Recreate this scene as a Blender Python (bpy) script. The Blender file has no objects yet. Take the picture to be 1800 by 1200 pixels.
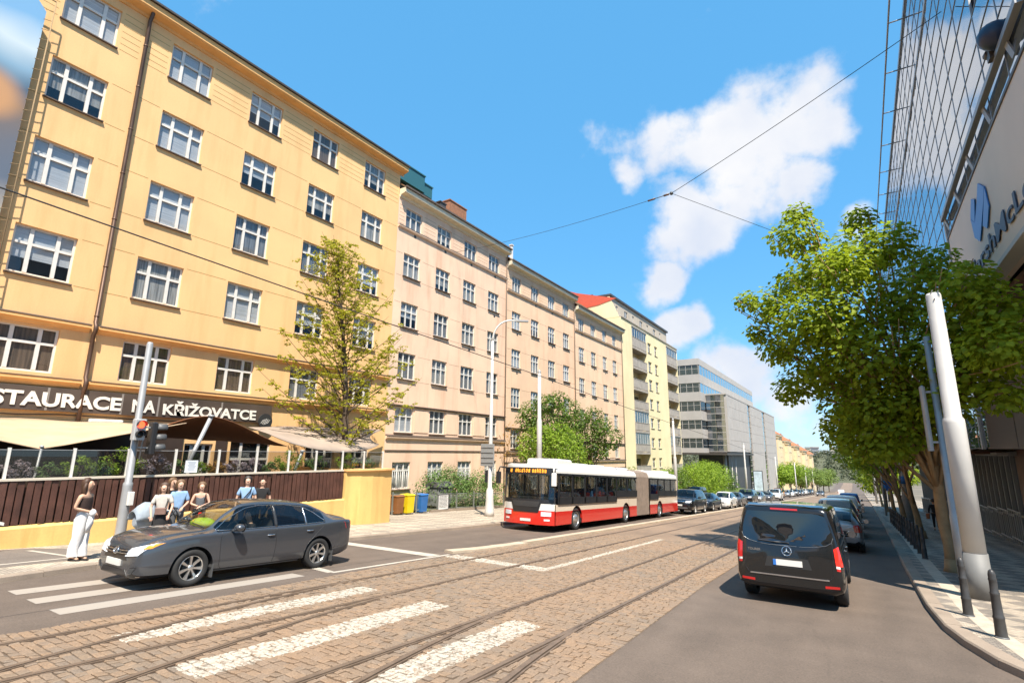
import bpy, bmesh, math, random
from mathutils import Vector, Matrix, noise as mnoise
from mathutils.bvhtree import BVHTree
random.seed(7)
R = math.radians
sc = bpy.context.scene
COL = sc.collection

# ---------------------------------------------------------------- camera
def cam_matrix(loc, yaw, pitch, roll):
    fw = Vector((math.sin(yaw)*math.cos(pitch), math.cos(yaw)*math.cos(pitch), math.sin(pitch)))
    rt = Vector((math.cos(yaw), -math.sin(yaw), 0)); up = rt.cross(fw)
    c, s = math.cos(roll), math.sin(roll)
    r2 = c*rt + s*up; u2 = -s*rt + c*up
    m = Matrix((r2, u2, -fw)).transposed().to_4x4(); m.translation = loc
    return m
cam = bpy.data.cameras.new('camera'); cam.lens = 18.352; cam.sensor_width = 36; cam.clip_end = 6000; cam.clip_start = 0.05
camo = bpy.data.objects.new('camera', cam); COL.objects.link(camo)
camo.matrix_world = cam_matrix((0, 0, 2.3), R(-32.72), R(11.94), R(0.65))
sc.camera = camo

# ---------------------------------------------------------------- sun, sky, exposure
SUN_EL = R(59)
SUN_AZ = math.atan2(0.70, -0.714)            # towards the sun: x = sin, y = cos
sunv = Vector((math.cos(SUN_EL)*math.sin(SUN_AZ), math.cos(SUN_EL)*math.cos(SUN_AZ), math.sin(SUN_EL)))
sl = bpy.data.lights.new('sun', 'SUN'); sl.energy = 5.0; sl.angle = R(0.53); sl.color = (1.0, 0.93, 0.82)
so = bpy.data.objects.new('sun', sl); COL.objects.link(so)
so.rotation_euler = sunv.to_track_quat('Z', 'Y').to_euler(); so.location = (20, -20, 60)

world = bpy.data.worlds.new('World'); sc.world = world; world.use_nodes = True
def build_world():
    nt = world.node_tree; nt.nodes.clear(); N = nt.nodes.new; L = nt.links.new
    out = N('ShaderNodeOutputWorld'); bg = N('ShaderNodeBackground'); bg.inputs[1].default_value = 0.125
    sky = N('ShaderNodeTexSky'); sky.sky_type = 'NISHITA'; sky.sun_disc = False
    sky.sun_elevation = SUN_EL; sky.sun_rotation = SUN_AZ
    sky.air_density = 1.0; sky.dust_density = 0.25; sky.ozone_density = 2.0; sky.altitude = 200
    hsv = N('ShaderNodeHueSaturation'); hsv.inputs['Saturation'].default_value = 1.25; hsv.inputs['Value'].default_value = 1.0
    L(sky.outputs[0], hsv.inputs['Color'])
    # evener, paler blue than the pure model gives
    fl = N('ShaderNodeMix'); fl.data_type = 'RGBA'; fl.inputs[0].default_value = .62; fl.inputs[7].default_value = (.66, 2.42, 4.35, 1); L(hsv.outputs[0], fl.inputs[6])
    tc = N('ShaderNodeTexCoord'); sep = N('ShaderNodeSeparateXYZ'); L(tc.outputs['Generated'], sep.inputs[0])
    # direction projected on a cloud layer, softened towards the horizon
    zc = N('ShaderNodeMath'); zc.operation = 'ADD'; zc.inputs[1].default_value = 0.18; L(sep.outputs[2], zc.inputs[0])
    mx = N('ShaderNodeMath'); mx.operation = 'MAXIMUM'; mx.inputs[1].default_value = 0.05; L(zc.outputs[0], mx.inputs[0])
    dv = N('ShaderNodeVectorMath'); dv.operation = 'DIVIDE'
    cb = N('ShaderNodeCombineXYZ'); L(mx.outputs[0], cb.inputs[0]); L(mx.outputs[0], cb.inputs[1]); L(mx.outputs[0], cb.inputs[2])
    L(tc.outputs['Generated'], dv.inputs[0]); L(cb.outputs[0], dv.inputs[1])
    nz = N('ShaderNodeTexNoise'); nz.inputs['Scale'].default_value = 3.4; nz.inputs['Detail'].default_value = 9; nz.inputs['Roughness'].default_value = 0.56
    L(dv.outputs[0], nz.inputs['Vector'])
    nz3 = N('ShaderNodeTexNoise'); nz3.inputs['Scale'].default_value = 8.0; nz3.inputs['Detail'].default_value = 7; nz3.inputs['Roughness'].default_value = 0.58
    L(tc.outputs['Generated'], nz3.inputs['Vector'])
    # the individual cumulus clouds of this sky: direction, radius, weight
    def ray(px, py):
        m = camo.matrix_world.to_3x3()
        return (m @ Vector(((px-900)/917.6, -(py-600)/917.6, -1))).normalized()
    blobs = [((1300, 285), .155, 1.0), ((1400, 225), .11, 1.0), ((1180, 265), .10, .75), ((1225, 385), .12, 1.0), ((1155, 435), .065, .8), ((1395, 330), .095, .9),
             ((1120, 315), .06, .8), ((1160, 490), .060, .95), ((1195, 585), .07, .95), ((1330, 650), .10, .9), ((1265, 640), .06, .8), ((1400, 690), .10, .8), ((1440, 740), .10, .75), ((1530, 400), .06, .7), ((1345, 745), .08, .6)]
    # further clouds of the same kind round the rest of the sky
    rr = random.Random(21)
    extra = []
    for k in range(9):
        a = rr.uniform(0, 2*math.pi); e = R(rr.uniform(12, 48))
        d = Vector((math.cos(e)*math.sin(a), math.cos(e)*math.cos(a), math.sin(e)))
        if d.dot(ray(900, 600)) > 0.62: continue
        extra.append((d, rr.uniform(.10, .22), rr.uniform(.8, 1.0)))
    wn = N('ShaderNodeTexNoise'); wn.inputs['Scale'].default_value = 6.5; wn.inputs['Detail'].default_value = 4; L(tc.outputs['Generated'], wn.inputs['Vector'])
    wa = N('ShaderNodeVectorMath'); wa.operation = 'MULTIPLY_ADD'; L(wn.outputs['Color'], wa.inputs[0]); wa.inputs[1].default_value = (.13, .13, .13); L(tc.outputs['Generated'], wa.inputs[2])
    wb = N('ShaderNodeVectorMath'); wb.operation = 'SUBTRACT'; L(wa.outputs[0], wb.inputs[0]); wb.inputs[1].default_value = (.065, .065, .065)
    prev = None
    def blob(d, rad, w, prev):
        # the distance is warped by noise for ragged edges
        vm = N('ShaderNodeVectorMath'); vm.operation = 'DISTANCE'; L(wb.outputs[0], vm.inputs[0]); vm.inputs[1].default_value = d
        mr = N('ShaderNodeMapRange'); mr.interpolation_type = 'SMOOTHSTEP'
        mr.inputs['From Min'].default_value = 0; mr.inputs['From Max'].default_value = rad*1.25; mr.inputs['To Min'].default_value = w; mr.inputs['To Max'].default_value = 0
        L(vm.outputs['Value'], mr.inputs['Value'])
        if prev is None: return mr.outputs[0]
        m = N('ShaderNodeMath'); m.operation = 'MAXIMUM'; L(prev, m.inputs[0]); L(mr.outputs[0], m.inputs[1]); return m.outputs[0]
    for (p, rad, w) in blobs: prev = blob(ray(*p), rad*.95, w, prev)
    for (d, rad, w) in extra: prev = blob(d, rad, w, prev)
    # faint background wisps, everywhere
    add = N('ShaderNodeMath'); add.operation = 'MULTIPLY_ADD'; L(nz3.outputs[0], add.inputs[0]); add.inputs[1].default_value = 2.0; add.inputs[2].default_value = -1.0
    dens = N('ShaderNodeMath'); dens.operation = 'ADD'; L(prev, dens.inputs[0]); L(add.outputs[0], dens.inputs[1])
    ramp = N('ShaderNodeMapRange'); ramp.interpolation_type = 'SMOOTHSTEP'; ramp.inputs['From Min'].default_value = 0.30; ramp.inputs['From Max'].default_value = 0.82
    L(dens.outputs[0], ramp.inputs['Value'])
    # shading inside the clouds
    nz2 = N('ShaderNodeTexNoise'); nz2.inputs['Scale'].default_value = 7.0; nz2.inputs['Detail'].default_value = 6
    ofs = N('ShaderNodeVectorMath'); ofs.operation = 'ADD'; ofs.inputs[1].default_value = (3.1, 1.7, 0.03); L(tc.outputs['Generated'], ofs.inputs[0]); L(ofs.outputs[0], nz2.inputs['Vector'])
    sh = N('ShaderNodeMapRange'); sh.inputs['From Min'].default_value = .3; sh.inputs['From Max'].default_value = .7; sh.inputs['To Min'].default_value = 0; sh.inputs['To Max'].default_value = 1
    L(nz2.outputs[0], sh.inputs['Value'])
    cc = N('ShaderNodeMix'); cc.data_type = 'RGBA'; cc.inputs[6].default_value = (3.1, 3.35, 3.9, 1); cc.inputs[7].default_value = (4.25, 4.2, 4.2, 1)
    L(sh.outputs[0], cc.inputs[0])
    # no clouds below the horizon
    hz = N('ShaderNodeMapRange'); hz.inputs['From Min'].default_value = -0.02; hz.inputs['From Max'].default_value = 0.03; L(sep.outputs[2], hz.inputs['Value'])
    fm = N('ShaderNodeMath'); fm.operation = 'MULTIPLY'; L(ramp.outputs[0], fm.inputs[0]); L(hz.outputs[0], fm.inputs[1])
    fm2 = N('ShaderNodeMath'); fm2.operation = 'MULTIPLY'; L(fm.outputs[0], fm2.inputs[0]); fm2.inputs[1].default_value = 0.96
    mix = N('ShaderNodeMix'); mix.data_type = 'RGBA'; L(fm2.outputs[0], mix.inputs[0]); L(fl.outputs[2], mix.inputs[6]); L(cc.outputs[2], mix.inputs[7])
    L(mix.outputs[2], bg.inputs[0]); L(bg.outputs[0], out.inputs[0])
build_world()
vs = sc.view_settings; vs.view_transform = 'Standard'; vs.look = 'None'; vs.gamma = 1; vs.exposure = 0.95; vs.use_curve_mapping = False
sc.cycles.use_denoising = True; sc.cycles.max_bounces = 6; sc.cycles.diffuse_bounces = 3; sc.cycles.glossy_bounces = 4
sc.cycles.transparent_max_bounces = 10; sc.cycles.transmission_bounces = 6; sc.cycles.sample_clamp_indirect = 6; sc.cycles.caustics_reflective = False; sc.cycles.caustics_refractive = False

# ---------------------------------------------------------------- helpers
SL = 0.05                                   # the street falls 5 % away from the camera
def gz(y):
    if y < 320: return -SL*y
    if y < 520: t = (y-320)/200; return -16 - 10*(t-0.5*t*t)
    return -21.0
KERB = 0.12

def tag(o, label, cat=None, group=None, kind=None):
    o['label'] = label
    if cat: o['category'] = cat
    if group: o['group'] = group
    if kind: o['kind'] = kind
    return o
ORG = {}
def empty(name, loc=(0, 0, 0), label=None, cat=None, group=None, mat=None, kind=None):
    o = bpy.data.objects.new(name, None); COL.objects.link(o); o.empty_display_size = .2
    if mat is not None: o.matrix_world = mat; ORG[o.name] = None
    else: o.location = loc; ORG[o.name] = Vector(loc)
    if label: tag(o, label, cat, group, kind)
    return o
def mobj(name, mesh, parent=None, loc=None, mat=None):
    o = bpy.data.objects.new(name, mesh); COL.objects.link(o)
    if loc is not None: o.location = loc
    if mat is not None: o.matrix_local = mat
    if parent is not None: o.parent = parent
    return o
def set_mats(me, mats):
    for m in (mats if isinstance(mats, (list, tuple)) else [mats]): me.materials.append(m)

class MB:
    """collects shapes; build() links them as one mesh object"""
    def __init__(s): s.v = []; s.f = []; s.mi = []; s.sm = []
    def face(s, idx, mi=0, smooth=False): s.f.append(idx); s.mi.append(mi); s.sm.append(smooth)
    def poly(s, pts, mi=0, smooth=False):
        b = len(s.v); s.v += [tuple(p) for p in pts]; s.face(list(range(b, b+len(pts))), mi, smooth)
    def box(s, x0, x1, y0, y1, z0, z1, mi=0):
        b = len(s.v); s.v += [(x0,y0,z0),(x1,y0,z0),(x1,y1,z0),(x0,y1,z0),(x0,y0,z1),(x1,y0,z1),(x1,y1,z1),(x0,y1,z1)]
        for q in ((3,2,1,0),(4,5,6,7),(0,1,5,4),(1,2,6,5),(2,3,7,6),(3,0,4,7)): s.face([b+i for i in q], mi)
    def obox(s, c, ax, ay, az, mi=0):
        """box with half-axis vectors"""
        c = Vector(c); ax, ay, az = Vector(ax), Vector(ay), Vector(az); b = len(s.v)
        for k in (-1, 1):
            for (i, j) in ((-1,-1),(1,-1),(1,1),(-1,1)): s.v.append(tuple(c+ax*i+ay*j+az*k))
        for q in ((3,2,1,0),(4,5,6,7),(0,1,5,4),(1,2,6,5),(2,3,7,6),(3,0,4,7)): s.face([b+i for i in q], mi)
    def bbox(s, x0, x1, y0, y1, z0, z1, r, mi=0):
        """box with chamfered vertical and top edges"""
        pr = [(x0+r,y0),(x1-r,y0),(x1,y0+r),(x1,y1-r),(x1-r,y1),(x0+r,y1),(x0,y1-r),(x0,y0+r)]
        cx, cy = (x0+x1)/2, (y0+y1)/2
        fx = 1-2*r/max(x1-x0, 1e-6); fy = 1-2*r/max(y1-y0, 1e-6)
        rings = [[(x, y, z0) for x, y in pr], [(x, y, z1-r) for x, y in pr], [(cx+(x-cx)*fx, cy+(y-cy)*fy, z1) for x, y in pr]]
        s.loft(rings, True, mi, cap=True)
    def loft(s, rings, closed=True, mi=0, cap=False, smooth=False, flip=False):
        b = len(s.v); n = len(rings[0])
        for r in rings: s.v += [tuple(p) for p in r]
        m = n if closed else n-1
        for i in range(len(rings)-1):
            for j in range(m):
                q = [b+i*n+j, b+i*n+(j+1)%n, b+(i+1)*n+(j+1)%n, b+(i+1)*n+j]
                s.face(q[::-1] if flip else q, mi, smooth)
        if cap:
            a = list(range(b, b+n)); z = list(range(b+(len(rings)-1)*n, b+len(rings)*n))
            s.face(a if flip else a[::-1], mi); s.face(z[::-1] if flip else z, mi)
    def tube(s, path, r, n=8, mi=0, cap=True, smooth=True):
        path = [Vector(p) for p in path]; rs = r if isinstance(r, (list, tuple)) else [r]*len(path)
        rings = []; prev = None
        for i, p in enumerate(path):
            a = path[max(i-1, 0)]; c = path[min(i+1, len(path)-1)]
            t = (c-a).normalized() if (c-a).length > 1e-9 else Vector((0,0,1))
            if prev is None:
                u = t.orthogonal().normalized()
            else:
                u = prev-t*prev.dot(t)
                u = u.normalized() if u.length > 1e-6 else t.orthogonal().normalized()
            prev = u; w = t.cross(u)
            rings.append([p+(u*math.cos(2*math.pi*k/n)+w*math.sin(2*math.pi*k/n))*rs[i] for k in range(n)])
        s.loft(rings, True, mi, cap, smooth)
    def lathe(s, prof, n=16, at=(0,0,0), axis='Z', mi=0, smooth=True, cap=True):
        rings = []
        for (r, h) in prof:
            ring = []
            for k in range(n):
                a = 2*math.pi*k/n; c, d = r*math.cos(a), r*math.sin(a)
                if axis == 'Z': p = (c, d, h)
                elif axis == 'X': p = (h, c, d)
                else: p = (d, h, c)
                ring.append((p[0]+at[0], p[1]+at[1], p[2]+at[2]))
            rings.append(ring)
        s.loft(rings, True, mi, cap, smooth)
    def ball(s, c, r, n=10, m=6, mi=0, sq=(1,1,1)):
        rings = []
        for i in range(m+1):
            a = math.pi*i/m; rr = max(math.sin(a), .02)
            rings.append([(c[0]+sq[0]*r*rr*math.cos(2*math.pi*k/n), c[1]+sq[1]*r*rr*math.sin(2*math.pi*k/n), c[2]-sq[2]*r*math.cos(a)) for k in range(n)])
        s.loft(rings, True, mi, True, True)
    def prism(s, pts, d, mi=0):
        """polygon (3-D points) extruded by vector d"""
        d = Vector(d); a = [Vector(p) for p in pts]; s.loft([a, [p+d for p in a]], True, mi, True)
    def mesh(s, name, mats, shift=None):
        me = bpy.data.meshes.new(name)
        v = s.v if shift is None else [(p[0]-shift[0], p[1]-shift[1], p[2]-shift[2]) for p in s.v]
        me.from_pydata(v, [], s.f)
        if any(s.mi): me.polygons.foreach_set('material_index', s.mi)
        if any(s.sm): me.polygons.foreach_set('use_smooth', s.sm)
        set_mats(me, mats); me.update(); return me
    def build(s, name, mats, parent=None, local=False, loc=None):
        """parent given: world coordinates are turned into the parent's (parents only moved, not turned) unless local"""
        sh = None
        if parent is not None and not local: sh = ORG.get(parent.name)
        if loc is not None and parent is None: sh = Vector(loc)
        o = mobj(name, s.mesh(name, mats, sh), parent)
        if loc is not None and parent is None: o.location = loc
        ORG[o.name] = sh if sh is not None else Vector((0,0,0))
        return o

def fix_normals(me):
    bm = bmesh.new(); bm.from_mesh(me); bmesh.ops.recalc_face_normals(bm, faces=bm.faces); bm.to_mesh(me); bm.free()

# ---------------------------------------------------------------- materials
MATS = {}
def pbr(name, col, rough=.6, metal=0., spec=.5, var=0., vscale=3., fine=0., fscale=60., bump=0., bscale=40., coord='pos', coat=0., emit=None, estr=1., trans=0.):
    """procedural principled material: colour with broad blotches (var), fine grain and bump"""
    if name in MATS: return MATS[name]
    m = bpy.data.materials.new(name); MATS[name] = m; m.use_nodes = True
    nt = m.node_tree; b = nt.nodes['Principled BSDF']; N = nt.nodes.new; L = nt.links.new
    b.inputs['Base Color'].default_value = (*col, 1); b.inputs['Roughness'].default_value = rough; b.inputs['Metallic'].default_value = metal
    b.inputs['Specular IOR Level'].default_value = spec; b.inputs['Coat Weight'].default_value = coat; b.inputs['Coat Roughness'].default_value = .03
    b.inputs['Transmission Weight'].default_value = trans
    if emit: b.inputs['Emission Color'].default_value = (*emit, 1); b.inputs['Emission Strength'].default_value = estr
    src = None
    def co():
        nonlocal src
        if src is None:
            if coord == 'pos': src = N('ShaderNodeNewGeometry').outputs['Position']
            else: src = N('ShaderNodeTexCoord').outputs['Object']
        return src
    if var or fine:
        acc = None
        for (amt, scl, det) in ((var, vscale, 5), (fine, fscale, 3)):
            if not amt: continue
            t = N('ShaderNodeTexNoise'); t.inputs['Scale'].default_value = scl; t.inputs['Detail'].default_value = det; L(co(), t.inputs['Vector'])
            mr = N('ShaderNodeMapRange'); mr.inputs['From Min'].default_value = .28; mr.inputs['From Max'].default_value = .72
            mr.inputs['To Min'].default_value = 1-amt; mr.inputs['To Max'].default_value = 1+amt*.6; L(t.outputs[0], mr.inputs['Value'])
            if acc is None: acc = mr.outputs[0]
            else:
                q = N('ShaderNodeMath'); q.operation = 'MULTIPLY'; L(acc, q.inputs[0]); L(mr.outputs[0], q.inputs[1]); acc = q.outputs[0]
        vm = N('ShaderNodeVectorMath'); vm.operation = 'SCALE'; vm.inputs[0].default_value = col; L(acc, vm.inputs['Scale']); L(vm.outputs[0], b.inputs['Base Color'])
    if bump:
        t = N('ShaderNodeTexNoise'); t.inputs['Scale'].default_value = bscale; t.inputs['Detail'].default_value = 4; L(co(), t.inputs['Vector'])
        bp = N('ShaderNodeBump'); bp.inputs['Strength'].default_value = bump; bp.inputs['Distance'].default_value = .02; L(t.outputs[0], bp.inputs['Height']); L(bp.outputs[0], b.inputs['Normal'])
    return m
def glass(name, tint=(.75,.8,.82), see=.55, refl=1.0, rough=.0, f0=.06, body=(.02,.025,.03), bow=0.):
    """window glass: part see-through, part dark body, with a Fresnel mirror on top"""
    if name in MATS: return MATS[name]
    m = bpy.data.materials.new(name); MATS[name] = m; m.use_nodes = True
    nt = m.node_tree; nt.nodes.clear(); N = nt.nodes.new; L = nt.links.new
    out = N('ShaderNodeOutputMaterial'); tr = N('ShaderNodeBsdfTransparent'); tr.inputs[0].default_value = (*tint, 1)
    df = N('ShaderNodeBsdfDiffuse'); df.inputs[0].default_value = (*body, 1)
    gl = N('ShaderNodeBsdfGlossy'); gl.inputs['Roughness'].default_value = rough; gl.inputs[0].default_value = (.95*refl, .97*refl, 1.0*refl, 1)
    m1 = N('ShaderNodeMixShader'); m1.inputs[0].default_value = see; L(df.outputs[0], m1.inputs[1]); L(tr.outputs[0], m1.inputs[2])
    lw = N('ShaderNodeLayerWeight'); lw.inputs['Blend'].default_value = .5
    pw = N('ShaderNodeMath'); pw.operation = 'POWER'; pw.inputs[1].default_value = 4.5; L(lw.outputs['Facing'], pw.inputs[0])
    mr = N('ShaderNodeMapRange'); mr.inputs['To Min'].default_value = f0; mr.inputs['To Max'].default_value = 1
    L(pw.outputs[0], mr.inputs['Value'])
    if bow:
        g = N('ShaderNodeNewGeometry'); t = N('ShaderNodeTexNoise'); t.inputs['Scale'].default_value = .9; t.inputs['Detail'].default_value = 1; L(g.outputs['Position'], t.inputs['Vector'])
        bp = N('ShaderNodeBump'); bp.inputs['Strength'].default_value = bow; bp.inputs['Distance'].default_value = .1; L(t.outputs[0], bp.inputs['Height']); L(bp.outputs[0], gl.inputs['Normal'])
    m2 = N('ShaderNodeMixShader'); L(mr.outputs[0], m2.inputs[0]); L(m1.outputs[0], m2.inputs[1]); L(gl.outputs[0], m2.inputs[2])
    L(m2.outputs[0], out.inputs[0])
    return m
def leafmat(name, col, col2, trans=.45):
    if name in MATS: return MATS[name]
    m = bpy.data.materials.new(name); MATS[name] = m; m.use_nodes = True
    nt = m.node_tree; nt.nodes.clear(); N = nt.nodes.new; L = nt.links.new
    out = N('ShaderNodeOutputMaterial'); p = N('ShaderNodeBsdfPrincipled'); p.inputs['Roughness'].default_value = .55; p.inputs['Specular IOR Level'].default_value = .3
    tl = N('ShaderNodeBsdfTranslucent'); mx = N('ShaderNodeMixShader'); mx.inputs[0].default_value = trans
    g = N('ShaderNodeNewGeometry'); n = N('ShaderNodeTexNoise'); n.inputs['Scale'].default_value = 1.3; n.inputs['Detail'].default_value = 3; L(g.outputs['Position'], n.inputs['Vector'])
    ad = N('ShaderNodeMath'); ad.operation = 'ADD'; L(n.outputs[0], ad.inputs[0])
    mu = N('ShaderNodeMath'); mu.operation = 'MULTIPLY'; mu.inputs[1].default_value = .7; L(g.outputs['Random Per Island'], mu.inputs[0]); L(mu.outputs[0], ad.inputs[1])
    mr = N('ShaderNodeMapRange'); mr.inputs['From Min'].default_value = .4; mr.inputs['From Max'].default_value = 1.1; L(ad.outputs[0], mr.inputs['Value'])
    c = N('ShaderNodeMix'); c.data_type = 'RGBA'; c.inputs[6].default_value = (*col, 1); c.inputs[7].default_value = (*col2, 1); L(mr.outputs[0], c.inputs[0])
    L(c.outputs[2], p.inputs['Base Color']); L(c.outputs[2], tl.inputs[0]); L(p.outputs[0], mx.inputs[1]); L(tl.outputs[0], mx.inputs[2]); L(mx.outputs[0], out.inputs[0])
    return m
def text_mesh(name, body, size, mat, depth=.01, bold=0.0, align='LEFT', shear=0., space=1.):
    cu = bpy.data.curves.new(name, 'FONT'); cu.body = body; cu.size = size; cu.extrude = depth; cu.offset = bold; cu.align_x = align; cu.shear = shear; cu.space_character = space; cu.resolution_u = 4
    to = bpy.data.objects.new('tmp_text', cu); COL.objects.link(to)
    dg = bpy.context.evaluated_depsgraph_get(); me = bpy.data.meshes.new_from_object(to.evaluated_get(dg)); me.name = name
    bpy.data.objects.remove(to); bpy.data.curves.remove(cu)
    me.materials.clear(); me.materials.append(mat); return me
def copy_tree(root, name=None):
    c = root.copy(); COL.objects.link(c)
    for ch in list(root.children):
        d = ch.copy(); COL.objects.link(d); d.parent = c
        for g in list(ch.children):
            e = g.copy(); COL.objects.link(e); e.parent = d
    return c
# ---------------------------------------------------------------- ground, road, tram track, pavements
def proj(p):
    q = camo.matrix_world.inverted() @ Vector(p)
    if q.z > -.1: return None
    return (900+917.6*q.x/-q.z, 600-917.6*q.y/-q.z, -q.z)
def in_frame(p, m=20):
    q = proj(p); return q is not None and -m < q[0] < 1800+m and -m < q[1] < 1200+m

def asphalt(name, col, dark=.35):
    m = pbr(name, col, .85, var=.14, vscale=1.4, fine=.26, fscale=42, bump=.45, bscale=120)
    nt = m.node_tree; b = nt.nodes['Principled BSDF']; N = nt.nodes.new; L = nt.links.new
    # tyre-polished lanes and patches along the driving direction, small dark specks
    src = b.inputs['Base Color'].links[0].from_socket
    g = N('ShaderNodeNewGeometry'); mp = N('ShaderNodeMapping'); mp.inputs['Scale'].default_value = (1.4, .12, 1); L(g.outputs['Position'], mp.inputs[0])
    t = N('ShaderNodeTexNoise'); t.inputs['Scale'].default_value = 1.2; t.inputs['Detail'].default_value = 3; L(mp.outputs[0], t.inputs['Vector'])
    mr = N('ShaderNodeMapRange'); mr.inputs['From Min'].default_value = .35; mr.inputs['From Max'].default_value = .65; mr.inputs['To Min'].default_value = .91; mr.inputs['To Max'].default_value = 1.07; L(t.outputs[0], mr.inputs['Value'])
    vo = N('ShaderNodeTexVoronoi'); vo.inputs['Scale'].default_value = 1.7; L(g.outputs['Position'], vo.inputs['Vector'])
    sp = N('ShaderNodeMapRange'); sp.inputs['From Min'].default_value = .025; sp.inputs['From Max'].default_value = .045; sp.inputs['To Min'].default_value = .55; sp.inputs['To Max'].default_value = 1; L(vo.outputs['Distance'], sp.inputs['Value'])
    mu = N('ShaderNodeMath'); mu.operation = 'MULTIPLY'; L(mr.outputs[0], mu.inputs[0]); L(sp.outputs[0], mu.inputs[1])
    # repair seams: thin dark wandering cracks
    vc = N('ShaderNodeTexVoronoi'); vc.feature = 'DISTANCE_TO_EDGE'; vc.inputs['Scale'].default_value = .22
    wob = N('ShaderNodeTexNoise'); wob.inputs['Scale'].default_value = .6; L(g.outputs['Position'], wob.inputs['Vector'])
    av = N('ShaderNodeVectorMath'); av.operation = 'ADD'; L(g.outputs['Position'], av.inputs[0]); L(wob.outputs['Color'], av.inputs[1]); L(av.outputs[0], vc.inputs['Vector'])
    cr = N('ShaderNodeMapRange'); cr.inputs['From Min'].default_value = .002; cr.inputs['From Max'].default_value = .006; cr.inputs['To Min'].default_value = .94; cr.inputs['To Max'].default_value = 1; L(vc.outputs[0], cr.inputs['Value'])
    mu2 = N('ShaderNodeMath'); mu2.operation = 'MULTIPLY'; L(mu.outputs[0], mu2.inputs[0]); L(cr.outputs[0], mu2.inputs[1])
    vm = N('ShaderNodeVectorMath'); vm.operation = 'SCALE'; L(src, vm.inputs[0]); L(mu2.outputs[0], vm.inputs['Scale']); L(vm.outputs[0], b.inputs['Base Color'])
    return m
M_ASPH = asphalt('asphalt', (.140, .104, .079))
M_ASPH2 = asphalt('asphalt_patch', (.18, .148, .122))
M_KERB = pbr('granite_kerb', (.33, .255, .19), .8, var=.18, vscale=1.5, fine=.25, fscale=90, bump=.4, bscale=120)
M_ISL = pbr('pale_kerb', (.50, .40, .29), .8, var=.2, vscale=2, fine=.15, fscale=80, bump=.3)
M_GRASS = pbr('grass_ground', (.11, .15, .03), .95, var=.35, vscale=2.2, fine=.4, fscale=30, bump=.8, bscale=30)
M_EARTH = pbr('earth', (.17, .14, .10), .95, var=.3, vscale=.05, fine=.2, fscale=3)
M_STEEL = pbr('rail_steel', (.17, .118, .082), .5, metal=.15, var=.25, vscale=6)
M_GROOVE = pbr('rail_groove', (.045, .036, .03), .8)

def mosaic(name, c1, c2, joint, pattern):
    """small Prague mosaic setts: cubes with joints; two stone colours laid in a lozenge pattern"""
    m = bpy.data.materials.new(name); MATS[name] = m; m.use_nodes = True; nt = m.node_tree; b = nt.nodes['Principled BSDF']; N = nt.nodes.new; L = nt.links.new
    g = N('ShaderNodeNewGeometry')
    br = N('ShaderNodeTexBrick'); br.inputs['Scale'].default_value = 1; br.inputs['Brick Width'].default_value = .075; br.inputs['Row Height'].default_value = .07; br.inputs['Mortar Size'].default_value = .006
    br.inputs['Color1'].default_value = (1, 1, 1, 1); br.inputs['Color2'].default_value = (.72, .72, .72, 1); br.inputs['Mortar'].default_value = (.42, .42, .42, 1)
    wob = N('ShaderNodeTexNoise'); wob.inputs['Scale'].default_value = 9; L(g.outputs['Position'], wob.inputs['Vector'])
    sc_ = N('ShaderNodeVectorMath'); sc_.operation = 'SCALE'; sc_.inputs['Scale'].default_value = .03; L(wob.outputs['Color'], sc_.inputs[0])
    av = N('ShaderNodeVectorMath'); av.operation = 'ADD'; L(g.outputs['Position'], av.inputs[0]); L(sc_.outputs[0], av.inputs[1]); L(av.outputs[0], br.inputs['Vector'])
    ck = N('ShaderNodeTexChecker'); ck.inputs['Scale'].default_value = 1.0/pattern
    rot = N('ShaderNodeMapping'); rot.inputs['Rotation'].default_value = (0, 0, R(45)); L(av.outputs[0], rot.inputs[0]); L(rot.outputs[0], ck.inputs['Vector'])
    ck.inputs[1].default_value = (*c1, 1); ck.inputs[2].default_value = (*c2, 1)
    bl = N('ShaderNodeTexNoise'); bl.inputs['Scale'].default_value = .7; bl.inputs['Detail'].default_value = 5; L(g.outputs['Position'], bl.inputs['Vector'])
    mr = N('ShaderNodeMapRange'); mr.inputs['From Min'].default_value = .3; mr.inputs['From Max'].default_value = .7; mr.inputs['To Min'].default_value = .78; mr.inputs['To Max'].default_value = 1.1; L(bl.outputs[0], mr.inputs['Value'])
    mm = N('ShaderNodeMix'); mm.data_type = 'RGBA'; mm.blend_type = 'MULTIPLY'; mm.inputs[0].default_value = 1; L(ck.outputs[0], mm.inputs[6]); L(br.outputs['Color'], mm.inputs[7])
    vm = N('ShaderNodeVectorMath'); vm.operation = 'SCALE'; L(mm.outputs[2], vm.inputs[0]); L(mr.outputs[0], vm.inputs['Scale']); L(vm.outputs[0], b.inputs['Base Color'])
    b.inputs['Roughness'].default_value = .8
    bp = N('ShaderNodeBump'); bp.inputs['Strength'].default_value = .5; bp.inputs['Distance'].default_value = .008; L(br.outputs['Fac'], bp.inputs['Height']); bp.invert = True; L(bp.outputs[0], b.inputs['Normal'])
    return m
M_MOS = mosaic('mosaic_paving', (.58, .48, .36), (.44, .365, .285), .01, .62)
M_MOS2 = mosaic('mosaic_paving_grey', (.50, .41, .31), (.28, .235, .19), .01, .55)

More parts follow.
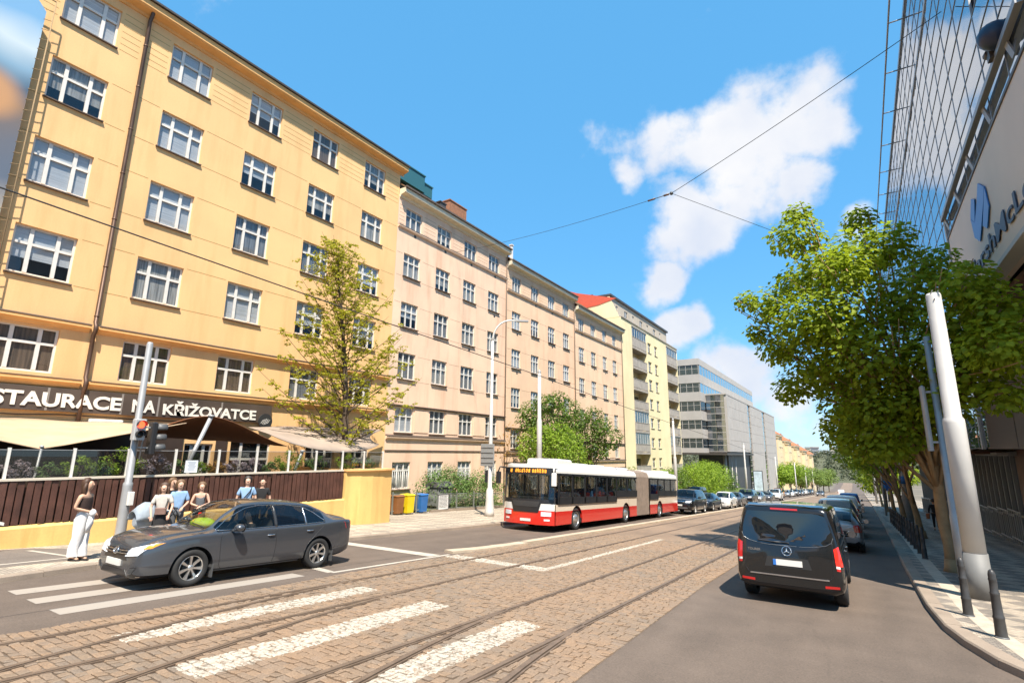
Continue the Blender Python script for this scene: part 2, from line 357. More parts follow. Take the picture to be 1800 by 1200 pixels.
def sheet(name, xy, dz, mat, label, step=6.0, thick=0.):
    """a sheet over the street's slope; xy = polygon given as left/right chains [(y, x0, x1), ...]"""
    m = MB(); rows = []
    for k in range(len(xy)-1):
        (ya, a0, a1), (yb, b0, b1) = xy[k], xy[k+1]
        n = max(1, int((yb-ya)/40)) if ya > 250 else 1
        for i in range(n):
            t = i/n; rows.append((ya+(yb-ya)*t, a0+(b0-a0)*t, a1+(b1-a1)*t))
    rows.append(xy[-1])
    m.loft([[(r[1], r[0], gz(r[0])+dz), (r[2], r[0], gz(r[0])+dz)] for r in rows], False, 0, flip=True)
    if thick:
        m.loft([[(r[1], r[0], gz(r[0])+dz-thick), (r[1], r[0], gz(r[0])+dz)] for r in rows], False, 0)
        m.loft([[(r[2], r[0], gz(r[0])+dz), (r[2], r[0], gz(r[0])+dz-thick)] for r in rows], False, 0)
        for r in (rows[0], rows[-1]):
            m.poly([(r[1], r[0], gz(r[0])+dz), (r[2], r[0], gz(r[0])+dz), (r[2], r[0], gz(r[0])+dz-thick), (r[1], r[0], gz(r[0])+dz-thick)])
    o = m.build(name, mat); fix_normals(o.data)
    if label: tag(o, label, kind='structure')
    return o

def build_ground():
    ys = [-80, 0, 100, 200, 320, 345, 370, 395, 420, 445, 470, 495, 520, 700, 1500, 2600]
    m = MB(); m.loft([[(-1600, y, gz(y)-.06), (1600, y, gz(y)-.06)] for y in ys], False, 0, flip=True)
    tag(m.build('ground', M_EARTH), 'bare ground the whole street lies on', kind='structure')
    # carriageway, wide junction nearest the camera
    sheet('road', [(-70, -60, 60), (-14, -60, 60), (-13.9, -14.6, 60), (3, -14.4, 60), (7, -14.4, 60), (9.6, -14.4, 12), (14, -14.4, 2), (60, -14.4, 2.4), (250, -14.4, 3), (320, -14.4, 3), (520, -14.4, 3), (640, -14.4, 3)], 0, M_ASPH, 'grey asphalt carriageway on both sides of the tram track')
build_ground()

# ---- painted lines on the asphalt
M_PAINT = pbr('road_paint', (.50, .44, .36), .7, var=.15, vscale=3, fine=.2, fscale=50)
def worn(name, col, wear, scale):
    """paint with worn-through patches"""
    m = bpy.data.materials.new(name); MATS[name] = m; m.use_nodes = True; nt = m.node_tree; b = nt.nodes['Principled BSDF']; N = nt.nodes.new; L = nt.links.new
    g = N('ShaderNodeNewGeometry'); t = N('ShaderNodeTexNoise'); t.inputs['Scale'].default_value = scale; t.inputs['Detail'].default_value = 8; t.inputs['Roughness'].default_value = .7; L(g.outputs['Position'], t.inputs['Vector'])
    mr = N('ShaderNodeMapRange'); mr.inputs['From Min'].default_value = wear-.05; mr.inputs['From Max'].default_value = wear+.05; L(t.outputs[0], mr.inputs['Value'])
    mx = N('ShaderNodeMix'); mx.data_type = 'RGBA'; mx.inputs[6].default_value = (.20, .165, .135, 1); mx.inputs[7].default_value = (*col, 1); L(mr.outputs[0], mx.inputs[0]); L(mx.outputs[2], b.inputs['Base Color']); b.inputs['Roughness'].default_value = .75
    return m
M_ZEBRA = worn('zebra_paint', (.34, .29, .24), .33, 9)
def line(name, pts, mat, label, dz=.004):
    m = MB(); m.poly([(x, y, gz(y)+dz) for x, y in pts]); o = m.build(name, mat); fix_normals(o.data); tag(o, label, kind='structure'); return o
for k, (x0, x1) in enumerate(((-12.72, -12.27), (-11.78, -11.33), (-10.78, -10.33))):
    line('crossing_stripe', [(x0, 3.55), (x1, 3.55), (x1, 7.85), (x0, 7.85)], M_ZEBRA, ('worn white crossing stripe on asphalt nearest the left kerb', 'worn white crossing stripe on asphalt under the grey sedan', 'worn white crossing stripe on asphalt nearest the setts')[k])
line('edge_line', [(-10.32, 8.5), (-10.2, 8.5), (-10.12, 12.6), (-10.24, 12.6)], M_PAINT, 'thin white line from the crossing to the traffic island')
line('give_way_bar', [(-11.05, 8.5), (-10.3, 8.42), (-10.3, 8.62), (-11.05, 8.72)], M_PAINT, 'short white bar on the asphalt behind the sedan')
line('stop_line', [(-14.1, 11.75), (-10.3, 11.9), (-10.3, 12.35), (-14.1, 12.2)], M_PAINT, 'broad white stop line across the left asphalt lane')

# ---- tram track: setts, rails
XL = lambda y: -9.66 if y < 4 else (-9.66-(y-4)*.06 if y < 9.6 else -10.0)
XR = lambda y: -2.95-.03*max(0, min(8, y-5))
RAILS = [-9.17, -7.70, -5.38, -3.93]
def branch(y): return (9.6-y)**2/50 if y < 9.6 else 0.
def sett_mat():
    m = bpy.data.materials.new('granite_sett'); MATS['granite_sett'] = m; m.use_nodes = True; nt = m.node_tree; b = nt.nodes['Principled BSDF']; N = nt.nodes.new; L = nt.links.new
    g = N('ShaderNodeNewGeometry'); oi = N('ShaderNodeObjectInfo')
    ad = N('ShaderNodeMath'); ad.operation = 'ADD'; L(g.outputs['Random Per Island'], ad.inputs[0]); L(oi.outputs['Random'], ad.inputs[1])
    fr = N('ShaderNodeMath'); fr.operation = 'FRACT'; L(ad.outputs[0], fr.inputs[0])
    cr = N('ShaderNodeValToRGB'); e = cr.color_ramp.elements; e[0].color = (.19, .142, .102, 1); e[1].color = (.25, .175, .115, 1)
    for p, c in ((.3, (.21, .15, .10)), (.55, (.185, .145, .11)), (.8, (.24, .16, .10))): q = e.new(p); q.color = (*c, 1)
    L(fr.outputs[0], cr.inputs[0])
    # rusty brown film near the rails and with distance along the track
    bl = N('ShaderNodeTexNoise'); bl.inputs['Scale'].default_value = .35; bl.inputs['Detail'].default_value = 4; L(g.outputs['Position'], bl.inputs['Vector'])
    m1 = N('ShaderNodeMix'); m1.data_type = 'RGBA'; m1.inputs[7].default_value = (.285, .178, .105, 1)
    mr0 = N('ShaderNodeMapRange'); mr0.inputs['From Min'].default_value = .35; mr0.inputs['From Max'].default_value = .75; mr0.inputs['To Max'].default_value = .75; L(bl.outputs[0], mr0.inputs['Value']); L(mr0.outputs[0], m1.inputs[0]); L(cr.outputs[0], m1.inputs[6])
    fi = N('ShaderNodeTexNoise'); fi.inputs['Scale'].default_value = 45; fi.inputs['Detail'].default_value = 5; L(g.outputs['Position'], fi.inputs['Vector'])
    mr1 = N('ShaderNodeMapRange'); mr1.inputs['From Min'].default_value = .3; mr1.inputs['From Max'].default_value = .7; mr1.inputs['To Min'].default_value = .78; mr1.inputs['To Max'].default_value = 1.15; L(fi.outputs[0], mr1.inputs['Value'])
    vm = N('ShaderNodeVectorMath'); vm.operation = 'SCALE'; L(m1.outputs[2], vm.inputs[0]); L(mr1.outputs[0], vm.inputs['Scale'])
    # painted crossing bars, worn and broken at the stone edges
    wob = N('ShaderNodeTexNoise'); wob.inputs['Scale'].default_value = 11; wob.inputs['Detail'].default_value = 5; L(g.outputs['Position'], wob.inputs['Vector'])
    sp = N('ShaderNodeSeparateXYZ'); 
    ws = N('ShaderNodeVectorMath'); ws.operation = 'MULTIPLY_ADD'; L(wob.outputs['Color'], ws.inputs[0]); ws.inputs[1].default_value = (.13, .13, 0); L(g.outputs['Position'], ws.inputs[2]); L(ws.outputs[0], sp.inputs[0])
    def band(sock, a, b_):
        x = N('ShaderNodeMath'); x.operation = 'COMPARE'; x.inputs[1].default_value = (a+b_)/2+.065; x.inputs[2].default_value = (b_-a)/2; L(sock, x.inputs[0]); return x.outputs[0]
    def mulm(a, b_, op='MULTIPLY'):
        x = N('ShaderNodeMath'); x.operation = op; L(a, x.inputs[0]); L(b_, x.inputs[1]); return x.outputs[0]
    tot = None
    for (a, b_, c, d) in ((-8.60, -8.14, 3.55, 7.9), (-6.85, -6.28, 3.5, 7.85), (-4.95, -4.40, 3.9, 7.85), (-10.2, -6.85, 12.1, 12.62), (-6.98, -6.78, 12.1, 23.0)):
        k = mulm(band(sp.outputs[0], a, b_), band(sp.outputs[1], c, d)); tot = k if tot is None else mulm(tot, k, 'MAXIMUM')
    wr = N('ShaderNodeTexNoise'); wr.inputs['Scale'].default_value = 14; wr.inputs['Detail'].default_value = 8; wr.inputs['Roughness'].default_value = .7; L(g.outputs['Position'], wr.inputs['Vector'])
    wm = N('ShaderNodeMapRange'); wm.inputs['From Min'].default_value = .40; wm.inputs['From Max'].default_value = .52; wm.inputs['To Min'].default_value = .1; L(wr.outputs[0], wm.inputs['Value'])
    fac = mulm(tot, wm.outputs[0])
    pm = N('ShaderNodeMix'); pm.data_type = 'RGBA'; L(fac, pm.inputs[0]); L(vm.outputs[0], pm.inputs[6]); pm.inputs[7].default_value = (.44, .39, .315, 1)
    L(pm.outputs[2], b.inputs['Base Color']); b.inputs['Roughness'].default_value = .72
    bp = N('ShaderNodeBump'); bp.inputs['Strength'].default_value = .5; bp.inputs['Distance'].default_value = .006; L(fi.outputs[0], bp.inputs['Height']); L(bp.outputs[0], b.inputs['Normal'])
    return m
M_SETT = sett_mat()
def far_sett_mat():
    m = bpy.data.materials.new('far_sett_paving'); m.use_nodes = True; nt = m.node_tree; b = nt.nodes['Principled BSDF']; N = nt.nodes.new; L = nt.links.new
    g = N('ShaderNodeNewGeometry'); br = N('ShaderNodeTexBrick'); br.inputs['Brick Width'].default_value = .15; br.inputs['Row Height'].default_value = .12; br.inputs['Mortar Size'].default_value = .007; br.inputs['Scale'].default_value = 1
    br.inputs['Color1'].default_value = (.265, .175, .11, 1); br.inputs['Color2'].default_value = (.22, .152, .10, 1); br.inputs['Mortar'].default_value = (.10, .078, .06, 1); L(g.outputs['Position'], br.inputs['Vector'])
    n = N('ShaderNodeTexNoise'); n.inputs['Scale'].default_value = .4; n.inputs['Detail'].default_value = 5; L(g.outputs['Position'], n.inputs['Vector'])
    mr = N('ShaderNodeMapRange'); mr.inputs['From Min'].default_value = .3; mr.inputs['From Max'].default_value = .7; mr.inputs['To Min'].default_value = .85; mr.inputs['To Max'].default_value = 1.2; L(n.outputs[0], mr.inputs['Value'])
    vm = N('ShaderNodeVectorMath'); vm.operation = 'SCALE'; L(br.outputs['Color'], vm.inputs[0]); L(mr.outputs[0], vm.inputs['Scale']); L(vm.outputs[0], b.inputs['Base Color']); b.inputs['Roughness'].default_value = .75
    return m
M_JOINT = pbr('sett_joint', (.145, .108, .08), .95, var=.3, vscale=8, fine=.3, fscale=70)
def build_track():
    root = empty('tram_track_bed', (-6.5, 6, gz(6)), 'stone sett tram track bed between the two asphalt lanes', kind='structure')
    SETT_END = 22.0
    rows = [(y, XL(y), XR(y)) for y in (-14, -6, 0, 4, 6, 8, 9.6, 12, 16, 20, SETT_END)]
    m = MB(); m.loft([[(r[1], r[0], gz(r[0])+.002), (r[2], r[0], gz(r[0])+.002)] for r in rows], False, 0, flip=True); m.build('joint_bed', M_JOINT, root)
    m = MB(); m.loft([[(XL(y), y, gz(y)+.014), (XR(y), y, gz(y)+.014)] for y in (SETT_END, 60, 120, 250, 320, 420, 520, 640)], False, 0, flip=True); m.build('far_paving', far_sett_mat(), root)
    rnd = random.Random(3); setts = []
    def rail_xs(y):
        xs = list(RAILS)
        if y < 9.6: xs += [x+branch(y) for x in RAILS if branch(y) > .10]
        return xs
    y = 1.0
    while y < SETT_END:
        d = rnd.uniform(.105, .135)
        x = XL(y)+.01; xr = XR(y)-.01
        # longitudinal border course along the right edge
        while x < xr-.06:
            w = rnd.uniform(.11, .18)
            if xr-(x+w) < .09: w = xr-x
            xc = x+w/2; a, b = x, x+w
            for rx in rail_xs(y+d/2):
                lo, hi = rx-.062, rx+.062
                if a < hi and b > lo:
                    if xc < rx: b = min(b, lo)
                    else: a = max(a, hi)
            if b-a > .045: setts.append((a, b, y, y+d))
            x += w
        y += d
    near = []; rest = []
    for s in setts:
        c = ((s[0]+s[1])/2, (s[2]+s[3])/2, gz((s[2]+s[3])/2)); q = proj(c)
        if q is None or not (-60 < q[0] < 1860 and -60 < q[1] < 1290): continue
        (near if (q[0] > 5 and q[0] < 1795 and q[1] < 1195) else rest).append((q[2], s))
    near.sort(key=lambda t: t[0]); parts = [s for _, s in near[:300]]; stuff = [s for _, s in near[300:]]+[s for _, s in rest]
    def sett(mb, a, b, y0, y1, ox=0, oy=0, oz=0):
        j = lambda k: rnd.uniform(-k, k)
        g = .007; h = .022+j(.006); tl = j(.006); tw = j(.006); r = .014
        base = [(a+g+j(.004), y0+g+j(.004)), (b-g+j(.004), y0+g+j(.004)), (b-g+j(.004), y1-g+j(.004)), (a+g+j(.004), y1-g+j(.004))]
        cx, cy = (a+b)/2, (y0+y1)/2; fx, fy = 1-2*r/(b-a), 1-2*r/(y1-y0)
        zz = lambda x, yy, e: gz(yy)+e+tl*(x-cx)/(b-a)*2+tw*(yy-cy)/(y1-y0)*2
        mb.loft([[(x-ox, yy-oy, gz(yy)-oz) for x, yy in base], [(x-ox, yy-oy, zz(x, yy, h-.009)-oz) for x, yy in base], [(cx+(x-cx)*fx-ox, cy+(yy-cy)*fy-oy, zz(x, yy, h)-oz) for x, yy in base]], True, 0)
        n = len(mb.v); mb.face([n-4, n-3, n-2, n-1])
    o0 = ORG[root.name]
    for s in parts:
        mb = MB(); c = ((s[0]+s[1])/2, (s[2]+s[3])/2); sett(mb, *s, c[0], c[1], gz(c[1]))
        mobj('sett', mb.mesh('sett', M_SETT), root, Vector((c[0], c[1], gz(c[1])))-o0)
    mb = MB()
    for s in stuff: sett(mb, *s)
    mb.build('sett_paving', M_SETT, root)['kind'] = 'stuff'
    # rails
    ends = ('left rail of the far tram track', 'right rail of the far tram track', 'left rail of the near tram track', 'right rail of the near tram track')
    def rail(f, ys, label):
        r = empty('tram_rail', (f(ys[0]), ys[0], gz(ys[0])), label, 'rail', 'grooved tram rails')
        def strip(x0, x1, dz, name, mat):
            mm = MB(); mm.loft([[(f(y)+x0, y, gz(y)+dz-.02), (f(y)+x0, y, gz(y)+dz), (f(y)+x1, y, gz(y)+dz), (f(y)+x1, y, gz(y)+dz-.02)] for y in ys], False, 0, flip=True); mm.build(name, mat, r)
        strip(-.060, .012, .028, 'rail_head', M_STEEL); strip(.012, .036, .008, 'groove', M_GROOVE); strip(.036, .060, .024, 'guard_lip', M_STEEL)
    far = [-10, 0, 5, 10, 15, 20, 30, 45, 70, 110, 180, 260, 320, 420, 520]
    for k, x in enumerate(RAILS): rail(lambda y, x=x: x, far, 'straight '+ends[k])
    cur = [-6+i*.55 for i in range(27)]
    for k, x in enumerate(RAILS): rail(lambda y, x=x: x+branch(y)+.001, [y for y in cur if y < 8.4], 'curved branch rail leaving the '+ends[k].replace('left rail of the', 'left side of the').replace('right rail of the', 'right side of the'))
build_track()

# ---- kerbs
def kerb(path, w, h, mat, label, side=1, length=1.0, built_to=45., name='kerb'):
    """kerb stones along a path; side = +1 puts the stone to the right of the path"""
    pts = [Vector((x, y)) for x, y in path]; root = empty(name, (pts[0].x, pts[0].y, gz(pts[0].y)), label, kind='structure'); rnd = random.Random(len(path))
    # resample
    segs = []; cur = pts[0]; i = 1; need = length
    out = [pts[0]]
    acc = 0.
    for a, b in zip(pts, pts[1:]):
        d = (b-a).length; t = need-acc
        while t <= d and out[-1].y < built_to:
            out.append(a+(b-a)*(t/d)); t += length
        acc = (acc+d) % length if out[-1].y < built_to else acc+d
    out += [p for p in pts if p.y > out[-1].y+.1] if out[-1].y >= built_to-1.5 else [pts[-1]]
    nrm = []
    for k in range(len(out)):
        a = out[max(k-1, 0)]; b = out[min(k+1, len(out)-1)]; t = (b-a).normalized(); nrm.append(Vector((t.y, -t.x))*side)
    o0 = ORG[root.name]
    for k in range(len(out)-1):
        a, b = out[k], out[k+1]; na, nb = nrm[k], nrm[k+1]; g = .004 if (b-a).length < 3 else 0; t = (b-a).normalized()*g; dz = rnd.uniform(-.004, .004)
        a2, b2 = a+t, b-t
        def ring(p, n):
            z = gz(p.y); return [(p.x, p.y, z-.05), (p.x+n.x*.012, p.y+n.y*.012, z+h-.02+dz), (p.x+n.x*.035, p.y+n.y*.035, z+h+.004+dz), (p.x+n.x*w, p.y+n.y*w, z+h+.004+dz), (p.x+n.x*w, p.y+n.y*w, z-.05)]
        mb = MB(); mb.loft([ring(a2, na), ring(b2, nb)], True, 0, cap=True)
        o = mb.build('kerbstone', mat, root); fix_normals(o.data)
    return root
LK = [(-13.1, 1.4), (-13.5, 3.6), (-13.95, 5.2), (-14.22, 7), (-14.25, 9), (-14.25, 45), (-14.25, 110), (-14.25, 320)]
kerb(LK, .22, KERB, M_KERB, 'granite kerb along the left pavement', side=-1)
RK = [(5.6, 6.2), (3.4, 7.7), (2.35, 8.6), (1.62, 9.6), (1.22, 10.7), (1.0, 12.2), (.92, 14), (.94, 20), (1.05, 30), (1.15, 40), (1.3, 60), (1.6, 110), (2.4, 320)]
kerb(RK, .26, KERB, M_KERB, 'granite kerb curving along the right pavement', side=1)
# raised pale island strip between bus lane and track
kerb([(-10.62, 12.9), (-10.3, 14.2), (-10.2, 15.6), (-10.18, 16.4)], .42, .07, M_ISL, 'pale stone tip of the traffic island by the stop line', side=1, length=.9, name='island_kerb')
kerb([(-10.16, 16.5), (-10.1, 22), (-10.05, 45), (-9.9, 100), (-9.9, 250)], .34, .08, M_ISL, 'long pale stone strip between bus lane and tram track', side=1, length=1.0, name='island_kerb')

# ---- pavements (behind the kerbs)
sheet('left_pavement', [(-14, -24, -13.3), (1.4, -24, -13.3), (3.6, -24, -13.7), (5.2, -24, -14.15), (7, -24, -14.42), (9, -24, -14.45), (20, -24, -14.45), (60, -24.2, -14.45), (110, -24, -14.45), (320, -24, -14.45)], KERB, M_MOS, 'pale mosaic stone pavement along the left side', thick=.15)
sheet('right_pavement', [(9.6, 1.85, 9), (10.7, 1.45, 9), (12.2, 1.24, 9), (14, 1.16, 9), (20, 1.18, 9), (30, 1.29, 9), (40, 1.39, 9), (60, 1.54, 9), (110, 1.84, 12), (320, 2.64, 12)], KERB, M_MOS2, 'patterned mosaic stone pavement along the right side', thick=.15)
sheet('right_pavement_corner', [(6.2, 5.85, 9.5), (7.7, 3.65, 9.5), (8.6, 2.6, 9.5), (9.59, 1.87, 9.5)], KERB, M_MOS2, 'mosaic pavement of the right street corner', thick=.15)
sheet('asphalt_footpath', [(-10, -17.2, -14.0), (2.0, -17.2, -14.0), (3.8, -17.2, -14.6), (5.1, -17.2, -14.75), (5.6, -16.6, -15.1)], KERB+.004, M_ASPH2, 'grey asphalt patch of footpath before the yellow wall')
line('footpath_line', [(-14.75, 1.0), (-14.62, 1.0), (-15.02, 5.3), (-15.12, 5.3)], M_PAINT, 'thin white line on the asphalt footpath by the woman', dz=KERB+.009)
line('footpath_line', [(-15.1, 5.24), (-15.0, 5.36), (-16.75, 5.0), (-16.8, 4.86)], M_PAINT, 'pale edge line across the asphalt footpath', dz=KERB+.009)
sheet('path_slabs', [(9.9, 1.75, 2.05), (12.2, 1.5, 1.78), (14, 1.42, 1.72), (20, 1.43, 1.73), (30, 1.54, 1.84), (45, 1.7, 2.0)], KERB+.004, pbr('pale_slab', (.50, .42, .32), .8, var=.2, vscale=4, fine=.2), 'pale paving band behind the right kerb')
sheet('front_garden', [(18.2, -24, -20.6), (30, -24, -20.9), (64, -24, -21), (92, -24, -20)], KERB+.05, M_GRASS, 'grassy front garden strip before the pink houses', thick=.05)
sheet('lawn_bank', [(92, -23, -16.2), (98, -22.9, -16.0), (120, -22.6, -15.8), (160, -20, -15.8)], KERB+.05, M_GRASS, 'green lawn before the grey office block', thick=.05)
# ---------------------------------------------------------------- buildings of the left side
FX = -24.0                                   # plane of the left house fronts
M_WHITE = pbr('white_window_paint', (.72, .68, .62), .5, var=.08, vscale=5)
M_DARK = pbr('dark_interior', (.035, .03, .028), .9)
M_GLASS = glass('window_glass', tint=(.96, .97, .97), see=.95, f0=.05, refl=.8, bow=.05)
M_GLASSD = glass('window_glass_dark', see=.6, f0=.09, bow=.06)
def curtain_mat(name, col, kind):
    m = bpy.data.materials.new(name); MATS[name] = m; m.use_nodes = True; nt = m.node_tree; b = nt.nodes['Principled BSDF']; N = nt.nodes.new; L = nt.links.new
    b.inputs['Roughness'].default_value = .9
    tc = N('ShaderNodeTexCoord'); oi = N('ShaderNodeObjectInfo')
    mp = N('ShaderNodeMapping'); mp.inputs['Scale'].default_value = (1, 9, .4) if kind == 'fold' else (1, .3, 20)
    of = N('ShaderNodeVectorMath'); of.operation = 'ADD'; L(tc.outputs['Object'], of.inputs[0]); L(oi.outputs['Random'], of.inputs[1]); L(of.outputs[0], mp.inputs[0])
    n = N('ShaderNodeTexNoise'); n.inputs['Scale'].default_value = 1.6; n.inputs['Detail'].default_value = 2; L(mp.outputs[0], n.inputs['Vector'])
    mr = N('ShaderNodeMapRange'); mr.inputs['From Min'].default_value = .3; mr.inputs['From Max'].default_value = .7; mr.inputs['To Min'].default_value = .45 if kind == 'fold' else .8; mr.inputs['To Max'].default_value = 1.1; L(n.outputs[0], mr.inputs['Value'])
    vm = N('ShaderNodeVectorMath'); vm.operation = 'SCALE'; vm.inputs[0].default_value = col; L(mr.outputs[0], vm.inputs['Scale']); L(vm.outputs[0], b.inputs['Base Color'])
    return m
M_CURT = [curtain_mat('grey_curtain', (.30, .31, .33), 'fold'), curtain_mat('white_blind', (.66, .68, .72), 'blind'), curtain_mat('net_curtain', (.52, .50, .47), 'fold'), curtain_mat('brown_curtain', (.22, .15, .10), 'fold')]

def stucco(name, col, stain=(.5, .42, .3), amount=.25, vs=.35):
    """painted render: broad fading, streaks running down, fine grain"""
    m = pbr(name, col, .88, var=.10, vscale=vs, fine=.06, fscale=25, bump=.25, bscale=60)
    nt = m.node_tree; b = nt.nodes['Principled BSDF']; N = nt.nodes.new; L = nt.links.new
    src = b.inputs['Base Color'].links[0].from_socket
    g = N('ShaderNodeNewGeometry'); mp = N('ShaderNodeMapping'); mp.inputs['Scale'].default_value = (1.2, 1.2, .16); L(g.outputs['Position'], mp.inputs[0])
    t = N('ShaderNodeTexNoise'); t.inputs['Scale'].default_value = 1.1; t.inputs['Detail'].default_value = 7; t.inputs['Roughness'].default_value = .62; L(mp.outputs[0], t.inputs['Vector'])
    mr = N('ShaderNodeMapRange'); mr.inputs['From Min'].default_value = .5; mr.inputs['From Max'].default_value = .78; mr.inputs['To Max'].default_value = amount; L(t.outputs[0], mr.inputs['Value'])
    mx = N('ShaderNodeMix'); mx.data_type = 'RGBA'; mx.blend_type = 'MULTIPLY'; L(mr.outputs[0], mx.inputs[0]); L(src, mx.inputs[6]); mx.inputs[7].default_value = (*stain, 1); L(mx.outputs[2], b.inputs['Base Color'])
    return m
M_YEL = stucco('yellow_render', (.86, .525, .24), (.76, .62, .48), .45)
M_YELD = pbr('yellow_trim', (.83, .46, .175), .85, var=.1, vscale=1.5)
M_OCHRE = pbr('ochre_joint', (.42, .27, .10), .9)
M_PINK = stucco('pink_render', (.85, .585, .41), (.70, .52, .42), .6, .5)
M_PINK2 = stucco('peach_render', (.85, .575, .38), (.72, .55, .44), .5, .5)
M_PINK3 = stucco('pale_peach_render', (.86, .60, .40), (.74, .58, .46), .45, .5)
M_CREAMC = pbr('cream_cornice', (.78, .66, .48), .8, var=.1)
M_BROWN = pbr('brown_flashing', (.12, .085, .065), .6, var=.2)
M_TILE = pbr('roof_tiles', (.30, .17, .09), .85, var=.35, vscale=2.5, fine=.4, fscale=14, bump=.8, bscale=10)
M_BRICK = pbr('brick_red', (.33, .15, .08), .85, var=.3, vscale=6, fine=.3, fscale=30)
M_ZINC = pbr('dark_zinc', (.10, .085, .075), .5, metal=.4)

def wall_grid(mb, X, Y0, Y1, Z0, Z1, ops, depth=.16, face=1, mi=0, mir=0):
    """wall in plane x=X facing +x (face=1), with openings (y0,y1,z0,z1) and reveals"""
    ys = sorted({Y0, Y1, *[o[0] for o in ops], *[o[1] for o in ops]}); zs = sorted({Z0, Z1, *[o[2] for o in ops], *[o[3] for o in ops]})
    ys = [y for y in ys if Y0 <= y <= Y1]; zs = [z for z in zs if Z0 <= z <= Z1]
    for i in range(len(ys)-1):
        run = None
        for j in range(len(zs)-1):
            cy, cz = (ys[i]+ys[i+1])/2, (zs[j]+zs[j+1])/2
            if any(o[0] < cy < o[1] and o[2] < cz < o[3] for o in ops): continue
            mb.poly([(X, ys[i], zs[j]), (X, ys[i+1], zs[j]), (X, ys[i+1], zs[j+1]), (X, ys[i], zs[j+1])], mi)
    for (a, b, c, d) in ops:
        x2 = X-depth*face
        mb.poly([(X, a, c), (X, a, d), (x2, a, d), (x2, a, c)], mir); mb.poly([(X, b, d), (X, b, c), (x2, b, c), (x2, b, d)], mir)
        mb.poly([(X, a, d), (X, b, d), (x2, b, d), (x2, a, d)], mir); mb.poly([(X, b, c), (X, a, c), (x2, a, c), (x2, b, c)], mir)

def window_meshes(key, w, h, cols, rows, fr=.07, bar=.055, thick=.06, curt=True):
    """frame in local coords: x = outward, y along the wall from 0..w, z from 0..h; returns (frame, [pane meshes, offsets])"""
    m = MB(); t = thick
    def bx(y0, y1, z0, z1, o=0.): m.box(-t, o, y0, y1, z0, z1)
    bx(0, w, 0, fr); bx(0, w, h-fr, h); bx(0, fr, fr, h-fr); bx(w-fr, w, fr, h-fr)
    cy = [c*w for c in cols]; rz = [r*h for r in rows]
    for c in cy: bx(c-bar, c+bar, fr, h-fr, .012)
    segs = [fr]+[v for c in cy for v in (c-bar, c+bar)]+[w-fr]
    for r in rz:
        for k in range(0, len(segs), 2): bx(segs[k], segs[k+1], r-bar*.8, r+bar*.8, .018)
    frame = m.mesh('window_frame_'+key, M_WHITE)
    zz = [fr]+[v for r in rz for v in (r-bar*.8, r+bar*.8)]+[h-fr]
    panes = []
    for k in range(0, len(segs), 2):
        for q in range(0, len(zz), 2): panes.append((segs[k], segs[k+1], zz[q], zz[q+1]))
    return frame, panes, t
PANE = {}
def pane_mesh(w, h, mat, t=.012):
    k = (round(w, 3), round(h, 3), mat.name)
    if k not in PANE:
        m = MB(); m.box(-t, 0, 0, w, 0, h); PANE[k] = m.mesh('pane', mat)
    return PANE[k]
WINM = {}
def add_window(root, o0, y0, y1, z0, z1, X, kind, depth=.16, panes_each=True, sill=True, curtain=None, gl=None, rnd=random):
    w, h = y1-y0, z1-z0; k = (kind, round(w, 2), round(h, 2))
    spec = {'Y': ((.285, .715), (.64,)), 'P': ((.33, .67), (.64,)), 'P2': ((.5,), (.66,)), 'T': ((.5,), ()), 'TB': ((.4,), (.62,)), 'G': ((.33, .67), (.68,)), 'F': ((.33, .67), ()), 'O': ((), ())}[kind]
    if k not in WINM: WINM[k] = window_meshes(kind+'%d_%d' % (w*100, h*100), w, h, *spec, fr=.075 if kind in 'YG' else .06, bar=.06 if kind == 'Y' else .045)
    fm, panes, t = WINM[k]
    base = Vector((X-depth, y0, z0))-o0
    wo = mobj('window', fm, root, base+Vector((t, 0, 0)))
    g = gl or M_GLASS
    if panes_each:
        for (a, b, c, d) in panes: mobj('pane', pane_mesh(b-a, d-c, g), wo, (-t*.45, a, c))
    else:
        kk = ('J',)+k+(g.name,)
        if kk not in PANE:
            m = MB()
            for (a, b, c, d) in panes: m.box(-.012, 0, a, b, c, d)
            PANE[kk] = m.mesh('pane', g)
        mobj('pane', PANE[kk], wo, (-t*.45, 0, 0))
    if sill:
        kk = ('S', round(w, 2))
        if kk not in PANE:
            m = MB(); m.prism([(-.05, -.05, .0), (.21, -.05, -.035), (.21, -.05, -.075), (.10, -.05, -.085), (-.05, -.05, -.06)], (0, w+.1, 0)); me = m.mesh('sill', M_BROWN); fix_normals(me); PANE[kk] = me
        mobj('sill', PANE[kk], wo, (0, 0, 0))
    if curtain:
        ci, drop = curtain; kk = ('C', round(w, 2), round(h*drop, 2), ci)
        if kk not in PANE:
            m = MB(); m.poly([(0, .04, h*(1-drop)), (0, w-.04, h*(1-drop)), (0, w-.04, h-.03), (0, .04, h-.03)]); PANE[kk] = m.mesh('curtain', M_CURT[ci])
        mobj('curtain', PANE[kk], wo, (-.075, 0, 0))
    return wo
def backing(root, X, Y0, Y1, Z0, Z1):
    m = MB(); m.box(X-.9, X-.7, Y0, Y1, Z0, Z1); return m.build('interior', M_DARK, root)

